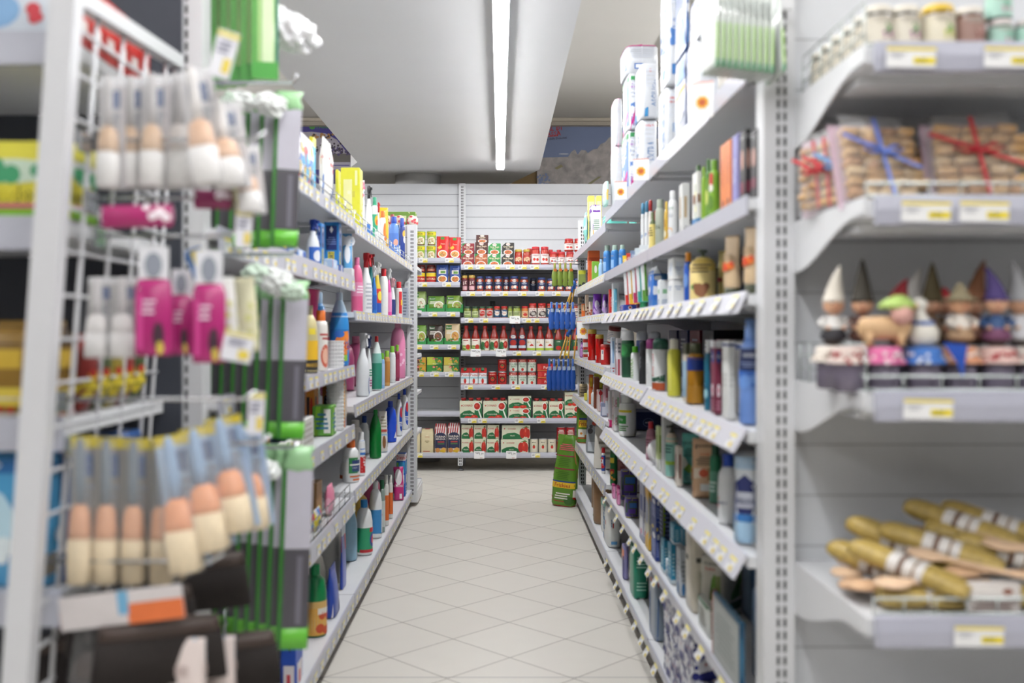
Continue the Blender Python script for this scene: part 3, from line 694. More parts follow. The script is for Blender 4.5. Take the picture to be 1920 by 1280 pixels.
traysets(BL[3], [(10, 132, 150, 38, env('#78a63f', '#a9b04a', 'Knorr'), 'green soup packet with bowl'), (135, 273, 150, 35, env('#3a2a22', '#6b4a32', 'Knorr', '#234a24'), 'dark brown soup packet'), (275, 415, 148, 27, env('#e2c99c', '#d9a04c', 'Knorr'), 'cream soup packet with green mark')], NS[3], 600)
sb = lambda c1, c2, t: (lambda w, h: carton(w, .09, h, c1, [('p', c2, [(-1, 0), (.2, 0), (-.1, 1), (-1, 1)]), ('e', '#c2392c', -.1, .76, .2, .14), ('t', '#ffffff', 'Star', -.1, .76, .13, .2), ('t', '#e8e3c8', t, .1, .14, .16, .7), ('s', '#5c8f3b', 7, .2, .8, .2, .8, .009), ('s', '#d9913a', 4, .2, .8, .2, .8, .008)], name='stock_cube_box', cat='box'))
brow(BL[4], [(sb('#c9a23a', '#5a3a2a', 'FUNGHI'), 10, 128, 308, 372, 'brown and yellow stock cube box, upper'), (sb('#c9a23a', '#5a3a2a', 'FUNGHI'), 8, 128, 374, None, 'brown and yellow stock cube box, lower'),
  (sb('#2f7a3a', '#b9c64a', 'GUSTO'), 134, 266, 305, 371, 'light green stock cube box, upper'), (sb('#1f6a35', '#3f8a3a', 'VEGETALE'), 132, 266, 373, None, 'dark green stock cube box, lower'),
  (sb('#3f7f3a', '#c9b84a', 'CLASSICO'), 274, 402, 307, 372, 'olive stock cube box, upper'), (sb('#1f6a35', '#c9c08a', 'BRODO'), 270, 402, 374, None, 'green and cream stock cube box, lower')], NS[4], U1, 600)
fl = lambda w, h: pouch(w, .075, h, '#dccfa8', [('r', '#b5221d', -.36, .36, .66, 1), ('t', '#f5e9d0', '00', 0, .72, .06, .3), ('l', '#8d7a50', 2, -.35, .35, .42, .52), ('l', '#b5221d', 1, -.7, .7, .05, .1)], style='brick', name='flour_pack', cat='flour pack')
fa = lambda w, h: pouch(w, .08, h, '#e8e4e0', [('p', '#b32227', [(-1+.36*i, .66), (-.82+.36*i, .66), (-.62+.36*i, 1), (-.8+.36*i, 1)]) for i in range(5)]+[('r', '#232a4c', -.92, .92, .16, .56), ('e', '#232a4c', 0, .56, .92, .14), ('t', '#f0e6d8', 'FARINA', 0, .56, .07, .8), ('t', '#f0e6d8', 'MAGICA', 0, .48, .06, .8), ('r', '#b3423c', -.5, .6, .36, .40), ('r', '#4c7a3c', -.5, .6, .30, .33), ('e', '#c98a4a', -.5, .1, .4, .08), ('e', '#d9a45a', .5, .1, .45, .09), ('r', '#d8b32a', -.1, .7, .03, .11)], style='brick', name='striped_flour_pack', cat='flour pack')
brow(BL[6], [(fl, -10, 80, 905, None, 'beige flour pack with red patch'), (fl, 84, 190, 900, None, 'beige flour pack with red patch'), (fa, 197, 300, 858, None, 'striped flour bag with navy label'), (fa, 304, 410, 852, None, 'striped flour bag with navy label')], NS[6], U1, 600)
# sauce unit ----------------------------------------------------------------
def ragu(c, c2): return lambda w, h: carton(w, .07, h, c, [('e', '#e8e4dc', 0, .86, .35, .13), ('t', '#b3271f', 'STAR', 0, .86, .1, .3), ('p', c2, [(-1, 1), (-.4, 1), (-1, .7)]), ('t', '#efe0c0', 'Gran Ragù', 0, .62, .2, .92), ('l', '#e9dcc2', 1, -.4, .4, .44, .52)]+dish(0, .14, .75, .24, '#c9663a'), name='ragu_carton', cat='box')
MR, BRN, GRN, BLK = ragu('#8a2430', '#2f7a3c'), ragu('#4a2420', '#4a2420'), ragu('#2f8a44', '#e8e8e0'), ragu('#2a2624', '#c9c9c9'); OR = ragu('#a8542c', '#2f7a3c')
jr = lambda lid, cont, lab, art=(), lz=(.14, .62): (lambda w, h: bottle('jar', w, h, cont, lid, lab, lz, art, rough=.12))
tj = [('l', '#8a2a20', 2, -.6, .6, .72, .92)]+tomato(-.25, .4, .16)+tomato(.3, .38, .16)
goldj = jr('#b39a3c', '#a3361c', '#b5332a', [('e', '#e6c8a0', 0, .5, .7, .35), ('t', '#8a1c18', 'Sugo', 0, .6, .2, .6), ('s', '#7a1c18', 8, -.4, .4, .15, .5, .005)])
redj = jr('#b8262e', '#b23426', '#eee6e2', tj)
R_ = []
brow(BR[0], [(MR, 425, 528, 557, 641, 'maroon ragu carton with dish, upper'), (MR, 420, 526, 644, None, 'maroon ragu carton with dish, lower'),
  (BRN, 541, 644, 488, 546, 'dark brown ragu carton, topmost of stack'), (BRN, 532, 640, 548, 640, 'dark brown ragu carton, middle of stack'), (OR, 530, 636, 643, None, 'orange brown ragu carton, bottom of stack'),
  (GRN, 641, 747, 557, 641, 'green ragu carton, upper'), (GRN, 638, 746, 645, None, 'green ragu carton, lower'), (BLK, 755, 858, 552, 643, 'black ragu carton, upper'), (BLK, 750, 858, 646, None, 'black ragu carton, lower'),
  (goldj, 860, 926, 605, None, 'gold lidded sauce jar'), (goldj, 930, 994, 605, None, 'gold lidded sauce jar'),
  (redj, 1000, 1072, 583, None, 'tall red lidded tomato jar'), (redj, 1076, 1146, 583, None, 'tall red lidded tomato jar'),
  (redj, 1150, 1216, 626, None, 'short red lidded tomato jar'), (redj, 1218, 1284, 626, None, 'short red lidded tomato jar'), (redj, 1287, 1356, 626, None, 'short red lidded tomato jar'), (redj, 1360, 1426, 626, None, 'short red lidded tomato jar'),
  (redj, 1274, 1352, 516, 624, 'red lidded tomato jar stacked on another'), (redj, 1356, 1430, 516, 624, 'red lidded tomato jar stacked on another'),
  (redj, 1140, 1180, 608, None, 'red lidded jar in the row behind', .1), (redj, 1208, 1250, 610, None, 'red lidded jar in the row behind', .1), (redj, 960, 1010, 600, None, 'red lidded jar in the row behind', .1)], NT[0], U2, 330)
nv = [('e', '#e6e0d8', 0, .82, .34, .14), ('t', '#a3241f', 'Barilla', 0, .82, .12, .3), ('l', '#c9cde0', 2, -.5, .5, .5, .66), ('e', '#d9a08a', -.3, .2, .3, .16), ('e', '#e8e0d6', .15, .22, .3, .16), ('e', '#b5392a', .5, .18, .2, .13)]
navj = jr('#23386e', '#b04a26', '#1f2c54', nv, (.18, .82)); navd = jr('#1c2a4c', '#3a1c18', '#18203c', nv[:3], (.15, .8))  # navd is the same jar with back-row shade put into its colours
pinkj = jr('#c2a24a', '#8c2a20', '#5c2430', [('r', '#d9aab0', -.6, .6, .05, .4), ('t', '#f0e2da', 'Le', 0, .7, .25, .4), ('s', '#e2c9c4', 8, -.5, .5, .5, .9, .004)], (.1, .76))
lst = [(pinkj, 424, 472, 822, None, 'gold lidded jar with pink label'), (pinkj, 476, 536, 820, None, 'gold lidded jar with pink label')]
for a, b, t in ((540, 606, 828), (611, 683, 828), (689, 758, 828), (762, 818, 832), (821, 896, 826), (906, 976, 832), (1050, 1120, 838), (1127, 1200, 846), (1204, 1272, 846), (1275, 1345, 846), (1350, 1420, 846)): lst.append((navj, a, b, t, None, 'blue lidded sauce jar with navy label', 0 if (a, b) != (762, 818) else .05))
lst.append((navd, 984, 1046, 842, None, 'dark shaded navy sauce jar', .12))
brow(BR[1], lst, NT[1], U2, 330)
pes = jr('#2f4f34', '#6f7a2c', '#c9cf9c', [('l', '#4c6a34', 3, -.6, .6, .5, .9), ('r', '#7f9a4a', -.7, .7, .05, .3)])
rr = jr('#2f4f34', '#b03a22', '#c9c2b8', [('e', '#b5261f', 0, .5, .7, .4), ('t', '#f2e2d8', 'Pomo', 0, .6, .2, .6)], (.12, .7)); bl = jr('#c02a28', '#a8542c', '#1f4c6e', [('e', '#e8e2da', 0, .5, .6, .3), ('s', '#e8e2da', 6, -.8, .8, .6, .9, .005), ('l', '#c9783c', 2, -.5, .5, .4, .6)], (.12, .72))
orr = jr('#c02a28', '#c9702a', '#e0c090', [('e', '#c2352a', .1, .4, .5, .26), ('l', '#a02c26', 2, -.6, .6, .7, .9)]); bk = jr('#c22a2c', '#a03420', '#e6ddd4', [('e', '#3a2426', .1, .36, .75, .34), ('e', '#b5b0a8', .1, .36, .4, .18), ('t', '#a8251f', 'STAR', 0, .84, .16, .5)], (.12, .7))
gj = jr('#5c6a3a', '#8a9a3a', '#b9c08a', [('l', '#4c6a34', 3, -.6, .6, .3, .9)])
brow(BR[2], [(pes, 440, 499, 1078, None, 'small green pesto jar'), (pes, 506, 561, 1080, None, 'small green pesto jar'), (rr, 564, 621, 1078, None, 'small sauce jar with red roundel label'), (rr, 624, 683, 1078, None, 'small sauce jar with red roundel label'),
  (bl, 688, 743, 1077, None, 'small red lidded jar with teal label'), (bl, 747, 804, 1077, None, 'small red lidded jar with teal label'), (gj, 806, 842, 1078, None, 'small green olive jar'), (gj, 844, 912, 1076, None, 'wide green olive jar'),
  (orr, 917, 974, 1077, None, 'small orange sauce jar'), (bk, 976, 1046, 1053, None, 'large red lidded jar with dark dish label'), (bk, 1051, 1124, 1053, None, 'large red lidded jar with dark dish label'),
  (bl, 1126, 1192, 1055, None, 'large red lidded jar with blue label'), (bl, 1195, 1250, 1060, None, 'large red lidded jar with blue label'), (bk, 1255, 1320, 1056, None, 'large red lidded jar with dark dish label'), (bk, 1330, 1400, 1056, None, 'large red lidded jar with dark dish label'),
  (lambda w, h: carton(w, .05, h, '#1c1c1e', [('t', '#5a5a60', 'i', 0, .5, .5, .4)], name='shelf_clip', cat='clip'), 655, 700, 1035, 1077, 'small black gadget standing behind the jars', .2)], NT[2], U2, 330)
pas = lambda lab, art: (lambda w, h: bottle('passata', w, h, '#8f2016', '#c02a2a', lab, (.04, .49), art, rough=.1))
p1 = pas('#b9c97a', [('b', '#efe9dc', .45, 1), ('l', '#a02c26', 1, -.6, .6, .8, .95), ('e', '#c8392c', .3, .3, .4, .22), ('s', '#5c8f3b', 6, -.8, 0, .1, .4, .006)])
p2 = pas('#e6e0cc', [('e', '#2f6a3a', -.45, .35, .6, .42), ('e', '#b5261f', .35, .5, .42, .32), ('e', '#d96a55', .3, .55, .2, .14), ('l', '#a02c26', 1, -.6, .6, .88, .97)])
p3 = lambda w, h: bottle('passata', w, h, '#8a2016', '#2c3a60', '#1f3358', (.12, .62), [('e', '#d8d4d0', 0, .86, .5, .12), ('t', '#33406a', 'CIRIO', 0, .86, .1, .5), ('e', '#b0302a', 0, .42, .6, .22), ('r', '#c9d2dc', -.7, .7, .02, .22)], rough=.1)
p4 = pas('#eee9e0', [('r', '#a9c23c', -1, 1, .02, .22), ('t', '#c9a03a', 'BIO', -.3, .72, .16, .5), ('p', '#c8392c', [(-.3, .4), (.5, .4), (.1, .62)])])
p5 = pas('#2a5a3a', [('t', '#e9e2d0', 'STAR', 0, .82, .1, .6), ('e', '#b5261f', 0, .25, .5, .2)])
lst = [(p1, 424, 496, 45, None, 'passata bottle with lime and cream label'), (p1, 502, 574, 45, None, 'passata bottle with lime and cream label')]
for a, b in ((578, 652), (654, 729), (734, 806)): lst.append((p2, a, b, 45, None, 'passata bottle with green and cream label'))
for a, b in ((814, 886), (888, 959)): lst.append((p3, a, b, 38, None, 'passata bottle with navy label'))
for a, b in ((960, 1034), (1036, 1109), (1111, 1186)): lst.append((p4, a, b, 50, None, 'passata bottle with white and lime label'))
for a, b in ((1189, 1260), (1262, 1330), (1334, 1400)): lst.append((p5, a, b, 60, None, 'passata bottle with dark green label'))
brow(BR[3], lst, NT[3], U2, 600)
@cached
def gable(w, h):
    d = .06; g = G(); g.rbox(w, d, h*.72, M('#b8231f', .4), .002); f, hw, hh = wall_map('f', w, d, h*.72)
    g.art([('b', '#b8231f', .9, 1), ('b', '#e9eef0', .12, .92), ('b', '#a9cdd8', .5, .62), ('t', '#b8231f', 'Pomì', 0, .78, .22, .9)]+tomato(0, .32, .2)+[('l', '#f0d8c0', 1, -.8, .8, .03, .09)], f, hw, hh)
    a = g.mesh('carton_body'); g = G(); b = h*.72; g.prism([(-d/2, b), (d/2, b), (.004, h*.9), (.004, h*.95), (-.004, h*.95), (-.004, h*.9)], -w/2, w/2, M('#b8231f', .4), axis='x')
    t = g.mesh('gable_top'); g = G(); T = Matrix.Translation((0, -d*.27, h*.84)) @ Matrix.Rotation(.9, 4, 'X'); g.loft([(-.004, .026, .026), (.012, .026, .026)], M('#1f6a44', .4), seg=16, T=T)
    return ('tomato_carton', 'carton', [('carton_body', a, []), ('gable_top', t, []), ('cap', g.mesh('cap'), [])])
rt = lambda w, h: can(w, h, '#b0201e', [('t', '#f2e2d0', 'DE RICA', 0, .82, .1, .8), ('e', '#20201c', 0, .42, .55, .26), ('e', '#c8301f', 0, .42, .38, .19), ('e', '#3f7a34', 0, .5, .2, .08)])
mu = lambda w, h: can(w, h, '#dfe4da', [('r', '#b0241f', -1, 1, .78, 1), ('t', '#f2e2d0', 'MUTTI', 0, .88, .12, .8), ('t', '#2f7a4a', 'POLPA', 0, .6, .16, .8), ('t', '#2f7a4a', 'FINE', 0, .4, .14, .6)]+tomato(0, .16, .14), bands=[(.8, .97, '#b0241f')])
pt = lambda w, h: carton(w, .07, h, '#b3201f', [('e', '#c23a34', -.75, .5, .22, .42), ('t', '#f2e6da', 'Petti', .15, .5, .38, .5), ('b', '#d9a03a', .04, .1)], name='tomato_pack', cat='pack')
brow(BR[4], [(gable, 415, 486, 388, None, 'red and white tomato carton with green cap'), (gable, 488, 558, 388, None, 'red and white tomato carton with green cap'), (gable, 561, 631, 388, None, 'red and white tomato carton with green cap'),
  (rt, 642, 713, 426, None, 'red tomato tin, lower'), (rt, 722, 795, 430, None, 'red tomato tin, lower'), (rt, 722, 795, 322, 428, 'red tomato tin stacked on another'),
  (mu, 814, 885, 431, None, 'green and red tomato tin, lower'), (mu, 890, 962, 431, None, 'green and red tomato tin, lower'), (mu, 967, 1042, 431, None, 'green and red tomato tin, lower'),
  (mu, 814, 885, 321, 429, 'green and red tomato tin, upper'), (mu, 890, 962, 321, 429, 'green and red tomato tin, upper'), (mu, 967, 1042, 321, 429, 'green and red tomato tin, upper'),
  (pt, 1046, 1200, 484, None, 'flat red tomato pack, bottom of pile'), (pt, 1050, 1200, 424, 481, 'flat red tomato pack, middle of pile'), (pt, 1046, 1190, 362, 421, 'flat red tomato pack, top of pile'),
  (pt, 1206, 1350, 424, None, 'flat red tomato pack beside the pile')], NT[4], U2, 600)
CG = ['#1f6a3c']
def conad(txt='POLPA', spoon=True):
    return [('b', '#dfe0c6', 0, 1), ('p', '#1f6a3c', [(-.95, 0), (.45, 0), (.3, .3), (-.1, .47), (-.6, .42), (-.95, .25)]), ('e', '#c8301f', -.82, .75 if not spoon else .73, .05, .04), ('t', '#b3231d', 'CONAD', -.3, .74, .12, .52),
            ('t', '#efeed8', txt, -.25, .24, .08, .5)]+([('p', '#1f6a3c', [(.3, .2), (.62, 0), (1, 0), (1, .8), (.8, .95), (.4, .9)]), ('p', '#efefe6', [(.62, .5), (.72, .5), (.98, .05), (.86, .02)]), ('e', '#efefe6', .55, .7, .34, .25), ('e', '#b8281d', .55, .7, .27, .19), ('e', '#d2523e', .5, .73, .12, .07), ('e', '#c9301f', -.3, .04, .3, .1), ('e', '#c9301f', .3, .07, .32, .14), ('e', '#e0664f', .25, .12, .1, .04)]
            if spoon else [('e', '#b8281d', .45, .42, .2, .36), ('e', '#c9301f', .7, .5, .18, .38), ('e', '#b8281d', .86, .4, .13, .34), ('e', '#e0664f', .66, .62, .04, .14), ('p', '#4f8a3a', [(.4, .8), (.75, .95), (.95, .8), (.7, .86)])])
@cached
def sixpack(w, h, n=3):
    d = .14; hb = h*.86; g = G(); g.rbox(w, d, hb, M('#e3e3cc', .5), .002)
    for sd in 'flr': f, hw, hh = wall_map(sd, w, d, hb); g.art(conad('POLPA FINE'), f, hw, hh)
    parts = [('sleeve', g.mesh('sleeve'), [])]
    for i in range(n):
        x = -w/2+w*(i+.5)/n; g = G(); r = w/n*.62
        g.loft([(hb-.002, r*.9, r*.9, 2, x, -d*.22), (hb+h*.06, r, r, 2, x, -d*.22)], M('#8c2418', .15), seg=16); a = g.mesh('bottle_neck')
        g = G(); g.loft([(hb+h*.06, r*1.05, r*1.05, 2, x, -d*.22), (h, r*1.0, r*1.0, 2, x, -d*.22)], M('#b8242a', .35), seg=16)
        parts.append(('bottle_neck', a, [('lid', g.mesh('lid'))]))
    return ('passata_multipack', 'multipack', parts)
cb = lambda spoon, txt, d=.14: (lambda w, h: carton(w, d, h, '#dfe0c6', conad(txt, spoon), top=[], name='tomato_multipack', cat='multipack'))
brow(BR[5], [(lambda w, h: sixpack(w, h, 3), 403, 594, 645, None, 'tomato multipack with red lids on top, nearest the upright'), (lambda w, h: sixpack(w, h, 3), 598, 800, 645, None, 'larger tomato multipack with spoon picture'),
  (cb(True, 'PASSATA'), 805, 1000, 630, 723, 'low green and cream tomato box, upper'), (cb(True, 'PASSATA'), 806, 998, 726, None, 'low green and cream tomato box, lower'),
  (lambda w, h: sixpack(w, h, 2), 1010, 1140, 650, None, 'narrow tomato multipack with two red lids'), (lambda w, h: sixpack(w, h, 2), 1143, 1272, 650, None, 'narrow tomato multipack with two red lids'),
  (cb(True, 'PASSATA'), 1273, 1400, 706, None, 'green and cream box beside the hygiene shelving, lower'), (cb(True, 'PASSATA'), 1273, 1400, 598, 703, 'green and cream box beside the hygiene shelving, upper')], NT[5], U2, 600)
cd = cb(False, 'PELATI', .09)
wc = lambda w, h: can(w, h, '#e0d9c4', [('t', '#4f5a3c', 'Mutti', 0, .78, .1, .8), ('e', '#c8301f', 0, .42, .22, .14), ('e', '#4f8a3a', 0, .56, .14, .04)])
rc = lambda w, h: can(w, h, '#b5232a', [('r', '#e9e0da', -.6, .7, .1, .32), ('l', '#e9e0da', 4, -.6, .6, .4, .85)])
brow(BR[6], [(cd, 419, 522, 983, None, 'tomato tin carton with plum tomatoes, lower'), (cd, 525, 624, 983, None, 'tomato tin carton with plum tomatoes, lower'), (cd, 629, 731, 985, None, 'tomato tin carton with plum tomatoes, lower'),
  (cd, 419, 521, 868, 981, 'tomato tin carton with plum tomatoes, upper'), (cd, 524, 628, 868, 981, 'tomato tin carton with plum tomatoes, upper'), (cd, 633, 732, 868, 981, 'tomato tin carton with plum tomatoes, upper'),
  (cd, 752, 993, 870, 984, 'wide cream tomato box, upper'), (cd, 744, 978, 987, None, 'wide cream tomato box, lower'),
  (wc, 984, 1056, 982, None, 'cream tin with one small tomato'), (wc, 1059, 1131, 982, None, 'cream tin with one small tomato'), (wc, 1134, 1207, 982, None, 'cream tin with one small tomato'),
  (rc, 1210, 1285, 1000, None, 'red tin at the hygiene end, lower'), (rc, 1210, 1285, 884, 997, 'red tin at the hygiene end, upper'), (rc, 1288, 1360, 1000, None, 'red tin at the hygiene end, lower'), (rc, 1288, 1360, 884, 997, 'red tin at the hygiene end, upper')], NT[6], U2, 600)
# ================================================================ aisle-side rows
CR = dict(A=(1060, 0, 3.2), B=(1060, 340, 4.5725), C=(1060, 580, 4.5725), D=(1060, 800, 4.5725), E=(1060, 1000, 4.5725), Q=(1060, 330, 6.4), O=(0, 0, 1.0), P=(1060, 560, 6.4), R=(1060, 760, 6.4), S=(1060, 920, 6.4),
          H=(500, 180, 4.267), I=(520, 380, 4.5714), J=(520, 640, 4.5714), K=(520, 900, 3.368))
LV = {1: [.115, .39, .43, .70, .73, .955, .985, 1.235, 1.24, 1.43, 1.67, 1.705], -1: [.115, .50, .52, .785, .86, 1.02, 1.235, 1.37, 1.585, 1.60]}
LV[1] = [.115, .39, .70, .955, 1.235, 1.43, 1.68]; LV[-1] = []
def srow(sx, z, cr, items, shelf, xf=None):
    ox, oy, sc = CR[cr]
    for it in items:
        mk, uL, uR, vT, desc = it[:5]; o = it[5] if len(it) > 5 else {}
        x_ = o.get('x', xf if xf is not None else (.52 if sx > 0 else .595)); l = o.get('l', None)
        pL, pR, pT = ox+uL/sc, ox+uR/sc, oy+vT/sc
        edge = (pL-CX) if sx > 0 else (CX-pR); far = (pR-CX) if sx > 0 else (CX-pL)
        if l is None:
            Y = F*x_/edge; s_ = (far-edge)/F*Y; Yn = Y; l_ = s_
        else:
            Yn = F*x_/edge-l; s_ = far/F*Yn-x_; l_ = l
        s_ = max(.012, s_)
        zb = z if 'vB' not in o else EYE-(oy+o['vB']/sc-HY)*Yn/F
        h = EYE-(pT-HY)*Yn/F-zb
        up = min([q for q in LV[sx] if q > zb+.06 and q > z+.05] or [9])-.05-zb if o.get('clamp', 1) else 9
        h = max(.03, min(h, .6, up)); s_ = round(s_, 3); h = round(h, 3)
        P = mk(s_, h) if l is None else mk(s_, l, h) if 'face' in o else mk(l, s_, h)
        rz = -sx*PI/2 if 'face' not in o else -sx*o['face']
        if l is None: rz += sx*o.get('turn', .6)
        yc = Yn+l_/2
        n = o.get('n', 1)
        for k in range(n):
            put(P, (sx*(x_+s_/2), yc+k*(l_+.004), zb+.0005), rz, desc, shelf, 'the far end', key=-(yc+k*l_), tilt=o.get('tilt'))
def bt(style, col, cap, label=None, lz=(.15, .6), art=(), **k): return lambda s, h: bottle(style, s, h, col, cap, label, lz, art, depth=k.pop('depth', 1.0) if 'depth' in k else 1.0, **k)
def bx(col, art=(), side=None, name='carton', cat='box', top=None): return lambda l, s, h: carton(l, s, h, col, art, side, top, name=name, cat=cat)
def po(col, art=(), side=None, style='gusset', name='pouch', cat='bag'): return lambda l, s, h: pouch(l, s, h, col, art, side, style, name, cat)
def T(c, t, v=.7, hh=.12, w=.85, u=0, *r): return ('t', c, t, u, v, hh, w)+r
def V(c, t, u=0, v=.5, hh=.08, w=.8): return ('t', c, t, u, v, hh, w, 1)
fine = lambda c, v0, v1, n=4: ('l', c, n, -.7, .7, v0, v1)
# ---------------- hygiene side, top shelf: paper goods
SH = 'top hygiene shelf'
roll = lambda *art: po('#c8cbd1', list(art)+[('l', '#c9cdd6', 5, -.9, .9, .55, .9)], style='soft', name='paper_roll_pack', cat='paper pack')
floral = [('b', '#5d86c9', .08, .82), ('s', '#e8ecf4', 12, -.8, .8, .1, .8, .018), ('s', '#b08ac0', 6, -.8, .8, .1, .8, .014), ('p', '#d01f86', [(-1, 0), (-.5, 0), (1, .3), (1, .42)]), ('b', '#2f8f4f', .86, .95)]
pink = [('r', '#e7b6cf', -.4, 1, 0, 1), ('r', '#d9628f', -.5, -.4, 0, 1)]
srow(1, 1.705, 'A', [
 (roll(*pink), 268, 345, 872, 'pink and white kitchen roll pack, lower', dict(l=.2)), (roll(*pink), 270, 345, 590, 'pink and white kitchen roll pack, upper', dict(l=.2, vB=870)),
 (roll(*floral), 336, 428, 778, 'blue floral toilet roll pack with green band, lower', dict(l=.22, x=.5)), (roll(*floral), 342, 428, 440, 'blue floral toilet roll pack with green band, upper', dict(l=.2, x=.5, vB=776)),
 (roll(('r', '#2f6fb0', -.9, -.2, .05, .18), T('#c9384a', 'CARTA', .88, .06, .5), V('#7f93b5', 'EXTRA', .2, .5, .3)), 408, 558, 712, 'plain white roll pack with red mark, lower', dict(l=.2)),
 (roll(('p', '#1f7ab0', [(-.9, .03), (-.1, .03), (-.1, .2), (-.7, .17)]), T('#c9384a', 'O', .86, .06, .3), V('#7f93b5', 'ASCIUGA', .3, .45, .3)), 412, 566, 375, 'plain white roll pack with blue corner, upper', dict(l=.2, vB=708)),
 (roll(('b', '#e6e8ec', 0, 1), ('r', '#4a6fb0', -.3, .8, .15, .35), ('r', '#e8ecf0', -.2, .7, .19, .31), ('b', '#c9408a', .95, 1)), 322, 566, 268, 'large white roll pack lying on top of the stack', dict(l=.22, vB=440, x=.5)),
 (roll(T('#c9484a', 'carta', .8, .1, .6), V('#5c86b8', 'casa', .3, .4, .3), ('r', '#2f6fb0', -.6, .3, 0, .12)), 552, 672, 512, 'small white tissue pack with red writing', dict(l=.18)),
 (roll(V('#3f6fb5', 'FOGLI', .2, .6, .3), ('r', '#2f6fb0', -.3, .3, .1, .2), ('s', '#3f6fb0', 5, -.6, .6, .3, .9, .012)), 566, 690, -120, 'tall white kitchen roll pack with blue writing', dict(l=.16, vB=508)),
 (po('#1f3560', [ ('p', '#e8a72a', [(-1, .5), (1, .6), (1, .66), (-1, .58)]), ('e', '#e9e9e6', .0, .3, .5, .06), ('e', '#e9e9e6', .2, .8, .5, .07), ('p', '#2f6fb0', [(-.6, .7), (.9, .7), (.6, .95), (-.3, .9)]), ('b', '#e8b53a', 0, .04)], None, 'soft', 'paper_roll_pack', 'paper pack'), 655, 745, 300, 'navy paper pack with white goose shapes, lower', dict(l=.18)),
 (po('#1f3f70', [ ('p', '#2f6fb0', [(-.6, .1), (.9, .1), (.6, .5), (-.3, .4)]), ('e', '#e9e9e6', .2, .6, .5, .07)], None, 'soft', 'paper_roll_pack', 'paper pack'), 655, 748, -120, 'navy paper pack with blue sweep, upper', dict(l=.18, vB=296)),
 (roll(('s', '#8a7fc0', 4, -.6, .6, .6, .9, .012), ('b', '#e9c9b8', 0, .1)), 722, 930, 205, 'white napkin pack beside the sponge packs, lower', dict(l=.16)),
 (roll(('s', '#4a5f9c', 6, -.6, .6, .75, .92, .014), fine('#8a93ae', .2, .7)), 742, 930, -60, 'white napkin pack beside the sponge packs, upper', dict(l=.16, vB=202)),
], SH)
@cached
def talker(w, h):
    g = G(); g.box(-w/2, w/2, -.001, .001, 0, h, M('#f2f2f2', .3)); fm = lambda u, v, e: (u*w/2, -.001-e, v*h)
    pts = lambda r, n=12: [(r*1.0*math.cos(i*PI/n*2)*(1 if i % 2 else .82), .42+r*w/h/2*2*math.sin(i*PI/n*2)*(1 if i % 2 else .82)*.5) for i in range(n)]
    g.art([('b', '#e06a3a', .97, 1), ('p', '#e8b52e', pts(.62, 16)), ('e', '#d9763a', 0, .42, .36, .36*w/h*.5), ('l', '#b3402a', 2, -.3, .3, .36, .48)], fm, w/2, h, e0=.0004)
    return ('shelf_sign', 'sign', [('shelf_sign', g.mesh('sign'), [])])
for px, py, pw, ph, x, nm in ((1317, 187, 42, 66, .475, 'nearest'), (1202, 318, 30, 40, .475, 'middle'), (1164, 357, 24, 34, .475, 'far')):
    Y = F*x/(px-CX); w_ = pw/F*Y; h_ = ph/F*Y
    put(talker(round(w_, 3), round(h_, 3)), (x, Y, EYE-(py+ph/2-HY)*Y/F), -.35, f'{nm} white sunflower sign clipped under the paper packs', SH)
put(talker(.075, .1), (PX(1094, 6.0)-.01, 5.9, EYE-(617-HY)*5.9/F-.055), -.2, 'small white sunflower sign hanging by the candles', 'third hygiene shelf')
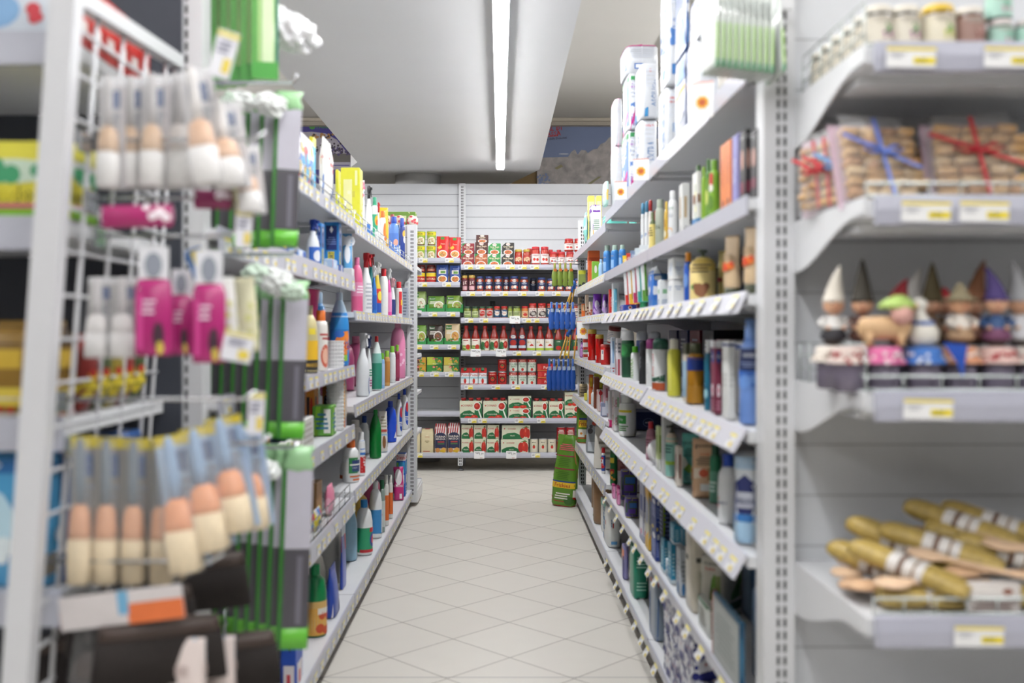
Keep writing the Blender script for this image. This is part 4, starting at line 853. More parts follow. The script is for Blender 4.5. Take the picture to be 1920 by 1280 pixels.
# second shelf down: shampoos and hair care
SH = 'second hygiene shelf'; z = 1.43
orange = bx('#e2803a', [('b', '#e2803a', 0, 1), V('#a83a24', 'Color', 0, .6, .4), ('e', '#7a3a2a', 0, .15, .4, .05)], name='hair_colour_box')
blackb = bx('#2c2a2e', [('e', '#c9988a', 0, .6, .5, .14), ('r', '#7a1f3c', -.6, .6, .15, .3), T('#d8d8dc', 'LUX', .9, .06, .7)], name='hair_colour_box')
srow(1, z, 'B', [
 (bt('aero', '#e6e8ea', '#5b9ac0', '#eef0f2', (.05, .7), [T('#2f6fb0', 'SP', .5, .1, .6)]), 652, 684, 168, 'white hairspray with light blue cap'), (bt('aero', '#e6e8ea', '#5b9ac0', '#eef0f2', (.05, .7), [T('#2f6fb0', 'SP', .5, .1, .6)]), 685, 716, 168, 'white hairspray with light blue cap'),
 (bt('aero', '#e9e6e4', '#b83a3a', '#eee9e6', (.05, .7), [T('#b83a3a', 'F', .5, .1, .6)]), 716, 750, 160, 'white hairspray with red cap'),
 (bt('aero', '#8c2f2c', '#b53a34', None), 756, 806, 145, 'dark red hairspray can standing deeper', dict(x=.6)),
 (bt('flask', '#5f6a44', '#77805c', '#e2cf7a', (.1, .7), [fine('#6a5a34', .5, .9)]), 724, 780, 262, 'yellow labelled bottle with olive cap'),
 (bt('shampoo', '#a9b0a0', '#9aa392', None, (.1, .8), [T('#4a5a48', 'Ellè', .5, .12, .8)]), 778, 862, 150, 'sage green hair lotion bottle'),
 (bt('flask', '#d8ae3c', '#e0bc4c', None, (.1, .9), [V('#8a4a2a', 'oro', 0, .5, .4), ('e', '#e8dfc0', 0, .2, .5, .1)]), 850, 892, 172, 'mustard yellow hair bottle'),
 (bt('shampoo', '#e6e7e8', '#dfe0e2', None, (.1, .8), [T('#3f7a5a', 'EQUI', .8, .08, .6), T('#8a93a0', 'BIO', .6, .1, .6), ('e', '#e8b98a', 0, .2, .5, .08), ('e', '#e6e7e8', 0, .18, .4, .06)]), 890, 975, 78, 'white shampoo bottle with small green leaf'),
 (bx('#dcdcda', [('r', '#b8a07a', -.5, .2, .35, .75), fine('#a8a8aa', .05, .2)], name='shampoo_bottle', cat='bottle'), 975, 1068, 12, 'square pearl grey shampoo bottle with gold panel', dict(l=.05)),
], SH)
srow(1, z, 'A', [
 (bx('#e8e6e2', [('b', '#3a84c0', 0, .18), ('r', '#8a5a3a', -.6, .6, .45, .6)], name='sun_cream_box'), 762, 784, 1025, 'narrow white and blue cosmetics box', dict(l=.06)),
 (bt('shampoo', '#3f6a34', '#3a5f2c', '#4a7a3a', (.1, .7), [('s', '#d8d24a', 8, -.6, .6, .1, .9, .006)]), 785, 822, 990, 'dark green shampoo bottle'),
 (bt('shampoo', '#8fb83a', '#8fb83a', None), 820, 848, 1000, 'lime green shampoo bottle'), (bt('shampoo', '#4f8a34', '#44752c', '#6f9a3a', (.1, .7), [('e', '#d8e07a', 0, .5, .5, .2)]), 846, 874, 955, 'leaf green shampoo bottle'),
 (bt('shampoo', '#7fae34', '#6f9f2c', None, (.1, .9), [('r', '#c0392c', -.35, .35, .6, .85), ('e', '#e6e2d6', 0, .55, .4, .08), ('e', '#5f8a2a', 0, .25, .5, .16)]), 870, 932, 955, 'large green shampoo bottle with red mark'),
 (orange, 932, 964, 858, 'orange hair colour box', dict(l=.05)), (orange, 963, 1002, 832, 'orange hair colour box', dict(l=.05)),
 (bx('#8a86c0', [V('#d8d8e8', 'Viola', 0, .5, .4)], name='hair_colour_box'), 1001, 1046, 795, 'lilac hair colour box', dict(l=.05)), (blackb, 1046, 1112, 770, 'black hair colour box with face picture', dict(l=.05)), (blackb, 1112, 1186, 765, 'black hair colour box with face picture', dict(l=.05)),
], SH)
# third shelf: body care, oral care
SH = 'third hygiene shelf'; z = 1.236
beige = lambda s, h: bottle('tottle', s, h, '#d8bd98', '#3a3f2a', None, (.2, .8), [('e', '#e0752c', 0, .5, .7, .1), ('s', '#d8502c', 5, -.5, .5, .4, .6, .006), fine('#8a7050', .65, .85)], depth=.9, name='cream_tube', cat='tube')
srow(1, z, 'B', [
 (beige, 1548, 1700, 275, 'beige cream tube standing on its dark cap'), (beige, 1375, 1528, 305, 'beige cream tube standing on its dark cap'),
 (lambda s, h: bottle('tottle', s, h, '#e6d27a', '#3a3f2a', None, (.2, .8), [('e', '#a8402c', 0, .4, .5, .08)], depth=.9, name='cream_tube', cat='tube'), 1316, 1392, 370, 'pale yellow cream tube behind the beige ones', dict(x=.6)),
 (bt('round', '#e2c568', '#5a6650', '#e6d08a', (.05, .86), [('r', '#d8bda0', -1, -.1, 0, 1), fine('#7a6440', .62, .85, 3), ('e', '#4f8f4a', -.4, .3, .2, .06), ('s', '#8a5a3c', 9, -.4, .5, .15, .35, .011)], neck='pump', name='soap_bottle'), 1092, 1316, 470, 'big yellow almond soap bottle with dark pump', dict(turn=1.1)),
 (bt('round', '#56604a', '#56604a', None, name='soap_bottle'), 1150, 1270, 452, 'dark capped bottle behind the yellow soap', dict(x=.66)),
 (bt('shampoo', '#2454b5', '#e89a2c', None, (.1, .8), [('e', '#6f9ae0', 0, .5, .5, .2)]), 1025, 1095, 492, 'royal blue bottle with orange cap'),
 (po('#e6bf52', [('e', '#5f7a3a', 0, .1, .6, .08)], style='gusset'), 905, 1000, 480, 'yellow refill pouch standing behind white boxes', dict(l=.05, x=.6, face=.3)),
 (bx('#e9eaec', [fine('#9aa6be', .6, .8, 2)], name='soap_box'), 878, 1028, 846, 'white soap box, lower', dict(l=.09)), (bx('#eceded', [('r', '#dfe6ee', -.5, .8, .2, .8), fine('#9aa6be', .4, .6, 2)], name='soap_box'), 880, 1026, 645, 'white soap box, upper', dict(l=.09, vB=842)),
 (bx('#e6eaee', [('r', '#7fb08a', -.4, .6, .5, .66), fine('#7f93b5', .1, .3, 3)], name='floss_box'), 790, 888, 845, 'small white box with green rectangle', dict(l=.05)),
 (po('#3f7fd0', [('b', '#2f6fc8', .2, .8), ('b', '#e6eaf0', .82, 1), ('s', '#e6eaf2', 5, -.6, .6, .3, .8, .01)], style='brick', name='cotton_bud_pack'), 710, 828, 640, 'blue and white bud pack', dict(l=.1)),
 (po('#4f93d8', [('e', '#cfe0f2', 0, .5, .5, .3)], style='pillow', name='tissue_packet', cat='packet'), 770, 890, 740, 'pale blue tissue packet leaning behind', dict(l=.05, x=.6, face=.3)),
 (bt('round', '#2f8a5a', '#2f5a4a', '#1f7a4a', (.3, .9), [('e', '#9fd0b0', 0, .8, .4, .12), ('r', '#e0e6e0', -.5, .5, .2, .5)]), 645, 710, 680, 'green mouthwash bottle with pale label'),
 (bx('#7a3a5c', [V('#e6dfe6', 'dent', 0, .5, .4)], name='toothpaste_box'), 604, 645, 690, 'plum toothpaste box', dict(l=.04, x=.575)),
 (bx('#3aa0a0', [V('#e6dfe6', 'dent', 0, .5, .4)], name='toothpaste_box'), 566, 606, 800, 'teal toothpaste box', dict(l=.04, x=.575)),
 (bx('#e4e7ea', [V('#2f6a8a', 'mentadent', 0, .5, .42, .9)], name='toothpaste_box'), 398, 462, 756, 'white toothpaste box with upright writing', dict(l=.04)),
 (bx('#c8281f', [V('#e6dfe6', 'COLGATE', 0, .5, .4, .9)], name='toothpaste_box'), 370, 412, 922, 'red toothpaste box', dict(l=.04)),
 (bx('#5a9fb8', [V('#e6eef2', 'AZ', 0, .5, .4)], name='toothpaste_box'), 412, 442, 920, 'pale teal toothpaste box', dict(l=.04)),
 (bx('#2440a0', [('e', '#d8e0e8', 0, .6, .3, .3), ('e', '#b8281f', .0, .6, .2, .15)], name='display_tray', cat='tray'), 470, 610, 1062, 'low blue display tray of toothbrushes', dict(l=.12, x=.505)),
], SH)
@cached
def brushpack(c1, c2, h=.2):
    g = G(); w_ = .05; g.box(-w_/2, w_/2, 0, .002, 0, h, M('#e9ecef', .3)); f = lambda u, v, e: (u*w_/2, -e, v*h)
    g.art([('b', c2, .78, 1), ('r', c1, -.9, .9, 0, .2), ('t', '#f4f4f4', 'ORAL', 0, .9, .06, .8)], f, w_/2, h)
    a = g.mesh('card'); g = G()
    g.loft([(.02, .012, .006), (h*.4, .010, .006), (h*.6, .007, .004), (h*.72, .012, .006), (h*.8, .010, .005)], M(c1, .3), seg=10); g.v = [(x, y-.008, z) for x, y, z in g.v]
    g.box(-.005, .005, -.018, -.01, h*.66, h*.78, M('#eef2f6', .6)); b = g.mesh('toothbrush')
    return ('toothbrush_pack', 'toothbrush pack', [('card', a, []), ('toothbrush', b, [])])
for i, (c1, c2, nm) in enumerate((('#d8342c', '#e8c52e', 'red and yellow'), ('#e8b52e', '#c0392c', 'yellow'), ('#c23a6a', '#7a8fb0', 'pink'), ('#3aa79a', '#c9d6dc', 'teal'), ('#5f9a3a', '#d8dde2', 'green'))):
    y = 4.0-.12*i; put(brushpack(c1, c2), (.53, y, z+.03), -.75, f'{nm} toothbrush on a clear card', SH, tilt=(.1, 0))
# far bay: second shelf
SH = 'second hygiene shelf'
mw = bt('shampoo', '#3f86cc', '#9fb8ac', '#2f76c0', (.12, .7), [T('#c9a87a', 'fresh', .85, .08, .7), ('r', '#8ab4e0', -.4, .4, .1, .6)], rough=.15)
srow(1, 1.43, 'B', [(mw, 330, 396, 545, 'blue mouthwash bottle with pale green cap'), (mw, 396, 462, 545, 'blue mouthwash bottle with pale green cap'), (mw, 464, 522, 545, 'blue mouthwash bottle with pale green cap'),
 (bt('flask', '#9fc4e8', '#9fc4e8', None), 286, 330, 665, 'pale blue oval bottle'),
 (bx('#d8632c', [('b', '#b8481f', .7, .8), ('s', '#e8c58a', 4, -.6, .6, .3, .6, .008)], name='plaster_box'), 190, 296, 565, 'orange plaster box', dict(l=.06)),
 (bx('#7fb83a', [('e', '#e8e4d8', 0, .6, .4, .2), ('b', '#d8632c', 0, .08)], name='plaster_box'), 226, 290, 685, 'green plaster box in front of the orange one', dict(l=.03, x=.505)),
], SH)
# far bay top: nappies and wipes
SH = 'top hygiene shelf'
teal = po('#8fdcd0', [('b', '#6ecfc2', .1, .9), ('r', '#d8e0e0', -.25, .25, 0, 1), ('r', '#e6ecec', -.7, .7, .7, 1)], style='soft', name='nappy_pack', cat='nappy pack')
srow(1, 1.67, 'Q', [(po('#8ad4cc', [('b', '#d8ecec', .4, .9), ('e', '#c9392c', 0, .2, .2, .04)], style='pillow', name='wipes_packet', cat='packet'), 208, 280, 428, 'pale teal wipes pack', dict(l=.1, x=.485)),
 (po('#ecebea', [('b', '#6a2a9c', .8, 1), ('r', '#6a2a9c', -1, -.75, .3, 1), ('r', '#e8b03a', -1, -.6, 0, .3), fine('#7fa08a', .3, .6, 6)], style='soft', name='nappy_pack', cat='nappy pack'), 283, 436, 345, 'white nappy pack with purple edge', dict(l=.16)),
 (bx('#e8d86a', [('r', '#efe8b0', -.8, .8, .3, .9), fine('#b8a850', .4, .8, 4)], name='baby_food_box'), 262, 350, 235, 'pale yellow baby food box', dict(l=.08, x=.6)), (bx('#e8d86a', [('r', '#efe8b0', -.8, .8, .3, .9), fine('#b8a850', .4, .8, 4)], name='baby_food_box'), 360, 436, 235, 'pale yellow baby food box', dict(l=.08, x=.62)),
 (teal, 440, 754, 450, 'teal nappy pack under the paper shelf', dict(l=.2, vB=638)), (teal, 762, 860, 450, 'teal nappy pack beside the first', dict(l=.2, vB=638, x=.66)),
 (po('#bfe6dc', [('b', '#d8efe8', .2, .8), ('s', '#e8c96a', 5, -.6, .6, .2, .9, .01)], style='soft', name='nappy_pack', cat='nappy pack'), 445, 525, 60, 'mint nappy pack beside the roll packs', dict(l=.14, vB=335, x=.49)),
], SH)
# fourth level: candles and deodorants
SH = 'candle shelf'
candle = lambda s, h: bottle('candle', s, h, '#b5140f', '#c2a23c', None, (.1, .5), [('r', '#e8e4e0', -.3, .0, .05, .4)], rough=.1, name='grave_candle', cat='candle')
srow(1, .986, 'C', [
 (lambda s, h: pouch(s*1.1, s, h, '#6a2a86', [('s', '#c98ad0', 8, -.7, .7, .1, .9, .012)], None, 'tuft', 'potpourri_bag', 'bag'), 128, 165, 280, 'small purple gift bag'), (lambda s, h: pouch(s*1.1, s, h, '#7a3a96', [('s', '#c98ad0', 8, -.7, .7, .1, .9, .012)], None, 'tuft', 'potpourri_bag', 'bag'), 140, 200, 172, 'taller purple gift bag', dict(x=.56)),
 (bx('#e6e0dc', [('b', '#c23a30', .72, .86), ('b', '#c23a30', .4, .52), ('b', '#5a7a4a', .3, .38), ('b', '#c23a30', .08, .2)], name='tea_light_box'), 150, 196, 228, 'white and red tea light boxes in a column', dict(l=.06)),
 (candle, 196, 272, 170, 'tall red grave candle with gold lid'), (candle, 262, 332, 215, 'red grave candle with pale rim'), (lambda s, h: bottle('candle', s, h, '#c2201a', '#b8403a', '#b8181a', (.1, .8), [('r', '#e8e4e0', -.2, .35, .2, .9), ('r', '#5a6a8a', .1, .25, .6, .85)], rough=.15, name='grave_candle', cat='candle'), 308, 390, 300, 'short red candle with white sticker'),
 (lambda s, h: bottle('candle', s, h, '#8a1c1c', '#6a1414', '#d8d2cc', (.1, .75), [fine('#8a8a92', .2, .9, 5)], name='incense_tin', cat='tin'), 362, 470, 112, 'dark red tin leaning over the candles', dict(x=.56, vB=290, tilt=(0, .18))),
], SH)
SH = 'deodorant shelf'; z = .958
cap_w = '#e6e8ea'
srow(1, z, 'C', [
 (bx('#d8e2ee', [('r', '#8ab4e0', -.6, .2, .3, .9), fine('#b8424a', .05, .2, 2)], name='cosmetics_box'), 386, 430, 240, 'pale blue cosmetics box', dict(l=.05)), (bx('#e2dce0', [('r', '#b84a5a', -.7, .2, .0, .45), fine('#7a7a8a', .6, .9, 3)], name='cosmetics_box'), 432, 484, 246, 'white cosmetics box with red panel', dict(l=.05)),
 (bt('aero', '#1f5a3c', cap_w, '#2f7a44', (.45, .72), [('e', '#3f9a54', 0, .5, .6, .4)], bands=((.0, .42, '#1c4a34'),)), 490, 600, 178, 'green deodorant can with white cap'),
 (bt('aero', '#2a3f7a', cap_w), 614, 716, 186, 'white capped deodorant can deeper on the shelf', dict(x=.62)), (bt('aero', '#2a3f7a', cap_w), 724, 830, 192, 'white capped deodorant can deeper on the shelf', dict(x=.66)),
 (bt('shampoo', '#e8eaea', '#5fc02c', None, (.1, .8), [V('#7ab03a', 'NATURA', 0, .4, .3)]), 566, 642, 318, 'white roll-on with lime cap'),
 (bt('aero', '#26272b', '#2c2e36', '#1f2024', (.03, .72), [('p', '#8a8c92', [(-.9, .2), (.1, .55), (.1, .63), (-.9, .28)]), ('p', '#8a8c92', [(-.9, .34), (.1, .69), (.1, .77), (-.9, .42)]), ('p', '#8a8c92', [(-.9, .48), (.1, .83), (.1, .91), (-.9, .56)])]), 640, 710, 268, 'black deodorant can with grey stripes'),
 (bt('aero', '#e8e9ea', '#a8448a', None, (.1, .7), [V('#c9ccd0', 'rose', 0, .5, .2)]), 698, 790, 250, 'white deodorant can with violet cap'),
 (bt('aero', '#e4e6e6', '#2a5a4a', '#e8eaea', (.0, .74), [V('#c23a30', 'BOROTALCO', -.35, .66, .3, .6), ('p', '#2a5a44', [(-1, .22), (1, .22), (1, .42), (.2, .34), (-1, .30)]), ('b', '#b5542c', 0, .2), ('t', '#2a6a5a', '5', -.4, .3, .14, .4)]), 757, 900, 250, 'white deodorant can with green cap and orange base'),
 (bt('shampoo', '#d8d44a', '#ddd8c8', None, (.1, .75), [('r', '#e0dc6a', -.3, .3, 0, 1)]), 886, 1000, 256, 'bright yellow deodorant bottle with clear cap'),
 (bx('#d8cfc0', [('b', '#9fc0d8', .1, .7), ('b', '#3a402c', .82, 1)], name='deodorant_carton'), 1006, 1062, 290, 'narrow beige and blue deodorant stick', dict(l=.05)),
 (bt('shampoo', '#a8741a', '#44492f', '#a8761c', (.02, .3), [], bands=((.55, .76, '#1f3a8a'),), rough=.08), 1058, 1206, 288, 'golden body oil bottle with blue band'),
 (bt('shampoo', '#1f6a86', '#dfe3e2', None, (.1, .8), [('e', '#9fd0dc', 0, .2, .5, .1)]), 1200, 1262, 268, 'teal body mist bottle'),
 (bx('#7a2a44', [T('#c9c6d8', 'NIVEA', .78, .07, .7), ('e', '#1f4a9a', 0, .78, .62, .09), T('#e8e4ea', 'NIVEA', .78, .05, .5), ('e', '#efe2ea', 0, .32, .5, .09), ('e', '#d0486a', 0, .32, .2, .04), fine('#c98aa0', .05, .2, 3), ('b', '#e2e4e8', .9, 1)], name='shower_bottle', cat='bottle'), 1246, 1346, 268, 'maroon shower bottle with white flower', dict(l=.05)),
 (bx('#e2e3e1', [('b', '#3a4a8a', .93, .96), fine('#c9cac8', .4, .6, 3)], name='shower_bottle', cat='bottle'), 1346, 1462, 270, 'plain white square shower bottle', dict(l=.06)),
 (bx('#dfe0df', [('r', '#5a3a4a', -1, -.6, 0, .9), ('b', '#3a5a9a', .9, .97)], name='shower_bottle', cat='bottle'), 1456, 1545, 282, 'white shower bottle with dark edge', dict(l=.06, x=.58)),
 (lambda s, h: bottle('flask', s, h, '#6f93d6', '#7fa2e0', '#20305e', (.36, .72), [('r', '#3a6ac0', -1, 1, 0, .42), ('s', '#6f9ae0', 9, -.9, .9, .05, .38, .012), T('#dfe4f0', 'NIVEA', .82, .1, .8), fine('#8a9ac8', .5, .66, 2)], depth=1.0), 1516, 1720, 0, 'large sky blue shower gel bottle with navy label', dict(turn=1.2)),
], SH)
# fifth level
SH = 'intimate care shelf'; z = .703
srow(1, z, 'C', [
 (bx('#e8e6e6', [V('#c9386a', 'Care', -.4, .7, .5, .3), V('#c9386a', 'Care', -.4, .25, .5, .3), ('r', '#9fc0a0', 0, .7, .6, .85), ('r', '#9fc0a0', 0, .7, .15, .4), ('r', '#c9386a', .88, 1, 0, 1)], name='hygiene_box'), 400, 470, 702, 'white box with pink writing, stacked pair', dict(l=.08)),
 (bt('shampoo', '#e6e8e4', '#e6e8e4', '#efeff0', (.05, .8), [('b', '#d8c83a', .72, .8), ('r', '#3fa04a', -.5, .5, .35, .62), T('#eef6ee', 'Dily', .48, .1, .5), fine('#5a9a5a', .1, .3, 3)]), 470, 615, 742, 'white intimate wash bottle with green square'),
 (bx('#d8d4d6', [('b', '#c9186a', 0, .2)], name='hygiene_box'), 368, 398, 700, 'narrow white box with magenta base', dict(l=.05)),
 (bx('#1f2f63', [('e', '#8a9ac8', 0, .42, .4, .24), ('e', '#1f2f63', 0, .42, .37, .22), T('#d8deee', 'NIVEA', .42, .09, .5)], name='gift_box'), 545, 830, 880, 'navy square gift box with round logo', dict(l=.2, x=.62)),
], SH)
cot = cached(lambda r, L_: None) if False else None
g = G()
@cached
def cotton(r, L_):
    g = G(); T_ = Matrix.Rotation(PI/2, 4, 'Y'); g.loft([(-L_/2, r*1.2, r*1.2), (-L_/2+.01, 2*r, 2*r), (L_/2-.01, 2*r, 2*r), (L_/2, r*1.2, r*1.2)], M('#f0eef0', .7, scale=60), T=T_)
    a = g.mesh('cotton'); g = G(); g.loft([(-L_/2-.02, r*.7, r*.7), (-L_/2+.0, 2.06*r, 2.06*r), (L_/2, 2.06*r, 2.06*r), (L_/2+.02, r*.6, r*.6)], FILM, T=T_); g.loft([(-.02, 2.1*r, 2.1*r), (-.012, 2.1*r, 2.1*r)], M('#8a5aa0'), T=T_, caps=False)
    return ('cotton_pad_pack', 'cotton pack', [('cotton', a, []), ('film', g.mesh('film'), [])])
put(cotton(.043, .13), (.565, 3.42, z+.045), 1.2, 'clear roll of round white cotton pads lying down', SH)
srow(1, z, 'D', [
 (bt('flask', '#b0788a', '#b82c3a', '#c890a4', (.08, .62), [('e', '#e6c9d2', 0, .3, .4, .16), fine('#7a4a5a', .5, .9, 3)]), 698, 782, -40, 'pink soap bottle with red cap'),
 (bx('#c9d89a', [('r', '#8fae4a', -.4, .6, .4, .8), ('b', '#e6e8e2', 0, .25)], name='wash_bottle', cat='bottle'), 776, 824, 0, 'pale green wash carton', dict(l=.05)),
 (bx('#c9cbca', [], name='wash_bottle', cat='bottle'), 822, 912, -130, 'tall plain grey bottle', dict(l=.05)),
 (bt('round', '#d8c8b4', '#33342a', '#8fc8bc', (.02, .75), [('b', '#9fc84a', .3, .4), fine('#3a6a64', .6, .85, 3)], neck='pump', name='soap_bottle'), 870, 972, -10, 'beige and aqua soap bottle with black pump'),
 (bx('#d8cfc4', [('r', '#8a4a34', -.3, .3, .2, .8)], name='cream_box'), 938, 1008, 170, 'narrow beige cream box', dict(l=.04)),
 (po('#5fb8ac', [T('#234a44', 'geomar', .8, .08, .8), fine('#2f6a60', .55, .72, 4), ('p', '#e6eee0', [(-.9, .55), (-.4, .5), (-.1, .36), (-.7, .3)]), ('p', '#6f9f2c', [(-.7, .3), (-.1, .42), (.6, .3), (-.1, .22)]), fine('#8ad0c6', .05, .18, 3)], name='bath_salt_pouch'), 990, 1160, 62, 'aqua bath salt pouch with green leaf', dict(l=.04, x=.545, face=.35)),
 (po('#d8b08a', [T('#3a332c', 'geomar', .86, .08, .8), T('#c95a34', 'scrub', .74, .05, .5), fine('#6a5a48', .55, .7, 4), ('p', '#e8d8c4', [(-.9, .5), (-.2, .5), (0, .36), (-.9, .32)]), ('e', '#d05a3a', -.1, .42, .36, .07), ('r', '#a9744a', .2, 1, .3, .5), ('r', '#e2e2de', -.35, .35, .12, .24)], name='bath_salt_pouch'), 1078, 1322, 106, 'peach bath salt pouch with red flower', dict(l=.04, x=.53, face=.25)),
 (bt('shampoo', '#2f7a58', '#1c4a34', '#5f9a80', (.02, .55), [fine('#c9e0d6', .3, .7, 3)]), 1250, 1345, 160, 'dark green bottle beside the peach pouch', dict(x=.56)),
 (bt('flask', '#dfe2e4', '#1f45a8', '#e2e4e6', (.02, .7), [('e', '#c93a3a', -.4, .5, .1, .04), ('e', '#3a7a4a', -.5, .4, .1, .04), ('e', '#c93a3a', -.4, .34, .1, .04), T('#3a4a7a', 'neutro', .42, .06, .6)]), 1330, 1510, 245, 'white liquid soap bottle with blue cap', dict(x=.52)),
 (lambda l, s, h: pouch(l, s, h, '#dfe4ea', [('p', '#2a3570', [(-1, .35), (-1, .68), (0, .8), (1, .68), (1, .35)]), ('r', '#c9cdda', -.85, .85, .42, .6), T('#2a3570', 'farmacotone', .51, .1, .8), ('p', '#3a7fc8', [(-1, .26), (1, .26), (1, .35), (-1, .35)]), ('p', '#a9cdea', [(-1, .02), (1, .02), (1, .26), (-1, .26)]), ('b', '#a9c4dc', .86, 1)], None, 'soft', 'cotton_wool_bag', 'bag'), 1440, 1750, 262, 'large blue and white cotton wool bag', dict(l=.1, face=.5)),
], SH)
# ---------------- hygiene side, lower levels
SH = 'pad shelf'; z = .393
lil = [('b', '#4a3a8a', 0, 1), ('r', '#d8d02e', .55, 1, 0, 1), ('r', '#3a5a34', .65, .92, .25, .75), ('e', '#b84ab0', -.3, .5, .35, .3), V('#e8e4f0', 'lines', -.3, .5, .35, .7)]
yel = [('b', '#d8cf2e', 0, 1), ('r', '#4a5a2c', -.55, .55, .15, .85), ('r', '#5a3a9a', -.45, .2, .2, .45), ('r', '#3a6ab0', -.3, .4, .5, .75)]
navy = [('b', '#1f3a8a', 0, 1), fine('#8a9ad0', .1, .5, 7), ('e', '#d8c02e', -.3, .82, .4, .05), ('e', '#e4e6ea', .2, .62, .6, .08)]
tbx = [('b', '#2a8ab0', 0, 1), ('b', '#d8e4ea', 0, .1), fine('#a9d4e2', .2, .8, 6)]
srow(1, z, 'D', [
 (bx('#c9868a', [('b', '#d89a98', .1, .9), V('#a85a60', 'soffici', 0, .5, .3)], name='tissue_box'), 400, 560, 285, 'dusty pink tissue box', dict(l=.12, x=.60)),
 (po('#d0308a', [('s', '#f0a0cc', 8, -.7, .7, .1, .9, .01), ('b', '#b01f70', .9, 1)], style='soft', name='pad_pack', cat='pad pack'), 398, 436, 500, 'magenta pad pack', dict(l=.06)), (po('#d0308a', [('s', '#f0a0cc', 8, -.7, .7, .1, .9, .01), ('b', '#b01f70', .9, 1)], style='soft', name='pad_pack', cat='pad pack'), 436, 470, 515, 'magenta pad pack', dict(l=.06)),
 (po('#4a3a8a', lil, yel, 'soft', 'pad_pack', 'pad pack'), 465, 600, 598, 'purple and yellow pad pack, lower', dict(l=.07, x=.55)), (po('#4a3a8a', lil, yel, 'soft', 'pad_pack', 'pad pack'), 505, 632, 612, 'purple and yellow pad pack at the shelf edge', dict(l=.07)),
 (po('#4a3a8a', lil, yel, 'soft', 'pad_pack', 'pad pack'), 468, 620, 378, 'purple and yellow pad pack, upper', dict(l=.07, vB=596, x=.54)),
 (bx('#a9adc4', [('r', '#3a4a9a', -.6, .6, .5, .75), ('r', '#e4e6ee', -.7, .7, .1, .4), ('e', '#c9408a', 0, .15, .3, .05)], name='pad_box'), 636, 684, 470, 'grey and blue pad box, tall pair', dict(l=.1)),
 (bx('#c9c6b4', [('p', '#e0b23a', [(-1, 0), (1, 0), (1, .3), (-1, .15)]), ('r', '#9aa6c0', -.6, .6, .4, .9), ('p', '#e0b23a', [(-1, .85), (1, .7), (1, 1), (-1, 1)])], name='pad_box'), 686, 738, 505, 'grey and yellow panty liner box', dict(l=.08)),
 (bx('#1f3a8a', navy, name='pad_box'), 738, 795, 560, 'navy panty liner box, upper', dict(l=.1, vB=815)), (bx('#1f3a8a', navy, name='pad_box'), 738, 795, 820, 'navy panty liner box, lower', dict(l=.1)),
 (bx('#23356e', [('p', '#a9cc3a', [(-1, 0), (-.2, .5), (-.7, 1), (-1, 1)]), fine('#8a9ad0', .2, .8, 7)], name='pad_box'), 786, 900, 600, 'large navy box with lime corner', dict(l=.14, x=.58)),
 (bx('#2a8ab0', tbx, name='medicine_box'), 820, 880, 975, 'small turquoise plaster box, lower', dict(l=.06)), (bx('#2a8ab0', tbx, name='medicine_box'), 880, 948, 1012, 'small turquoise plaster box, lower', dict(l=.06)),
 (bx('#2a8ab0', tbx, name='medicine_box'), 898, 985, 850, 'small turquoise plaster box, upper', dict(l=.07, vB=1010)), (bx('#2a8ab0', tbx, name='medicine_box'), 985, 1060, 860, 'small turquoise plaster box deeper on the shelf', dict(l=.07, vB=1040, x=.6)),
 (bx('#dfe6ec', [('p', '#2f8ac8', [(-.6, .5), (.4, .5), (.1, .8)]), fine('#7fa8c4', .1, .4, 4)], name='medicine_box'), 862, 950, 1160, 'white box with blue bird mark', dict(l=.06)),
 (bx('#b9c0c8', [('e', '#2a6aa0', 0, .15, .5, .14), fine('#8a929c', .3, .8, 5)], name='medicine_box'), 952, 1042, 1060, 'grey box with blue circle', dict(l=.06)),
 (po('#cfc8b8', [('r', '#3a3a34', -.3, .3, .62, .68)], [('b', '#c4bca9', 0, 1), ('r', '#3a3a34', -.4, .5, .62, .68)], 'soft', 'nappy_pack', 'nappy pack'), 1020, 1290, 905, 'tall beige unprinted nappy pack', dict(l=.1)),
], SH)
g = None
srow(1, z, 'E', [
 (lambda l, s, h: pouch(l, s, h, '#c9c6ba', [('b', '#2f5a3a', .0, .26), ('r', '#8a9a5c', .3, .75, .3, .72), T('#c24a3c', 'bebè', .82, .06, .5), T('#4a4a44', 'ORGANIC', .9, .05, .6), ('p', '#4f7a34', [(-.1, .3), (.15, .33), (.3, .7), (.1, .66)]), ('p', '#6f9a3c', [(.1, .5), (.45, .55), (.35, .76), (.15, .68)])], None, 'soft', 'nappy_pack', 'nappy pack'), 1180, 1500, 215, 'grey white nappy pack with green plant drawing', dict(l=.12, face=.7, x=.56)),
 (po('#3a5a80', [('r', '#8aa0b8', -.3, .5, .1, .9)], [('b', '#42648a', 0, 1), ('r', '#7f96ae', -.3, .6, .15, .95)], 'soft', 'nappy_pack', 'nappy pack'), 1490, 1760, 270, 'large slate blue pack under the cotton bag', dict(l=.16, x=.66)),
], SH)
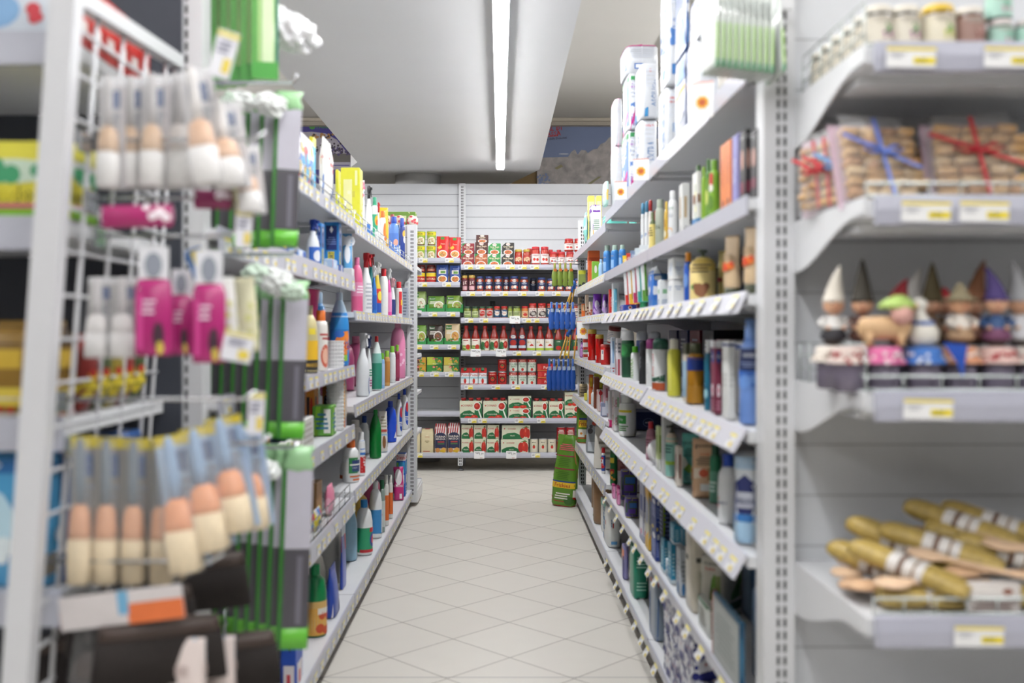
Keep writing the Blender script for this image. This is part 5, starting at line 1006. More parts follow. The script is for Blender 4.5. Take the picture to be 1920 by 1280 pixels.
srow(1, .39, 'E', [
 (po('#c9ccc6', [fine('#8a8a80', .2, .8, 6), ('b', '#2f6a44', .9, 1)], None, 'soft', 'wipes_pack', 'wipes pack'), 1130, 1290, 640, 'grey wipes pack with green top edge', dict(l=.14, clamp=0)),
 (bx('#3f6c8c', [('b', '#9aa09e', 0, .96), fine('#7d8482', .2, .8, 7), ('r', '#b8503f', -1, -.94, 0, 1)], [('b', '#2a5878', 0, 1), ('e', '#4f86a8', 0, .5, .5, .3)], 'wipes_pack', 'wipes pack', [('r', '#55809a', -.8, .8, .1, .9), ('r', '#b8503f', -1, -.94, 0, 1)]), 1262, 1520, 765, 'blue shiny wipes pack with red ribbon line', dict(l=.26, x=.505, clamp=0)),
], SH)
SH = 'lowest hygiene shelf'; z = .118
@cached
def charcoal(w, d, h):
    P = pouch(w, d, h, '#8a6a4a', [('b', '#8a6a4a', 0, 1), ('p', '#1c1a1a', [(-.2, 0), (1, 0), (1, .9), (.5, .82)]), T('#e8e4da', 'CARBONELLA', .52, .07, .62, .4), T('#e8e4da', 'LEGNA', .42, .07, .5, .42), ('e', '#c9b070', .45, .2, .4, .07), ('e', '#c9702a', .5, .08, .4, .07)], [('b', '#7a5c40', 0, 1), T('#3a2a1c', 'BRACIERE', .7, .08, .8), ('b', '#3a5a3a', 0, .16)], 'soft', 'charcoal_bag', 'bag')
    return P
put(charcoal(.24, .16, .28), (.63, 5.33, z), -.8, 'brown and black charcoal bag with white writing', SH)
put(carton(.26, .1, .28, '#8a6a48', [('l', '#6a4c30', 5, -.8, .8, .1, .9), T('#3a2a1c', 'LEGNA', .6, .12, .7)], name='cardboard_box'), (.62, 5.72, z), -1.35, 'brown cardboard box of firelighters', SH)
put(pouch(.16, .03, .05, '#9aa2aa', [('r', '#2a5ab0', -.4, .5, .3, .8)], style='soft', name='wipes_packet', cat='packet'), (.58, 5.28, z+.281), -.7, 'small silver packet with blue writing lying on the charcoal', SH)
crib = [('p', '#8fcfb8', [(-1, .85), (-1, 1), (.3, 1), (-.2, .8)]), V('#2f6a9a', '8 8 8', -.3, .6, .3, .6), ('r', '#c23a3a', .2, .35, .5, .62), ('r', '#5f9ac8', -.8, -.4, .05, .2), ('e', '#3a7ab0', -.3, .72, .16, .04), ('e', '#3a7ab0', -.3, .6, .16, .04), ('e', '#3a7ab0', -.3, .48, .16, .04)]
srow(1, z, 'D', [(po('#e0e2e0', crib, [('r', '#5f9ac8', -.7, .2, .08, .16), ('r', '#c23a3a', -.2, -.05, .5, .62), ('b', '#dfe3e4', .9, 1)]+[('e', '#3a7ab0', -.5, q, .12, .035) for q in (.55, .62, .69)], 'soft', 'nappy_pack', 'nappy pack'), 318, 486, 700, 'big white nappy pack with blue figures', dict(l=.26, x=.52)),
 (po('#e4e6e4', [('b', '#8fcfb8', .8, 1), V('#2f6a9a', 'baby', 0, .4, .3)], None, 'soft', 'nappy_pack', 'nappy pack'), 302, 380, 615, 'white nappy pack with mint top behind the big one', dict(l=.08, x=.53))], SH)
srow(1, z, 'E', [
 (po('#8a86b8', [('b', '#e8906a', .6, .9), ('r', '#2a2a7a', .2, .9, 0, .7)], [('r', '#2a2a7a', .2, .9, 0, .7)], 'soft', 'nappy_pack', 'nappy pack'), 482, 546, 115, 'lilac and navy nappy pack', dict(l=.08)),
 (po('#1f8a6c', [('r', '#d8e4de', -1, -.4, .2, 1), ('r', '#d0dcd6', .1, .4, 0, 1), ('e', '#c24a4a', -.7, .85, .2, .05)], [('r', '#d4dcd8', -.05, .25, 0, 1), fine('#9fd8c4', .15, .35, 3), ('r', '#d8dcd6', .5, .8, .35, .5), fine('#9fd8c4', .6, .85, 4)], 'soft', 'nappy_pack', 'nappy pack'), 545, 722, 130, 'emerald green nappy pack with white stripe', dict(l=.14)),
 (po('#8a98aa', [('p', '#3a64a0', [(-.9, 0), (-.5, 0), (-.2, .7), (-.5, .7)]), ('r', '#b84a4a', -.3, .2, .88, .95)], [('b', '#93a2b4', 0, 1), ('p', '#3a64a0', [(-.9, 0), (-.5, 0), (-.2, .7), (-.5, .7)]), ('p', '#b84a4a', [(-.7, .95), (-.2, .95), (-.4, .84)])], 'soft', 'nappy_pack', 'nappy pack'), 714, 885, 395, 'slate grey nappy pack with blue stripe', dict(l=.14)),
 (po('#5a9a3a', [('b', '#3a7a2c', 0, .4)], None, 'soft', 'wipes_pack', 'wipes pack'), 930, 1040, 640, 'green wipes pack deep on the shelf', dict(l=.08, x=.6)),
], SH)
lat = [('b', '#dcdde4', 0, 1), ('s', '#2a2f7a', 40, -.95, .95, .04, .96, .007), ('s', '#b84a5a', 14, -.9, .9, .05, .6, .004), ('s', '#2a2f7a', 20, -.95, .95, .04, .96, .012)]
for i, (x, y, zz, nm) in enumerate(((.572, 2.93, z, 'farthest, lower'), (.575, 2.96, z+.1265, 'farthest, upper'), (.572, 2.68, z, 'middle, lower'), (.57, 2.70, z+.1265, 'middle, upper'), (.572, 2.42, z, 'nearest, lower'), (.715, 2.80, z, 'second row, farther'), (.715, 2.54, z, 'second row, nearer'), (.72, 2.82, z+.1265, 'second row, on top'))):
    put(carton(.24, .125, .125, '#e0e1e8', lat, top=lat, name='tissue_box', cat='tissue box'), (x, y, zz), -PI/2, f'white tissue box with navy flower print, {nm}', SH)
put(pouch(.2, .16, .2, '#5f86b0', [('b', '#4a76a8', 0, 1), ('p', '#b85a6a', [(-.6, .1), (-.4, .1), (.6, .9), (.4, .9)])], style='soft', name='nappy_pack', cat='nappy pack'), (.66, 2.14, .395), -1.1, 'blue nappy pack with red diagonal line beside the post', 'pad shelf')
# far bay, third level: purple bags and small carded goods
SH = 'third hygiene shelf'
pb = lambda l, s, h: pouch(l, s, h, '#6a2a9c', [('e', '#d8d0e2', .2, .5, .5, .2), ('s', '#c9a8e0', 5, -.6, .6, .1, .9, .012)], None, 'pillow', 'wipes_packet', 'packet')
srow(1, 1.241, 'B', [(pb, 232, 318, 962, 'purple and white packet', dict(l=.08, face=.3)), (pb, 316, 372, 966, 'purple and white packet', dict(l=.08, face=.3)),
 (bx('#e0702a', [('r', '#e8c8a0', -.6, .6, .5, .9)], name='carded_toy', cat='card'), 138, 168, 1048, 'small orange carded item', dict(l=.03)), (bx('#d8c0a8', [('s', '#7a4a3a', 5, -.6, .6, .1, .9, .006)], name='carded_toy', cat='card'), 170, 200, 962, 'small brown and white carded item', dict(l=.03)), (bx('#d9c8b8', [('s', '#a8503a', 5, -.6, .6, .1, .9, .006)], name='carded_toy', cat='card'), 200, 232, 1030, 'small cream carded item', dict(l=.03)),
 (bx('#b8a48a', [('s', '#3a3a3a', 6, -.6, .6, .1, .9, .006)], name='carded_toy', cat='card'), 112, 140, 965, 'tan carded item by the post', dict(l=.03))], SH)
srow(1, 1.43, 'B', [(bx('#8a9a4a', [('b', '#c9cc3a', .8, 1), ('s', '#2a2a2c', 5, -.6, .6, .1, .6, .01)], name='carded_toy', cat='card'), 112, 175, 762, 'dark and lime carded item by the post', dict(l=.04))], 'second hygiene shelf')
# far bay, lower levels
SH = 'gift shelf'
z = .733
srow(1, z, 'C', [
 (bx('#c9b48a', [('l', '#4a3a2c', 6, -.9, .9, .1, .9)], name='brush_pack', cat='brush'), 118, 190, 640, 'bristle brush lying against the post', dict(l=.04, tilt=(0, .3))),
 (bx('#d86a2c', [('r', '#e8c02e', -.6, .6, .6, .9)], name='incense_box'), 200, 240, 520, 'narrow orange box', dict(l=.04)), (bx('#7a3a1f', [], name='incense_box'), 240, 290, 535, 'brown leaning box', dict(l=.04, tilt=(0, .15))),
 (po('#c9c42a', [T('#3a3a34', 'Deox', .5, .18, .8)]), 240, 335, 545, 'yellow pouch with dark writing', dict(l=.05, face=.4, x=.56)),
 (bx('#d8cf4a', [], name='glass_candle'), 160, 190, 720, 'small yellow candle glass', dict(l=.04)), (bt('round', '#d8dcdc', '#c9cccc', None, rough=.1, name='glass_jar', cat='jar'), 190, 250, 665, 'clear glass jar'), (bt('round', '#d8dcdc', '#c9cccc', None, rough=.1, name='glass_jar', cat='jar'), 222, 275, 690, 'clear glass jar'),
 (bx('#d8c9c4', [('r', '#c8202a', -.2, .1, 0, 1), ('e', '#c8202a', 0, .85, .7, .1)], name='gift_box'), 268, 330, 690, 'pale gift box tied with red ribbon', dict(l=.06)), (bx('#c9a0a8', [('r', '#d0d4e0', -.6, .6, .1, .5), ('r', '#b84a5a', -.3, .3, .6, .9)], name='gift_box'), 322, 380, 650, 'pink gift box', dict(l=.06)),
 (bx('#8a92b0', [('r', '#d4d6e4', -.7, .7, .1, .7)], name='gift_box'), 300, 362, 800, 'small grey lilac box in front', dict(l=.04, x=.505)),
], SH)
SH = 'pet food shelf'; z = .432
@cached
def petbag(w, d, h, c='#5f8f2a', side=None):
    return pouch(w, d, h, c, [('b', c, 0, 1), ('b', '#d0552c', 0, .12), ('r', '#e8e6da', -.8, .8, .13, .3), ('s', '#d8862c', 6, -.7, .7, .15, .28, .008), ('r', '#e8c42e', -.75, .75, .34, .5), T('#b8281f', 'Friskies', .42, .09, .7), ('r', '#2a3a8a', -.7, .7, .5, .54), fine('#3f6a1c', .6, .72, 4), ('b', '#a82a4a', .74, .76), fine('#3f6a1c', .78, .88, 4), ('b', '#a82a4a', .9, .915)],
                 [('b', '#4f7f24', 0, 1), ('e', '#c98a5a', 0, .6, .6, .16), ('e', '#e6d8c4', 0, .4, .5, .1), ('b', '#b8281f', 0, .1)], 'gusset', 'pet_food_bag', 'bag')
put(petbag(.15, .07, .30), (.575, 6.42, z), -.35, 'green pet food pouch with yellow label standing on the shelf', SH)
foil = lambda s: pouch(.13, .06, .22, '#9aa0a4', [('s', '#4a4a4c', 9, -.6, .6, .5, .9, .016), ('r', '#c9ced2', -.7, .7, .05, .3), ('e', '#c9503a', 0, .8, .4, .06)], style='gusset', name='foil_pouch', cat='bag')
put(foil(0), (.58, 5.9, z), -.5, 'silver foil pouch with dark cat picture', SH); put(foil(1), (.59, 5.45, z), -.5, 'silver foil pouch nearer the jars', SH)
put(carton(.15, .03, .22, '#c9c4ba', [fine('#8a8478', .2, .8, 5)], name='book_box'), (.57, 5.2, z), -.4, 'cream flat box leaning beside the foil pouches', SH, tilt=(-.15, 0))
srow(1, z, 'C', [(lambda s, h: bottle('jar', s, h, '#2a5a34', '#c8202a', '#1f6a34', (.05, .8), [('r', '#d8c23a', -.7, .7, .6, .75), ('r', '#b8342a', -.7, .7, .3, .42), ('s', '#e0a03a', 8, -.7, .7, .1, .6, .006)], depth=1.), 388, 450, 1120, 'green jar with yellow and red label'),
                 (lambda s, h: bottle('aero', s, h, '#e4e2e2', '#c8202a', '#2a4a9a', (.1, .7), [('r', '#d8d8dc', -.6, .6, .3, .8), ('s', '#c8202a', 6, -.6, .6, .1, .9, .008)]), 312, 344, 1185, 'blue and white spray can with red cap')], SH)
# pet food bag on the floor
@cached
def bigbag():
    w, d, h = .165, .10, .47
    return pouch(w, d, h, '#5f8f2a', [('b', '#6a9a34', 0, 1), ('b', '#a82a32', 0, .08), ('e', '#3f6a2c', .6, .09, .4, .06), fine('#e8e6da', .1, .2, 3), ('b', '#e8c42e', .26, .34), T('#b8281f', 'Friskies', .3, .055, .8), ('b', '#2f4a8a', .34, .36), ('b', '#a02a4a', .52, .535), fine('#4f7a24', .38, .5, 5), fine('#4f7a24', .56, .68, 5), ('b', '#a02a4a', .7, .715), fine('#d8566a', .78, .88, 4)],
                 [('b', '#86b03a', 0, 1), ('e', '#c9805a', -.2, .72, .6, .14), ('e', '#8a4a3a', .1, .5, .5, .1), ('b', '#b8281f', 0, .14), ('b', '#e8e4da', .14, .24)], 'taper', 'pet_food_bag', 'bag')
put(bigbag(), (.425, 6.55, .001), -.45, 'big green dry pet food bag standing on the floor', '', tilt=(-.03, .06))
# end post goods: hanging snacks, sponges and combs beside the far post
@cached
def hangpack(w, h, c1, c2, d=.02):
    g = G(); g.loft([(0, w*.5, d, 3), (h*.08, w*.85, d*1.2, 2.4), (h*.25, w*.7, d*1.1, 2.4), (h*.42, w*.92, d*1.3, 2.4), (h*.62, w*.72, d, 2.4), (h*.78, w*.3, d*.5, 2.2), (h, w*.25, d*.2, 3)], M(c1, .25), seg=14); f, hw, hh = wrap([(0, w*.9, d, 3), (h*.6, w, d*1.3, 2.4), (h, w*.3, d*.3, 2.4)], 0, 0, h, flat=True)
    g.art([('b', c2, 0, 1)], lambda u, v, e: (u*w*.22, -d*.7-e, h*(.64+v*.12)), w*.22, h*.12); a = g.mesh('packet_body'); g = G(); g.box(-w*.18, w*.18, -.001, .001, h*.8, h, M(c2, .4))
    return ('hanging_packet', 'packet', [('packet_body', a, []), ('header_card', g.mesh('header_card'), [])])
def hangrow(n, px0, px1, py, Y, hpx, c1, c2, desc, shelf, rz=.3, wpx=None):
    for i in range(n):
        px = px0+(px1-px0)*i/max(1, n-1); w_ = (wpx or 14)/F*Y; h_ = hpx/F*Y
        put(hangpack(round(w_, 3), round(h_, 3), c1, c2), (PX(px, Y), Y+.01*i*0, EYE-(py+hpx-HY)*Y/F), rz, desc, shelf, 'the aisle', key=px)
g = G(); root = empty('peg_strip', (.53, 6.62, 0), 0, 'chrome peg strip of hanging goods at the far hygiene corner', 'peg strip')
for z_ in (EYE-(492-HY)*6.4/F, EYE-(571-HY)*6.4/F, EYE-(676-HY)*6.4/F):
    g = G(); g.tube([(0, .04, z_), (0, -.3, z_), (-.19, -.3, z_+.004)], .0035, CHROME); g.tube([(0, -.05, z_), (-.19, -.05, z_+.004), (-.2, -.3, z_)], .003, CHROME); g.build('hook', root)
g = G(); g.box(-.004, .016, .02, .04, .5, 1.75, METAL); g.build('strip', root)
hangrow(4, 1040, 1070, 493, 6.3, 44, '#7a8f3a', '#c9702c', 'green and orange snack packet on the upper peg', '', .2, 13)
hangrow(5, 1034, 1074, 566, 6.3, 52, '#2f5cb0', '#a9bcd8', 'blue packet hanging on the middle peg', '', .2, 13)
hangrow(6, 1030, 1074, 672, 6.3, 60, '#2a55a8', '#a9bcd8', 'blue packet hanging on the lower peg', '', .2, 13)
@cached
def stick(c):
    g = G(); g.tube([(0, 0, 0), (.02, 0, .15), (.04, .0, .3)], .005, M(c, .4)); a = g.mesh('handle'); g = G(); g.loft([(.28, .016, .016), (.33, .014, .014)], M('#2f6ac0', .4), seg=8); g.v = [(x+.04, y, z) for x, y, z in g.v]
    return ('toy_wand', 'toy', [('handle', a, []), ('tip', g.mesh('tip'), [])])
for i, (px, py) in enumerate(((1040, 590), (1052, 585), (1063, 588), (1038, 672), (1050, 676), (1062, 674), (1072, 670))):
    put(stick('#c99a2c'), (PX(px, 6.38), 6.36, EYE-(py+34-HY)*6.38/F), .2*i, 'yellow cat toy wand hanging between the blue packets', '', 'the aisle', key=px, tilt=(0, .25-.1*(i % 3)))
# ================================================================ cleaning side
SH = 'top cleaning shelf'; z = 1.602
snack = [('s', '#2f6ac8', 9, -.9, .9, .05, .95, .028), ('s', '#d8404a', 7, -.9, .9, .05, .95, .016), ('s', '#e8c23a', 8, -.9, .9, .05, .9, .02), ('s', '#5fb0d8', 6, -.9, .9, .1, .9, .02)]
srow(-1, z, 'H', [
 (po('#e8eaee', snack, snack, 'pillow', 'sponge_bag', 'bag'), 170, 318, 235, 'white bag with bright coloured print', dict(l=.2)),
 (po('#e8eaee', snack, snack, 'pillow', 'sponge_bag', 'bag'), 262, 388, 285, 'white bag with bright coloured print', dict(l=.2)),
 (po('#eceae4', [('p', '#2a64b0', [(.1, 0), (1, .1), (1, .5), (.5, .4)]), ('s', '#d8606a', 5, -.6, .6, .5, .8, .01)], [('p', '#2a64b0', [(-.3, .05), (.8, .1), (.8, .45), (.2, .4)]), ('r', '#e0b04a', -1, -.7, 0, .7), T('#d8606a', 'clean', .7, .06, .6)], 'pillow', 'sponge_bag', 'bag'), 400, 552, 318, 'large white bag with blue drops', dict(l=.16)),
 (bx('#3fb0d8', [('b', '#e0d23a', .85, 1)], name='detergent_box'), 345, 392, 325, 'thin turquoise box between the bags', dict(l=.05, x=.62)),
 (bx('#d9d435', [('r', '#c9cc3a', -.6, .3, .1, .8)], name='detergent_box'), 552, 592, 588, 'narrow yellow box', dict(l=.05, x=.62)),
 (bx('#d9d63a', [('r', '#e8e8b0', .5, .75, .7, .95), ('r', '#c9c24a', .2, .5, .5, .6), ('r', '#e4e2a0', -.7, .2, .3, .8), ('b', '#e4e04a', .1, .14), ('s', '#e8e8c0', 5, -.4, .5, .1, .6, .008)], name='detergent_box'), 592, 768, 572, 'large lemon yellow detergent box', dict(l=.09)),
], SH)
z = 1.586
srow(-1, z, 'H', [
 (po('#e6e6ea', [('s', '#d86a8a', 5, -.6, .6, .7, .95, .014), ('s', '#5a5a6a', 5, -.6, .6, .5, .9, .006)], None, 'gusset', 'refill_pouch', 'pouch'), 700, 790, 665, 'white refill pouch with pink flowers', dict(l=.06, face=.3)),
 (bt('trigger', '#eaeced', '#1c1c20', None, (.02, .5), [('b', '#3f7ac8', .1, .55), ('e', '#eaeced', .2, .5, .5, .2)]), 786, 842, 716, 'white spray bottle with black trigger'),
 (bt('shampoo', '#e6e8e4', '#2f9a74', '#3aa880', (.05, .85), [('e', '#e8b52e', 0, .55, .6, .14), ('e', '#d8602c', 0, .5, .3, .08), ('r', '#e6e8e4', -.6, .6, .05, .25)]), 838, 884, 808, 'teal capped bottle with yellow splash'),
 (bt('trigger', '#eaeaea', '#c8282c', None), 880, 906, 850, 'slim white bottle with red top'),
 (bt('shampoo', '#e8e6e4', '#e07a2c', None, (.1, .8), [('e', '#e0803a', 0, .5, .5, .35)]), 902, 950, 918, 'white bottle with orange cap'),
 (po('#e8b52e', [('r', '#e8c86a', -.6, .6, .2, .8), ('e', '#b8702c', 0, .3, .5, .1)], None, 'gusset', 'refill_pouch', 'pouch'), 895, 976, 888, 'amber yellow refill pouch', dict(l=.05, face=.3)),
 (bt('round', '#5a86d0', '#1f4ab0', '#4f7ac8', (.05, .6), [('e', '#e8a08a', -.3, .6, .4, .14), fine('#a9c4ea', .1, .4, 3)]), 975, 1052, 962, 'clear blue descaler bottle with blue cap'),
 (bt('round', '#1f3f6a', '#23507a', '#b8c4d0', (.1, .4)), 1036, 1066, 1030, 'dark blue small bottle'),
 (bt('shampoo', '#1f3a8a', '#2a4aa8', None, (.02, .85), [('e', '#e8b04a', 0, .75, .5, .1), ('e', '#e6e6ea', .1, .6, .4, .1)]), 1056, 1104, 975, 'navy bottle with yellow sun label'),
 (bt('round', '#9a3a44', '#9a3a44', None), 975, 1030, 945, 'dark red lid of a bottle standing behind', dict(x=.68)),
], SH)
# goods on top of the end unit
for i, (u, c1, c2) in enumerate(((815, '#c9603a', '#e6dcd0'), (838, '#6a8a3a', '#e2d4c8'), (862, '#c9b8a8', '#c8404a'))):
    px = 640+ (u if False else 0)
put(carton(.2, .1, .09, '#6a8f3a', [('r', '#c9d8a0', -.6, .4, .2, .7)], name='snack_box'), (-.66, 6.60, 1.861), 0, 'green box on top of the end unit', '')
put(carton(.06, .08, .08, '#b8583a', [], name='snack_box'), (-.80, 6.6, 1.861), 0, 'brown red box on top of the end unit', '')
for i, x in enumerate((-.75, -.66, -.58)):
    put(pouch(.075, .05, .085, '#dcc9bc', [('s', '#c0404a', 8, -.7, .7, .1, .8, .008)], style='tuft', name='sweet_bag'), (x, 6.56-.0*i, 1.861), .2*i, 'small clear sweet bag with pink tie on the end unit', '', 'the far wall', key=x)
# second shelf: near bay 1.37
SH = 'second cleaning shelf'; z = 1.373
dash = [('b', '#2a86d0', 0, 1), ('r', '#20306e', -.75, .75, .45, .93), ('r', '#e0d23a', -.5, .4, .06, .42), ('p', '#eeeef0', [(0, .78), (.25, .85), (0, .92), (-.25, .85)]), fine('#6f86c0', .55, .72, 4), V('#20306e', 'CALFORT', 0, .24, .35, .34)]
srow(-1, z, 'I', [
 (bt('trigger', '#d8dde6', '#1f3f9a', None, (.02, .5), [('b', '#2f64c0', 0, .8), ('e', '#e6e8f0', 0, .4, .5, .25)], depth=1.), 235, 352, 138, 'white and blue spray bottle with blue trigger'),
 (bx('#2a86d0', dash, name='softener_box', cat='box'), 345, 402, 172, 'bright blue box with navy panel, partly hidden', dict(l=.06)), (bx('#2a86d0', dash, name='softener_box'), 402, 548, 166, 'bright blue box with navy panel and yellow patch', dict(l=.06)),
 (po('#5fa6dc', [('e', '#e6eaf2', -.1, .5, .6, .2), ('p', '#1f3f86', [(-.6, 0), (1, 0), (1, .2), (-.2, .15)]), ('s', '#e6eaf2', 3, -.5, .5, .6, .8, .02)], None, 'gusset', 'detergent_pouch', 'pouch'), 545, 650, 240, 'light blue detergent pouch', dict(l=.06, face=.3)),
 (bx('#5f94d8', [('r', '#dfe6f0', -.8, .2, .3, .9), ('e', '#2a5ab0', .5, .5, .4, .4)], name='tablet_box'), 88, 246, 418, 'low pale blue tablet box', dict(l=.12)), (bx('#1f4a9a', [('r', '#e0d23a', -.3, .6, .5, 1)], name='tablet_box'), 20, 90, 420, 'low dark blue tablet box', dict(l=.1)),
 (bx('#b9cce6', [('b', '#a9c4e4', .2, .9), ('r', '#d8606a', -1, -.85, 0, 1), ('e', '#d8e2f0', 0, .5, .4, .3)], name='tablet_box'), 330, 512, 478, 'powder blue box at the shelf edge', dict(l=.1, x=.585)),
 (bx('#3a4a86', [('r', '#e6e6ea', -.8, -.2, .1, .9), ('e', '#6f8ad0', .4, .5, .4, .4)], name='tablet_box'), 510, 566, 535, 'small navy and white box', dict(l=.06, x=.585)), (bx('#d8d8da', [], name='tablet_box'), 566, 660, 560, 'plain white box at the bay joint', dict(l=.06, x=.585)),
], SH)
SH = 'spray bottle shelf'; z = 1.237
srow(-1, z, 'I', [
 (bt('jug', '#d8608c', '#d8709c', '#e08aae', (.3, .55), [fine('#f0e0ea', .2, .8, 3)]), 624, 726, 466, 'rose pink softener bottle'),
 (bt('trigger', '#e6e7e8', '#c8202a', None, (.05, .55), [fine('#b8bcc4', .05, .95, 7), ('e', '#c8404a', .8, .7, .15, .05)]), 700, 806, 426, 'white spray bottle with red and white trigger'),
 (bt('trigger', '#2f9a9c', '#c8202a', '#1f7ab8', (.1, .4)), 764, 830, 416, 'teal spray bottle with red trigger behind', dict(x=.66)),
 (bt('trigger', '#2470c0', '#d8d8d8', '#1f5ab0', (.1, .4)), 800, 850, 540, 'blue bottle with pale trigger'),
 (bt('trigger', '#e0c23a', '#e2e2de', '#d83a2c', (.05, .5), [('b', '#2450a8', 0, .4), ('e', '#f0d84a', 0, .7, .5, .2)]), 815, 886, 508, 'yellow and red spray bottle with white trigger'),
 (bt('round', '#e8e7e4', '#c8202a', None), 870, 945, 562, 'plain white round bottle with red cap'),
 (bt('trigger', '#d84a98', '#dfe0e0', '#e08ab8', (.1, .5)), 930, 978, 560, 'pink spray bottle with pale trigger'),
 (bt('trigger', '#e4e4e8', '#e0a8b0', '#1f2f6e', (.0, .45)), 958, 1010, 644, 'white and navy bottle with pink top'),
 (bt('shampoo', '#dcd8d4', '#c8202a', '#d8d4d2', (.05, .8), [('r', '#c8202a', -.6, .1, .1, .9), ('r', '#e0b83a', -.2, .4, .4, .6)]), 1008, 1068, 676, 'stain remover bottle with red cap'),
 (bx('#a0a6b4', [fine('#6a7080', .1, .9, 8)], name='cloth_pack', cat='pack'), 1068, 1125, 730, 'grey flat cloth pack by the end panel', dict(l=.06)),
 (bx('#d4d6d8', [fine('#8a8c90', .3, .8, 3)], name='sensor_box', cat='box'), 1090, 1134, 672, 'small white box clipped by the end panel', dict(l=.04, vB=735)),
], SH)
SH = 'floor cleaner shelf'; z = 1.022
sole = [('p', '#e8862c', [(-.9, .05), (.2, .05), (.7, .7), (.5, .95), (-.3, .9), (-.9, .5)]), T('#b8281f', 'SOLE', .5, .2, .7), ('r', '#8ab83a', -.6, .4, .06, .24), ('e', '#2f6ac0', -.3, .85, .4, .1)]
srow(-1, z, 'I', [
 (bt('shampoo', '#e2d4c0', '#6ac02c', '#5a3a8a', (.2, .7), [('r', '#8a5aa0', -.9, -.1, .1, .9), ('r', '#2a2a3a', 0, .6, .6, .9)]), 95, 188, 750, 'beige bottle with lime cap and purple label'),
 (bt('jug', '#c9bd8a', '#8a8060', '#2a2622', (.0, .3), [('b', '#e8b82c', .65, 1.6), ('t', '#c9a03a', 'MARSIGLIA', 0, .4, .2, .8), ('r', '#e8d23a', -.6, 0, 1.9, 2.2)], name='bottle'), 186, 332, 880, 'khaki soap bottle with yellow and black label'),
 (bt('round', '#2a86c8', '#a9c4dc', '#e08030', (.1, .3), bands=((.55, .82, '#8ab4d8'),)), 278, 404, 765, 'blue bottle with clear top deeper on the shelf', dict(x=.7)),
 (bt('shampoo', '#e6e2dc', '#e0742c', '#e8e4de', (.05, .7), [('e', '#c9604a', 0, .3, .6, .3), ('e', '#e8b8a0', 0, .3, .4, .2), fine('#b84a4a', .7, .9, 2)]), 306, 420, 922, 'white bottle with orange cap and fruit label'),
 (bt('sloped', '#1f7ac4', '#b8ccde', '#1f74bc', (.04, .5), sole, bands=((.5, .66, '#2a86cc'), (.66, .9, '#9fbcd6'))), 438, 600, 765, 'big blue floor cleaner bottle with orange label', dict(turn=1.0)),
], SH)
@cached
def basin(c, r=.115, h=.29):
    g = G(); g.loft([(0, 1.5*r, 1.5*r), (h, 2*r, 2*r), (h+.004, 2.08*r, 2.08*r), (h+.002, 1.94*r, 1.94*r), (.01, 1.44*r, 1.44*r)], M(c, .3), seg=28, caps=False); g.loft([(0, 1.5*r, 1.5*r), (.01, 1.45*r, 1.45*r)], M(c, .3), seg=28)
    return ('plastic_bucket', 'bucket', [('plastic_bucket', g.mesh('bucket'), [])])
for i, (x, y) in enumerate(((-.82, 3.45), (-.80, 3.74))): put(basin('#b0184c' if i == 0 else '#c01f64'), (x, y, z), 0, 'crimson plastic bucket at the back', SH, 'the end unit', key=-y)
SH = 'pink softener shelf'; z = .862
srow(-1, z, 'J', [
 (bt('trigger', '#e2e5e8', '#d8dadd', None, (.02, .5), [('e', '#4a6ab0', .4, .3, .3, .3), ('e', '#e6e8ea', .4, .3, .2, .22)]), 664, 782, -72, 'white spray bottle with pale trigger and blue swirl'),
 (bt('trigger', '#dfe4e6', '#3a4a7a', '#e4e6e8', (.05, .5), [fine('#3a8a6a', .5, .8, 3), fine('#b0508a', .1, .4, 3)]), 756, 806, -60, 'white spray bottle with purple print', dict(x=.62)),
 (bt('sloped', '#d8e2e0', '#b8282c', '#2a8a70', (.02, .5), bands=((.5, .68, '#7fb8ac'),)), 800, 890, -45, 'green gel bottle with red cap'),
 (bt('shampoo', '#8ab4e0', '#6ab02c', '#a9c8ea', (.1, .7)), 880, 918, 100, 'pale blue small bottle'), (bt('shampoo', '#c99a5c', '#8ab83a', '#b8803c', (.1, .7)), 912, 962, 80, 'amber bottle with green cap'),
 (bt('shampoo', '#d8dcdc', '#7ab83a', '#e2e4e4', (.1, .7)), 955, 1010, 40, 'clear bottle with lime cap', dict(x=.6)), (bt('shampoo', '#8a2a4a', '#7ab02c', '#a03a5a', (.1, .6)), 1004, 1046, 30, 'wine red bottle with lime cap'),
 (bt('jug', '#e088b0', '#e8a0c0', None, (.1, .7), [('s', '#f0c0d8', 6, -.6, .6, .1, .7, .012)]), 962, 1092, -190, 'large pale pink softener bottle'),
], SH)
for i, (yy, xx) in enumerate(((4.55, -.78), (4.95, -.78), (5.35, -.78))):
    put(bottle('jug', .1, .27, '#c9588a', '#d8789c', None, (.1, .6), (), depth=1.0), (xx, yy, z), .3, 'dusky pink softener bottle in the back row', SH, 'the end unit', key=-yy)
SH = 'cloth and tub shelf'; z = .787
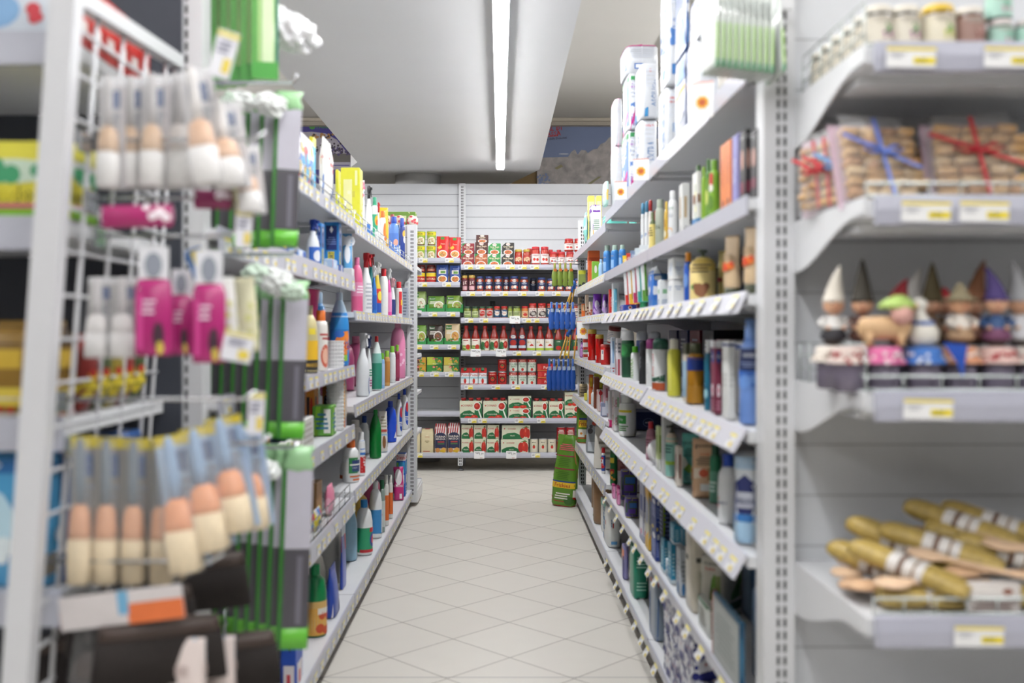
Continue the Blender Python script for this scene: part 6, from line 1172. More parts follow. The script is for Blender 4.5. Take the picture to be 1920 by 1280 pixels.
srow(-1, z, 'J', [
 (bx('#d88a2c', [('r', '#3a2a2c', -.6, 0, .4, .8), ('e', '#c9402c', .4, .6, .3, .2), ('b', '#e0a83a', 0, .2)], name='mothball_box'), 235, 352, 395, 'orange box with dark figure', dict(l=.08, x=.66)), (bx('#d88a2c', [('e', '#3a2a2c', -.5, .5, .3, .25), ('e', '#c9504a', .3, .55, .3, .25)], name='mothball_box'), 385, 522, 370, 'orange box with pictures', dict(l=.08, x=.64)),
 (bx('#e0802c', [('b', '#e8b04a', .2, .9), ('r', '#9fc0dc', .0, .6, 0, 1)], name='glove_box'), 520, 592, 335, 'tall orange and blue box', dict(l=.06)),
 (bx('#5fa03a', [('r', '#e6e8e0', .2, .9, .1, .9), ('p', '#8ac83a', [(-1, 0), (-.5, 0), (-.1, 1), (-.6, 1)]), fine('#3a7a9a', .2, .8, 4)], name='sponge_box'), 300, 505, 555, 'green box with white panel', dict(l=.1)),
 (bx('#d9d8d4', [('l', '#b8b4ac', 4, -.9, .9, .2, .9)], name='storage_crate', cat='crate'), 110, 312, 680, 'white plastic storage crate', dict(l=.18)),
 (bx('#dfe4dc', [('r', '#c8403a', .1, .5, .2, .8), ('r', '#7ab04a', -.9, -.3, 0, 1), ('r', '#e6d83a', .6, .9, .3, .9)], name='tea_tin', cat='tin'), 60, 130, 868, 'small white tin with red and green print', dict(l=.08)), (bx('#dfe4dc', [('r', '#c8403a', .1, .5, .2, .8), ('r', '#2f6a9a', -.9, -.3, 0, 1)], name='tea_tin', cat='tin'), 0, 62, 890, 'small white tin with red and blue print', dict(l=.08)),
], SH)
@cached
def cupstack(c, r, h):
    g = G(); n = max(4, int(h/.014)); secs = []
    for i in range(n): z0 = h*i/n; secs += [(z0, 1.8*r, 1.8*r), (z0+h/n*.7, 2*r, 2*r), (z0+h/n*.72, 1.8*r, 1.8*r)]
    g.loft(secs, M(c, .4), seg=18, smooth=False); return ('stacked_cups', 'cup stack', [('stacked_cups', g.mesh('cups'), [])])
put(cupstack('#e2e2e2', .035, .34), (-.62, 3.72, z), 0, 'tall sleeve of nested white plastic cups', SH); put(cupstack('#e2e2e2', .035, .30), (-.69, 3.6, z), 0, 'shorter sleeve of nested white plastic cups', SH)
SH = 'laundry shelf'; z = .522
srow(-1, z, 'J', [
 (bt('flask', '#e4e6e6', '#d86a2c', '#e4e4e0', (.0, .62), [('r', '#2f8a4a', -.8, .1, .35, .95), ('r', '#33457a', -.5, .5, .4, .85), fine('#d8703a', .05, .3, 2), fine('#e6e8e0', .5, .75, 2)]), 548, 692, 852, 'white bottle with green and navy label'),
 (bt('shampoo', '#e6e8ea', '#e2e4e6', '#e4e6e8', (.02, .85), [('r', '#c8282c', -.8, .8, .05, .5), ('r', '#2f74c8', -.8, .8, .55, .95), V('#eef0f2', 'Vetri', 0, .3, .5, .4)]), 680, 748, 778, 'white bottle with blue and red panels'),
 (bt('round', '#d0ccc4', '#d0ccc4', None), 600, 722, 680, 'thick beige paper towel tube', dict(x=.66)),
 (bt('flask', '#e4e6e8', '#1f3f8a', '#e4e6e8', (.1, .6)), 700, 780, 640, 'white bottle with navy cap', dict(x=.68)),
 (bt('sloped', '#157a34', '#1f8a3c', None, (.1, .3), rough=.08), 783, 886, 588, 'clear green bottle with green cap'),
 (po('#e4e0d8', [('b', '#9fc4e0', 0, .45), ('e', '#8a5a34', 0, .25, .4, .16), fine('#b0a890', .6, .9, 4), ('r', '#b8483c', -.6, .7, .5, .56)], None, 'gusset', 'laundry_pouch', 'pouch'), 858, 946, 602, 'white pouch with almond picture', dict(l=.06, face=.4)),
 (bt('jug', '#1f4fd0', '#1f3fa8', '#1f4fd0', (.1, .5), [('r', '#a83a8a', .2, .9, .0, .8), ('p', '#e4e6f0', [(-.2, 0), (.4, 0), (.1, .4)])]), 912, 1016, 515, 'royal blue detergent bottle with handle'),
 (bt('jug', '#e6e8ea', '#1f45b8', '#e4e6ea', (.1, .7), [('e', '#2450b8', 0, .5, .55, .5), ('e', '#c8303c', .0, .75, .4, .2), fine('#e8eaf0', .2, .4, 3)]), 1012, 1066, 446, 'white detergent bottle with blue oval label'), (bt('jug', '#e6e8ea', '#1f45b8', '#e4e6ea', (.1, .7), [('e', '#2450b8', 0, .5, .55, .5), ('e', '#c8303c', .0, .75, .4, .2), fine('#e8eaf0', .2, .4, 3)]), 1056, 1118, 410, 'white detergent bottle with blue oval label'),
], SH)
SH = 'basket shelf'; z = .502
srow(-1, z, 'K', [
 (bx('#9a7448', [('r', '#7a5836', -.9, -.7, 0, 1)], name='cardboard_box'), 90, 200, 42, 'brown open cardboard box, taller', dict(l=.14, x=.66)), (bx('#a47c50', [], name='cardboard_box'), 195, 282, 22, 'brown cardboard box with folded flap', dict(l=.1, x=.62)),
 (po('#e88aa8', [('s', '#f0b0c4', 5, -.6, .6, .1, .9, .02)], None, 'pillow', 'sponge_bag', 'bag'), 285, 372, 40, 'pink bag of cloths', dict(l=.1)),
 (po('#d8d4dc', [('s', '#e0d03a', 5, -.8, .8, .1, .8, .018), ('s', '#4a8ac8', 6, -.8, .8, .1, .9, .014), ('s', '#c9404a', 4, -.8, .8, .1, .9, .012)], None, 'pillow', 'sponge_bag', 'bag'), 200, 292, 200, 'small bag of mixed sponges', dict(l=.12)),
 (bt('flask', '#e4e4e4', '#e4e4e4', '#e0703a', (.05, .3)), 388, 470, -140, 'white bottle with orange stripe', dict(x=.64)),
], SH)
g = G()
def basket(name, x0, x1, y0, y1, z0, h, label, cat='wire basket', r=.0022, nx=8, nz=3, parent=None):
    root = empty(name, (0, 0, 0), 0, label, cat) if parent is None else parent
    g = G()
    for i in range(nz+1): zz = z0+h*i/nz; g.tube([(x0, y0, zz), (x1, y0, zz)], r, CHROME, 5)
    n = max(2, nx)
    for i in range(n+1): xx = x0+(x1-x0)*i/n; g.tube([(xx, y0, z0), (xx, y0, z0+h)], r*.8, CHROME, 5)
    return g.build('wire_front', root) if parent is None else g
root = empty('wire_basket', (-.585, 0, .502), 0, 'low chrome wire fence along the edge of the cloth shelf', 'wire fence')
g = G()
for zz in (.004, .03, .06): g.tube([(0, 2.1, zz), (0, 3.85, zz)], .002, CHROME, 5)
for i in range(15): g.tube([(0, 2.1+.125*i, 0), (0, 2.1+.125*i, .06)], .0018, CHROME, 5)
g.build('wire_fence', root)
for z_, y0_, y1_, nm in ((1.602, 2.1, 3.88, 'near part of the top'), (1.586, 3.95, 6.45, 'far part of the top')):
    g = G(); root = empty('wire_fence', (-.582, 0, z_), 0, f'thin chrome wire guard along the {nm} cleaning shelf', 'wire fence')
    for zz in (.025, .05): g.tube([(0, y0_, zz), (0, y1_, zz)], .002, CHROME, 5)
    k = int((y1_-y0_)/.16)
    for i in range(k+1): g.tube([(0, y0_+(y1_-y0_)*i/k, 0), (0, y0_+(y1_-y0_)*i/k, .05)], .0018, CHROME, 5)
    g.build('wire_guard', root)
SH = 'lowest cleaning shelf'; z = .118
srow(-1, z, 'K', [
 (bt('jug', '#0f7a44', '#1a8a50', '#d8b06a', (.02, .5), [('r', '#e0a84a', -1, 1, 0, .8), ('s', '#c9502c', 6, -.8, .8, .1, .6, .015), ('r', '#e6e2d6', -.4, .5, .62, .8)], depth=1.), 148, 298, 548, 'emerald cleaner bottle with orange label'),
 (po('#1f45a8', [('b', '#1f3f9a', 0, 1), ('p', '#d8d4dc', [(.3, 0), (1, 0), (1, .3)])], None, 'gusset', 'dustpan_pack', 'pack'), 288, 400, 560, 'dark blue dustpan set in clear wrap', dict(l=.12)),
 (po('#2a4ab0', [('r', '#d8404a', .2, .9, .6, .85), ('b', '#c9d0dc', .85, 1)], None, 'gusset', 'dustpan_pack', 'pack'), 390, 440, 300, 'second blue pack with red card', dict(l=.1, x=.63)),
 (bt('jug', '#e4e6e6', '#2f86c8', '#2f9a6c', (.05, .5), [('e', '#3a4a9a', .3, .5, .4, .3), ('e', '#d8404a', .3, .5, .2, .16), ('b', '#c8303a', 0, .12), ('r', '#c8303a', -.1, .9, .82, 1)], depth=1.), 488, 594, 132, 'white bleach bottle with green label'),
 (bt('jug', '#e6e8ea', '#e6e8ea', '#3a8ac8', (.08, .5), [('r', '#e4e8ea', .2, 1, 0, 1), ('r', '#c8303a', .3, .5, .7, .8)], depth=1.), 574, 656, 10, 'white bleach bottle with blue label'),
 (bt('shampoo', '#8a9a94', '#2a6a4a', '#c9d0cc', (.1, .6)), 640, 678, 0, 'grey green bottle'), (bt('shampoo', '#d8d8d4', '#d8d8d4', '#d86a2c', (.1, .6)), 668, 702, -30, 'white bottle with orange label'), (bt('shampoo', '#d8d8d4', '#d8d8d4', '#d86a2c', (.1, .6)), 698, 728, -30, 'white bottle with orange label'),
 (po('#c8307c', [('e', '#e6dfe4', -.1, .7, .7, .24), T('#f0e4ea', 'Moleä', .45, .1, .7), ('r', '#e8e4e8', 0, .5, .05, .2)], None, 'gusset', 'laundry_pouch', 'pouch'), 728, 800, -80, 'magenta laundry pouch', dict(l=.07, face=.3)),
], SH)
for i, (x, y, c1, c2, nm) in enumerate(((-.70, 3.3, '#1f45a8', '#1f3f9a', 'blue bottle in the back row'), (-.70, 3.0, '#2f8a5a', '#1a6a44', 'green bottle in the back row'), (-.69, 3.62, '#d8d4cc', '#c8303a', 'pale bottle with red cap in the back row'), (-.70, 4.1, '#dcdcd8', '#2f6ac0', 'pale bottle with blue cap in the back row'), (-.70, 4.5, '#8ab0c8', '#e0e0e0', 'pale blue bottle in the back row'), (-.70, 4.9, '#d8b050', '#c8602a', 'amber bottle in the back row'), (-.70, 5.4, '#d8608c', '#e0e0e0', 'pink bottle in the back row'), (-.66, 2.6, '#7a2a34', '#2a2024', 'dark red bottle in the back row'))):
    put(bottle('jug', .1, .27, c1, c2, '#dcdcd8' if i % 2 else None, (.1, .45), (), depth=1.0), (x, y, z), .8, nm, SH)
for i, (x, y, c, nm) in enumerate(((-.72, 2.55, '#8a5a34', 'brown box'), (-.74, 2.85, '#c9b89a', 'beige box'), (-.70, 3.15, '#4a7a4a', 'green box'), (-.72, 2.3, '#a83a34', 'red box'))):
    put(carton(.2, .14, .2, c, [('l', '#e0dcd0', 4, -.7, .7, .2, .8)], name='cloth_box'), (x, y, .5025), PI/2, nm+' in the back row', 'basket shelf')
for i, (x, y, c, nm) in enumerate(((-.76, 2.6, '#c9c4b8', 'cream box'), (-.78, 2.9, '#c98a2c', 'amber box'), (-.76, 3.25, '#4a6aa0', 'blue box'), (-.80, 3.5, '#b84a3a', 'red box'))):
    put(carton(.22, .16, .17, c, [('l', '#e0dcd0', 4, -.7, .7, .2, .8)], name='cloth_box'), (x, y, .7875), PI/2, nm+' in the back row', 'cloth and tub shelf')
srow(-1, z, 'J', [(bx('#2462c0', [T('#c8282c', 'Dixan', .92, .09, .9), ('b', '#e6e6e8', .84, 1), T('#c8282c', 'Dixan', .92, .1, .9), ('p', '#3aa0d8', [(-.9, .6), (.9, .55), (.9, .8), (-.2, .82)]), ('r', '#e4e8ec', -.5, .8, .3, .5), ('r', '#6ab04a', -.9, -.5, .7, .8), fine('#c9dcf0', .05, .25, 3)], name='washing_powder_box'), 1020, 1108, 965, 'blue and white washing powder box with red writing', dict(l=.09)),
 (bx('#e0e0e2', [V('#c8404a', 'Omino', 0, .7, .3, .3)], name='washing_powder_box'), 1106, 1140, 880, 'white powder pack by the end panel', dict(l=.07, x=.62))], SH)
srow(-1, z, 'K', [(bx('#2450b8', [('r', '#e6dfe0', -.6, .8, .0, .5), ('r', '#c8404a', -.2, .3, .0, .3), ('p', '#16161c', [(-.1, .9), (.3, .8), (.3, 1), (0, 1)])], name='insecticide_box'), 20, 160, 1035, 'blue box with picture at the near end', dict(l=.1)), (bx('#8a2030', [('r', '#2a2024', -.6, .6, .2, .7)], name='insecticide_box'), -60, 60, 1030, 'dark red box at the near end', dict(l=.1, x=.68))], SH)
# ================================================================ end unit beside the camera, right of the aisle
def endbracket(y0, y1, z, drop=.10, th=.028):
    """outline (y,z): back edge on the upright, s-curve underneath, front nose"""
    pts = [(y0, z), (y0, z-th)]
    n = 14
    for i in range(n+1):
        t = i/n; yy = y0+.03+(y1-.012-y0-.03)*t; s = t*t*(3-2*t); pts.append((yy, z-th-(drop-th)*s))
    pts += [(y1, z-drop), (y1, z)]
    return pts
YE0, YE1 = 1.565, 1.95
root = empty('end_shelving_unit', (1.05, 1.95, 0), 0, 'end shelving unit facing the camera beside the slotted post', 'shelving')
g = G(); g.box(-.47, .6, .03, .05, .1, 2.3, PANEL)
for k in range(20): z = .22+.1015*k; g.poly([(-.47, .0292, z), (.6, .0292, z), (.6, .0292, z+.003), (-.47, .0292, z+.003)], M('#a5a7ab'))
g.build('back_panel', root)
g = G(); g.box(-.528, -.467, 0, .06, 0, 2.3, METAL); slots(g, -.4995, -.4795, 0, .1, 2.28, gap if False else '-y') if False else None
z = .1
while z < 2.28:
    for cx in (-.4995, -.4865): g.poly([(cx-.0028, -.0006, z), (cx+.0028, -.0006, z), (cx+.0028, -.0006, z+.0165), (cx-.0028, -.0006, z+.0165)], SLOT)
    z += .025
g.build('upright', root)
CAPL = [(1.615, [1705, 1888]), (1.371, [1733, 1842]), (1.059, [1737]), (.70, [1832]), (.32, [1700])]
for z, tg in CAPL:
    g = G(); g.box(-.464, .6, YE0+.012-1.95, .028, z-.028, z, METAL); g.box(-.45, .6, -.3, -.22, z-.045, z-.028, METAL)
    s = g.build('shelf', root)
    g = G(); g.prism(endbracket(YE0+.012-1.95, .0, z+.004), -.4675, -.4635, METAL, axis='x'); g.build('bracket', s)
    g = G(); y = YE0-1.95; g.prism([(y+.012, z+.006), (y, z+.004), (y-.003, z-.018), (y-.001, z-.042), (y+.010, z-.044), (y+.012, z-.03)], -.452, .6, M('#aeafbd', .3, var=.02), axis='x'); g.build('price_rail', s)
    for px in tg:
        o = bpy.data.objects.new('price_tag', tag_mesh('cap')); COL.objects.link(o); o.parent = s; o.location = (PX(px, YE0)-1.05, y-.0045, z-.039); o.rotation_euler = (.04, .02, 0)
def fence(x0, x1, y, z, h, label, step=.05, side=None):
    root = empty('wire_fence', (0, 0, 0), 0, label, 'wire fence'); W = M('#c9d2d0', .25, .6, var=0)
    g = G()
    for zz in (z+.006, z+h): g.tube([(x0, y, zz), (x1, y, zz)], .0022, W, 6)
    n = max(1, int((x1-x0)/step))
    for i in range(n+1): xx = x0+(x1-x0)*i/n; g.tube([(xx, y, z+.002), (xx, y, z+h)], .0014, W, 6)
    g.build('front_wires', root)
    if side:
        g = G(); y1, hs = side
        for k in range(4): zz = z+.004+hs*k/3; g.tube([(x0, y, zz), (x0, y1, zz)], .0016, W, 6)
        for k in range(7): yy = y+(y1-y)*k/6; g.tube([(x0, yy, z+.002), (x0, yy, z+hs)], .0013, W, 6)
        g.build('side_wires', root)
fence(.588, 1.5, 1.585, 1.371, .026, 'thin wire guard in front of the ribboned pasta bags')
fence(.588, 1.5, 1.585, 1.059, .028, 'wire guard and side basket around the gnome jars', .06, (1.93, .075))
fence(.60, 1.5, 1.585, .70, .030, 'thin wire guard in front of the pasta and wooden spoons')
fence(.592, .61, 1.60, 1.615, .01, 'greenish wire side guard beside the honey jars', .01, (1.93, .075))
# jars of preserves
SH = 'on the top end shelf'
def pres(w, h, lab, lid, body, c1, c2, tail=''):
    return bottle('jar', w, h, body, lid, lab, (.08, .76), [('s', c1, 9, -.1, .5, .25, .5, .003), ('s', c2, 5, -.2, .3, .45, .75, .003), fine('#b5ada0', .78, .95, 2)], rough=.1)
kinds = [pres(.05, .074, '#d9d2c2', '#d6d0c2', '#26202a', '#9a3a8a', '#4f8a3a'), pres(.05, .074, '#d9d2c2', '#d6d0c2', '#26202a', '#9a3a8a', '#4f8a3a'), pres(.053, .076, '#ded6c0', '#d8b63a', '#6a4a1c', '#c9cc4a', '#6a9a3a'), pres(.048, .072, '#9a7a70', '#d8d2c8', '#4a2018', '#7a3a34', '#b08a80'), pres(.04, .052, '#a9cfc0', '#d8d0cc', '#1c1616', '#c9a0b0', '#8ac0a8'), pres(.04, .052, '#a9cfc0', '#d8d0cc', '#1c1616', '#c9a0b0', '#8ac0a8')]
kd = ['white lidded jar with purple grape label', 'white lidded jar with purple grape label', 'gold lidded jar with yellow flower label', 'white lidded jar with brown label', 'small dark jar with mint label', 'small dark jar with mint label']
for r in range(6):
    for c, (px, k) in enumerate(((1646, 0), (1696, 1), (1758, 2), (1817, 3), (1875, 4), (1926, 5))):
        if r and c > 1 and r > 2: continue
        x = PX(px, 1.62)+(0 if r == 0 else -.0); y = 1.62+.054*r
        if x > 1.45: continue
        kk = k if r == 0 or c > 1 else c
        put(kinds[kk], (x, y, 1.6152), .15, kd[kk]+('' if r == 0 else ', row behind'), SH, 'the post', key=x+.001*r)
put(kinds[4], (PX(1875, 1.62), 1.625, 1.6152+.0525), 0, 'small dark jar stacked on a mint labelled jar', SH)
# pasta bags with ribbons
SH = 'on the second end shelf'
@cached
def pastabag(w, h, rib, seed, deep=.035):
    rnd = random.Random(seed); g = G()
    P = [M('#c39a66', .6), M('#cfa878', .6), M('#b5875a', .6), M('#d2b48a', .6)]
    nz = 7
    for i in range(nz):
        zz = h*(.08+.78*i/nz); x = -w*.42
        while x < w*.40:
            l = w*(.16+.14*rnd.random()); T_ = Matrix.Translation((x+l/2, rnd.uniform(-.004, .004), zz+h*.05)) @ Matrix.Rotation(PI/2+rnd.uniform(-.12, .12), 4, 'Y')
            g.loft([(-l/2, h*.06, deep*.5), (-l/2+.003, h*.105, deep*.85), (l/2-.003, h*.105, deep*.85), (l/2, h*.06, deep*.5)], rnd.choice(P), seg=9, T=T_); x += l+.002
    a = g.mesh('pasta'); g = G(); g.loft([(0, w*.96, deep*.6, 4), (h*.05, w, deep*1.15, 3), (h*.8, w, deep*1.1, 3), (h*.93, w*.8, deep*.4, 3), (h, w*.9, deep*.1, 3)], FILM, seg=20); b = g.mesh('bag')
    g = G(); g.box(-w*.5, w*.5, deep*.62, deep*.66, 0, h*.95, M('#d6bccb', .5)); cde = g.mesh('backing_card')
    g = G(); rm = M(rib, .35); t = deep*.66
    for p, q in (((-w*.5, h*.72), (w*.5, h*.36)), ((-w*.05, h*.9), (w*.08, 0.01))):
        d = Vector((q[0]-p[0], 0, q[1]-p[1])).normalized(); n = Vector((-d.z, 0, d.x))*.0032
        g.rings([[(p[0]+n.x, -t, p[1]+n.z), (p[0]-n.x, -t, p[1]-n.z), (p[0]-n.x, -t-.0012, p[1]-n.z), (p[0]+n.x, -t-.0012, p[1]+n.z)], [(q[0]+n.x, -t, q[1]+n.z), (q[0]-n.x, -t, q[1]-n.z), (q[0]-n.x, -t-.0012, q[1]-n.z), (q[0]+n.x, -t-.0012, q[1]+n.z)]], rm, smooth=False)
    for sg in (-1, 1): g.tube([(0, -t-.003, h*.52), (sg*w*.16, -t-.008, h*.58), (sg*w*.26, -t-.006, h*.54), (sg*w*.14, -t-.006, h*.5), (0, -t-.003, h*.52)], .003, rm, 6)
    r_ = g.mesh('ribbon')
    return ('ribboned_pasta_bag', 'pasta bag', [('pasta', a, []), ('bag', b, []), ('backing_card', cde, []), ('ribbon', r_, [])])
z = 1.3715
put(pastabag(.135, .165, '#5f78c8', 1), (PX(1655, 1.66), 1.66, z), .15, 'large pasta bag tied with a lilac blue ribbon', SH, tilt=(-.28, 0))
put(pastabag(.155, .17, '#b8202c', 2), (PX(1835, 1.66), 1.66, z), -.12, 'large pasta bag tied with a red ribbon', SH, tilt=(-.28, 0))
put(pastabag(.12, .13, '#c98a2c', 3), (PX(1735, 1.76), 1.77, z), .3, 'pasta bag with brown ribbon between the two large ones', SH, tilt=(-.25, 0))
put(pastabag(.13, .15, '#a8a03a', 4), (PX(1880, 1.86), 1.86, z), .0, 'shaded pasta bag standing behind the red ribboned one', SH, tilt=(-.1, 0))
for i, (px, c) in enumerate(((1507, '#c8303a'), (1527, '#c8303a'), (1549, '#6fa0d0'))):
    Y = 1.80-.032*i; put(pastabag(.12, .15, c, 5+i, .02), (PX(px+14, Y)+.018, Y, z), -1.12, 'slim pasta bag seen edge on', SH, 'the post', key=px)
# gnomes on fabric topped jars
SH = 'on the third end shelf'
@cached
def gnome(hat, dress, skin='#d8a888', hh=.05, skirt=None, lean=0., brim=1.0, face=True, s=1.0):
    d = M(dress, .6); g = G()
    g.loft([(0, .018, .016), (.004, .032, .024), (.010, .026, .02)], M('#3a2e28', .6), seg=12)
    g.loft([(.008, .034, .028), (.014, .042, .034), (.026, .030, .026), (.040, .024, .020), (.046, .012, .012)], [M(skirt or dress, .6)]*2+[d]*2, seg=16)
    for sg in (-1, 1): g.tube([(sg*.012, 0, .042), (sg*.022, -.006, .034), (sg*.012, -.015, .027)], .0042, d, 7); g.loft([(-.003, .004, .004), (0, .008, .008), (.003, .004, .004)], M(skin, .5), seg=8, T=Matrix.Translation((sg*.012, -.016, .027)))
    a = g.mesh('body'); g = G(); R_ = .0155
    g.loft([(.046+R_*(1-math.cos(t)), 2*R_*math.sin(t)+.001, 2*R_*math.sin(t)+.001) for t in [PI*i/8 for i in range(9)]], M(skin, .5), seg=16)
    for sg in (-1, 1): g.loft([(-.0016, .001, .001), (0, .0032, .0032), (.0016, .001, .001)], M('#2a2020', .4), seg=6, T=Matrix.Translation((sg*.0055, -R_*.93, .064)))
    g.loft([(-.002, .002, .002), (0, .005, .005), (.002, .002, .002)], M('#cf8f78', .5), seg=7, T=Matrix.Translation((0, -R_-.001, .060)))
    g.box(-.003, .003, -R_*.95-.001, -R_*.9, .0535, .0545, M('#a84a40', .5))
    hd = g.mesh('head'); g = G()
    g.loft([(.066, .034*brim, .034*brim), (.069, .035*brim, .035*brim), (.071, .031, .031), (.071+hh*.35, .023, .023, 2, lean*.2), (.071+hh*.7, .013, .013, 2, lean*.6, 0), (.071+hh*.92, .006, .006, 2, lean, 0), (.071+hh, .002, .002, 2, lean*1.15, 0)], M(hat, .7), seg=16)
    h_ = g.mesh('hat')
    return ('gnome_figurine', 'figurine', [('body', a, []), ('head', hd, []), ('hat', h_, [])])
@cached
def animal():
    g = G(); c = M('#c9a57c', .6)
    T_ = Matrix.Translation((0, 0, .026)) @ Matrix.Rotation(PI/2, 4, 'Y'); g.loft([(-.036, .014, .012), (-.03, .032, .026), (0, .036, .03), (.03, .034, .028), (.036, .016, .014)], c, seg=14, T=T_)
    for sx in (-1, 1):
        for sy in (-1, 1): g.loft([(0, .010, .010), (.02, .013, .012)], c, seg=9, T=Matrix.Translation((sx*.022, sy*.008, 0)))
    a = g.mesh('body'); g = G(); g.loft([(.03+.015*(1-math.cos(t)), .03*math.sin(t)+.001, .028*math.sin(t)+.001, 2, .022, -.012) for t in [PI*i/8 for i in range(9)]], M('#cf9f94', .6), seg=14)
    for sx in (-1, 1): g.loft([(-.004, .003, .003), (0, .010, .006), (.006, .002, .002)], M('#cf9f94', .6), seg=7, T=Matrix.Translation((.022+sx*.012, -.012, .056)))
    hd = g.mesh('head'); g = G(); g.loft([(.054, .05, .045, 2, .018), (.06, .052, .046, 2, .018), (.068, .034, .03, 2, .02), (.074, .012, .012, 2, .022)], M('#a9c46a', .6), seg=14); h_ = g.mesh('hat')
    return ('animal_figurine', 'figurine', [('body', a, []), ('head', hd, []), ('hat', h_, [])])
@cached
def goose():
    g = G(); c = M('#dcd8cf', .6)
    g.loft([(0, .02, .016), (.008, .04, .03), (.022, .042, .034), (.034, .026, .022), (.044, .016, .015, 2, -.004), (.054, .014, .013, 2, -.006)], c, seg=14)
    a = g.mesh('body'); g = G(); g.loft([(.05+.010*(1-math.cos(t)), .022*math.sin(t)+.001, .02*math.sin(t)+.001, 2, -.006) for t in [PI*i/8 for i in range(9)]], c, seg=12); hd = g.mesh('head')
    g = G(); g.tube([(-.012, -.008, .06), (-.026, -.012, .046)], .004, M('#d88a2c', .5), 7); bk_ = g.mesh('beak'); g = G(); g.loft([(.030, .03, .026), (.036, .03, .026)], M('#3f64a8', .6), seg=12); s = g.mesh('scarf')
    return ('goose_figurine', 'figurine', [('body', a, []), ('head', hd, [('beak', bk_)]), ('scarf', s, [])])
@cached
def clothjar(c1, c2, w=.055, h=.066):
    P = bottle('jar', w*.94, h, '#6f6878', '#8a8088', None, rough=.15); g = G(); rnd = random.Random(len(c1)+int(c1[1:3], 16))
    g.loft([(.004, w*.9, w*.9), (h*.7, w*.93, w*.93)], M('#736878', .8, var=.4, scale=120), seg=18); cont = g.mesh('contents')
    g = G(); k = 28; R = []
    for zz, rr, am in ((h*.72, w*.62, .10), (h*.86, w*.54, .05), (h*.90, w*.50, .0), (h+.004, w*.52, .0), (h+.008, w*.40, 0), (h+.009, w*.02, 0)):
        R.append([((rr*(1+am*math.cos(7*t)))*math.sin(t), -(rr*(1+am*math.cos(7*t)))*math.cos(t), zz) for t in [2*PI*i/k for i in range(k)]])
    g.rings(R, M(c1, .8), caps=False)
    for i in range(26):
        t = rnd.uniform(-2.2, 2.2); q = rnd.random(); zz = h*.74+q*h*.26; rr = w*(.60-.09*q)+.0015; s = .0032
        g.fan(lambda u, v, e: (rr*math.sin(t+u*s/rr), -rr*math.cos(t+u*s/rr)-e, zz+v*s), [(math.cos(a), math.sin(a)) for a in [PI*j/4 for j in range(8)]], (0, 0), M(c2, .8), .0006)
    return ('fabric_topped_jar', 'jar', [('jar_body', P[2][0][1], []), ('contents', cont, []), ('fabric_cover', g.mesh('fabric_cover'), [])])
z = 1.0592
jl = [(1592, 1.63, '#c9b8b0', '#a8343c', 'cream and red'), (1657, 1.625, '#cf6a98', '#efe0e6', 'pink polka dot'), (1732, 1.625, '#3f6fb8', '#e6eaf2', 'blue dotted'), (1800, 1.64, '#d89a78', '#f0e2d8', 'orange and white'), (1870, 1.64, '#d8b8b0', '#b84a50', 'cream and rose'), (1935, 1.64, '#cfc8c0', '#b8606a', 'beige')]
for px, y, c1, c2, nm in jl: put(clothjar(c1, c2), (PX(px, y), y, z), 0, f'jar of lilac stones with {nm} fabric cover', SH, 'the post', key=px)
for px, y, c1, c2, nm in [(1560, 1.72, '#d8cfc4', '#b8a89a', 'ivory'), (1617, 1.71, '#a83a48', '#e8dade', 'dark red'), (1680, 1.70, '#3a4a6a', '#d8d8e0', 'navy'), (1745, 1.71, '#b0a08a', '#8a5a3a', 'brown checked'), (1812, 1.71, '#d8d0c8', '#c08a80', 'off white'), (1875, 1.72, '#8a7a9a', '#e6dce8', 'violet')]:
    put(clothjar(c1, c2), (PX(px, y), y, z), 0, f'jar in the second row with {nm} fabric cover', SH, 'the post', key=px)
zt = z+.066+.0095
G_ = [(1657, 1.625, None, 'tan animal figurine with green hat'), (1732, 1.625, 'goose', 'white goose figurine with blue scarf'),
      (1800, 1.64, dict(hat='#8f8468', dress='#ded6cc', skirt='#b89878', hh=.022, brim=1.4, skin='#d8a480'), 'gnome in wide olive hat and white apron'),
      (1868, 1.64, dict(hat='#45356e', dress='#31507e', skirt='#7a4a6a', hh=.045, lean=-.012), 'gnome in purple pointed hat and blue dress'),
      (1912, 1.67, dict(hat='#a9aaae', dress='#d9d8dc', skirt='#e2e2e8', hh=.055, lean=-.01), 'tall gnome in grey hat and white dress'),
      (1563, 1.72, dict(hat='#cfc8bc', dress='#dcdad6', skirt='#3a3a40', hh=.05, lean=.008), 'white bearded gnome in tall ivory hat'),
      (1617, 1.71, dict(hat='#2f2a20', dress='#5a3a30', hh=.06), 'dark brown gnome in black pointed hat'),
      (1684, 1.70, dict(hat='#8a1f2a', dress='#6a2a30', hh=.03, lean=.012), 'small gnome in drooping dark red hat'),
      (1712, 1.75, dict(hat='#c9c6c2', dress='#b8b0a8', hh=.05, lean=.01), 'pale gnome in the back row'),
      (1748, 1.71, dict(hat='#4a3f22', dress='#6f5a44', hh=.055), 'brown gnome in tree shaped hat'),
      (1770, 1.72, dict(hat='#b8303a', dress='#c9ccd6', skirt='#9a2430', hh=.018, brim=1.1), 'figurine in red cap and red skirt'),
      (1828, 1.73, dict(hat='#8a5a3c', dress='#7a5040', hh=.06, lean=.012), 'gnome in tall rust brown hat')]
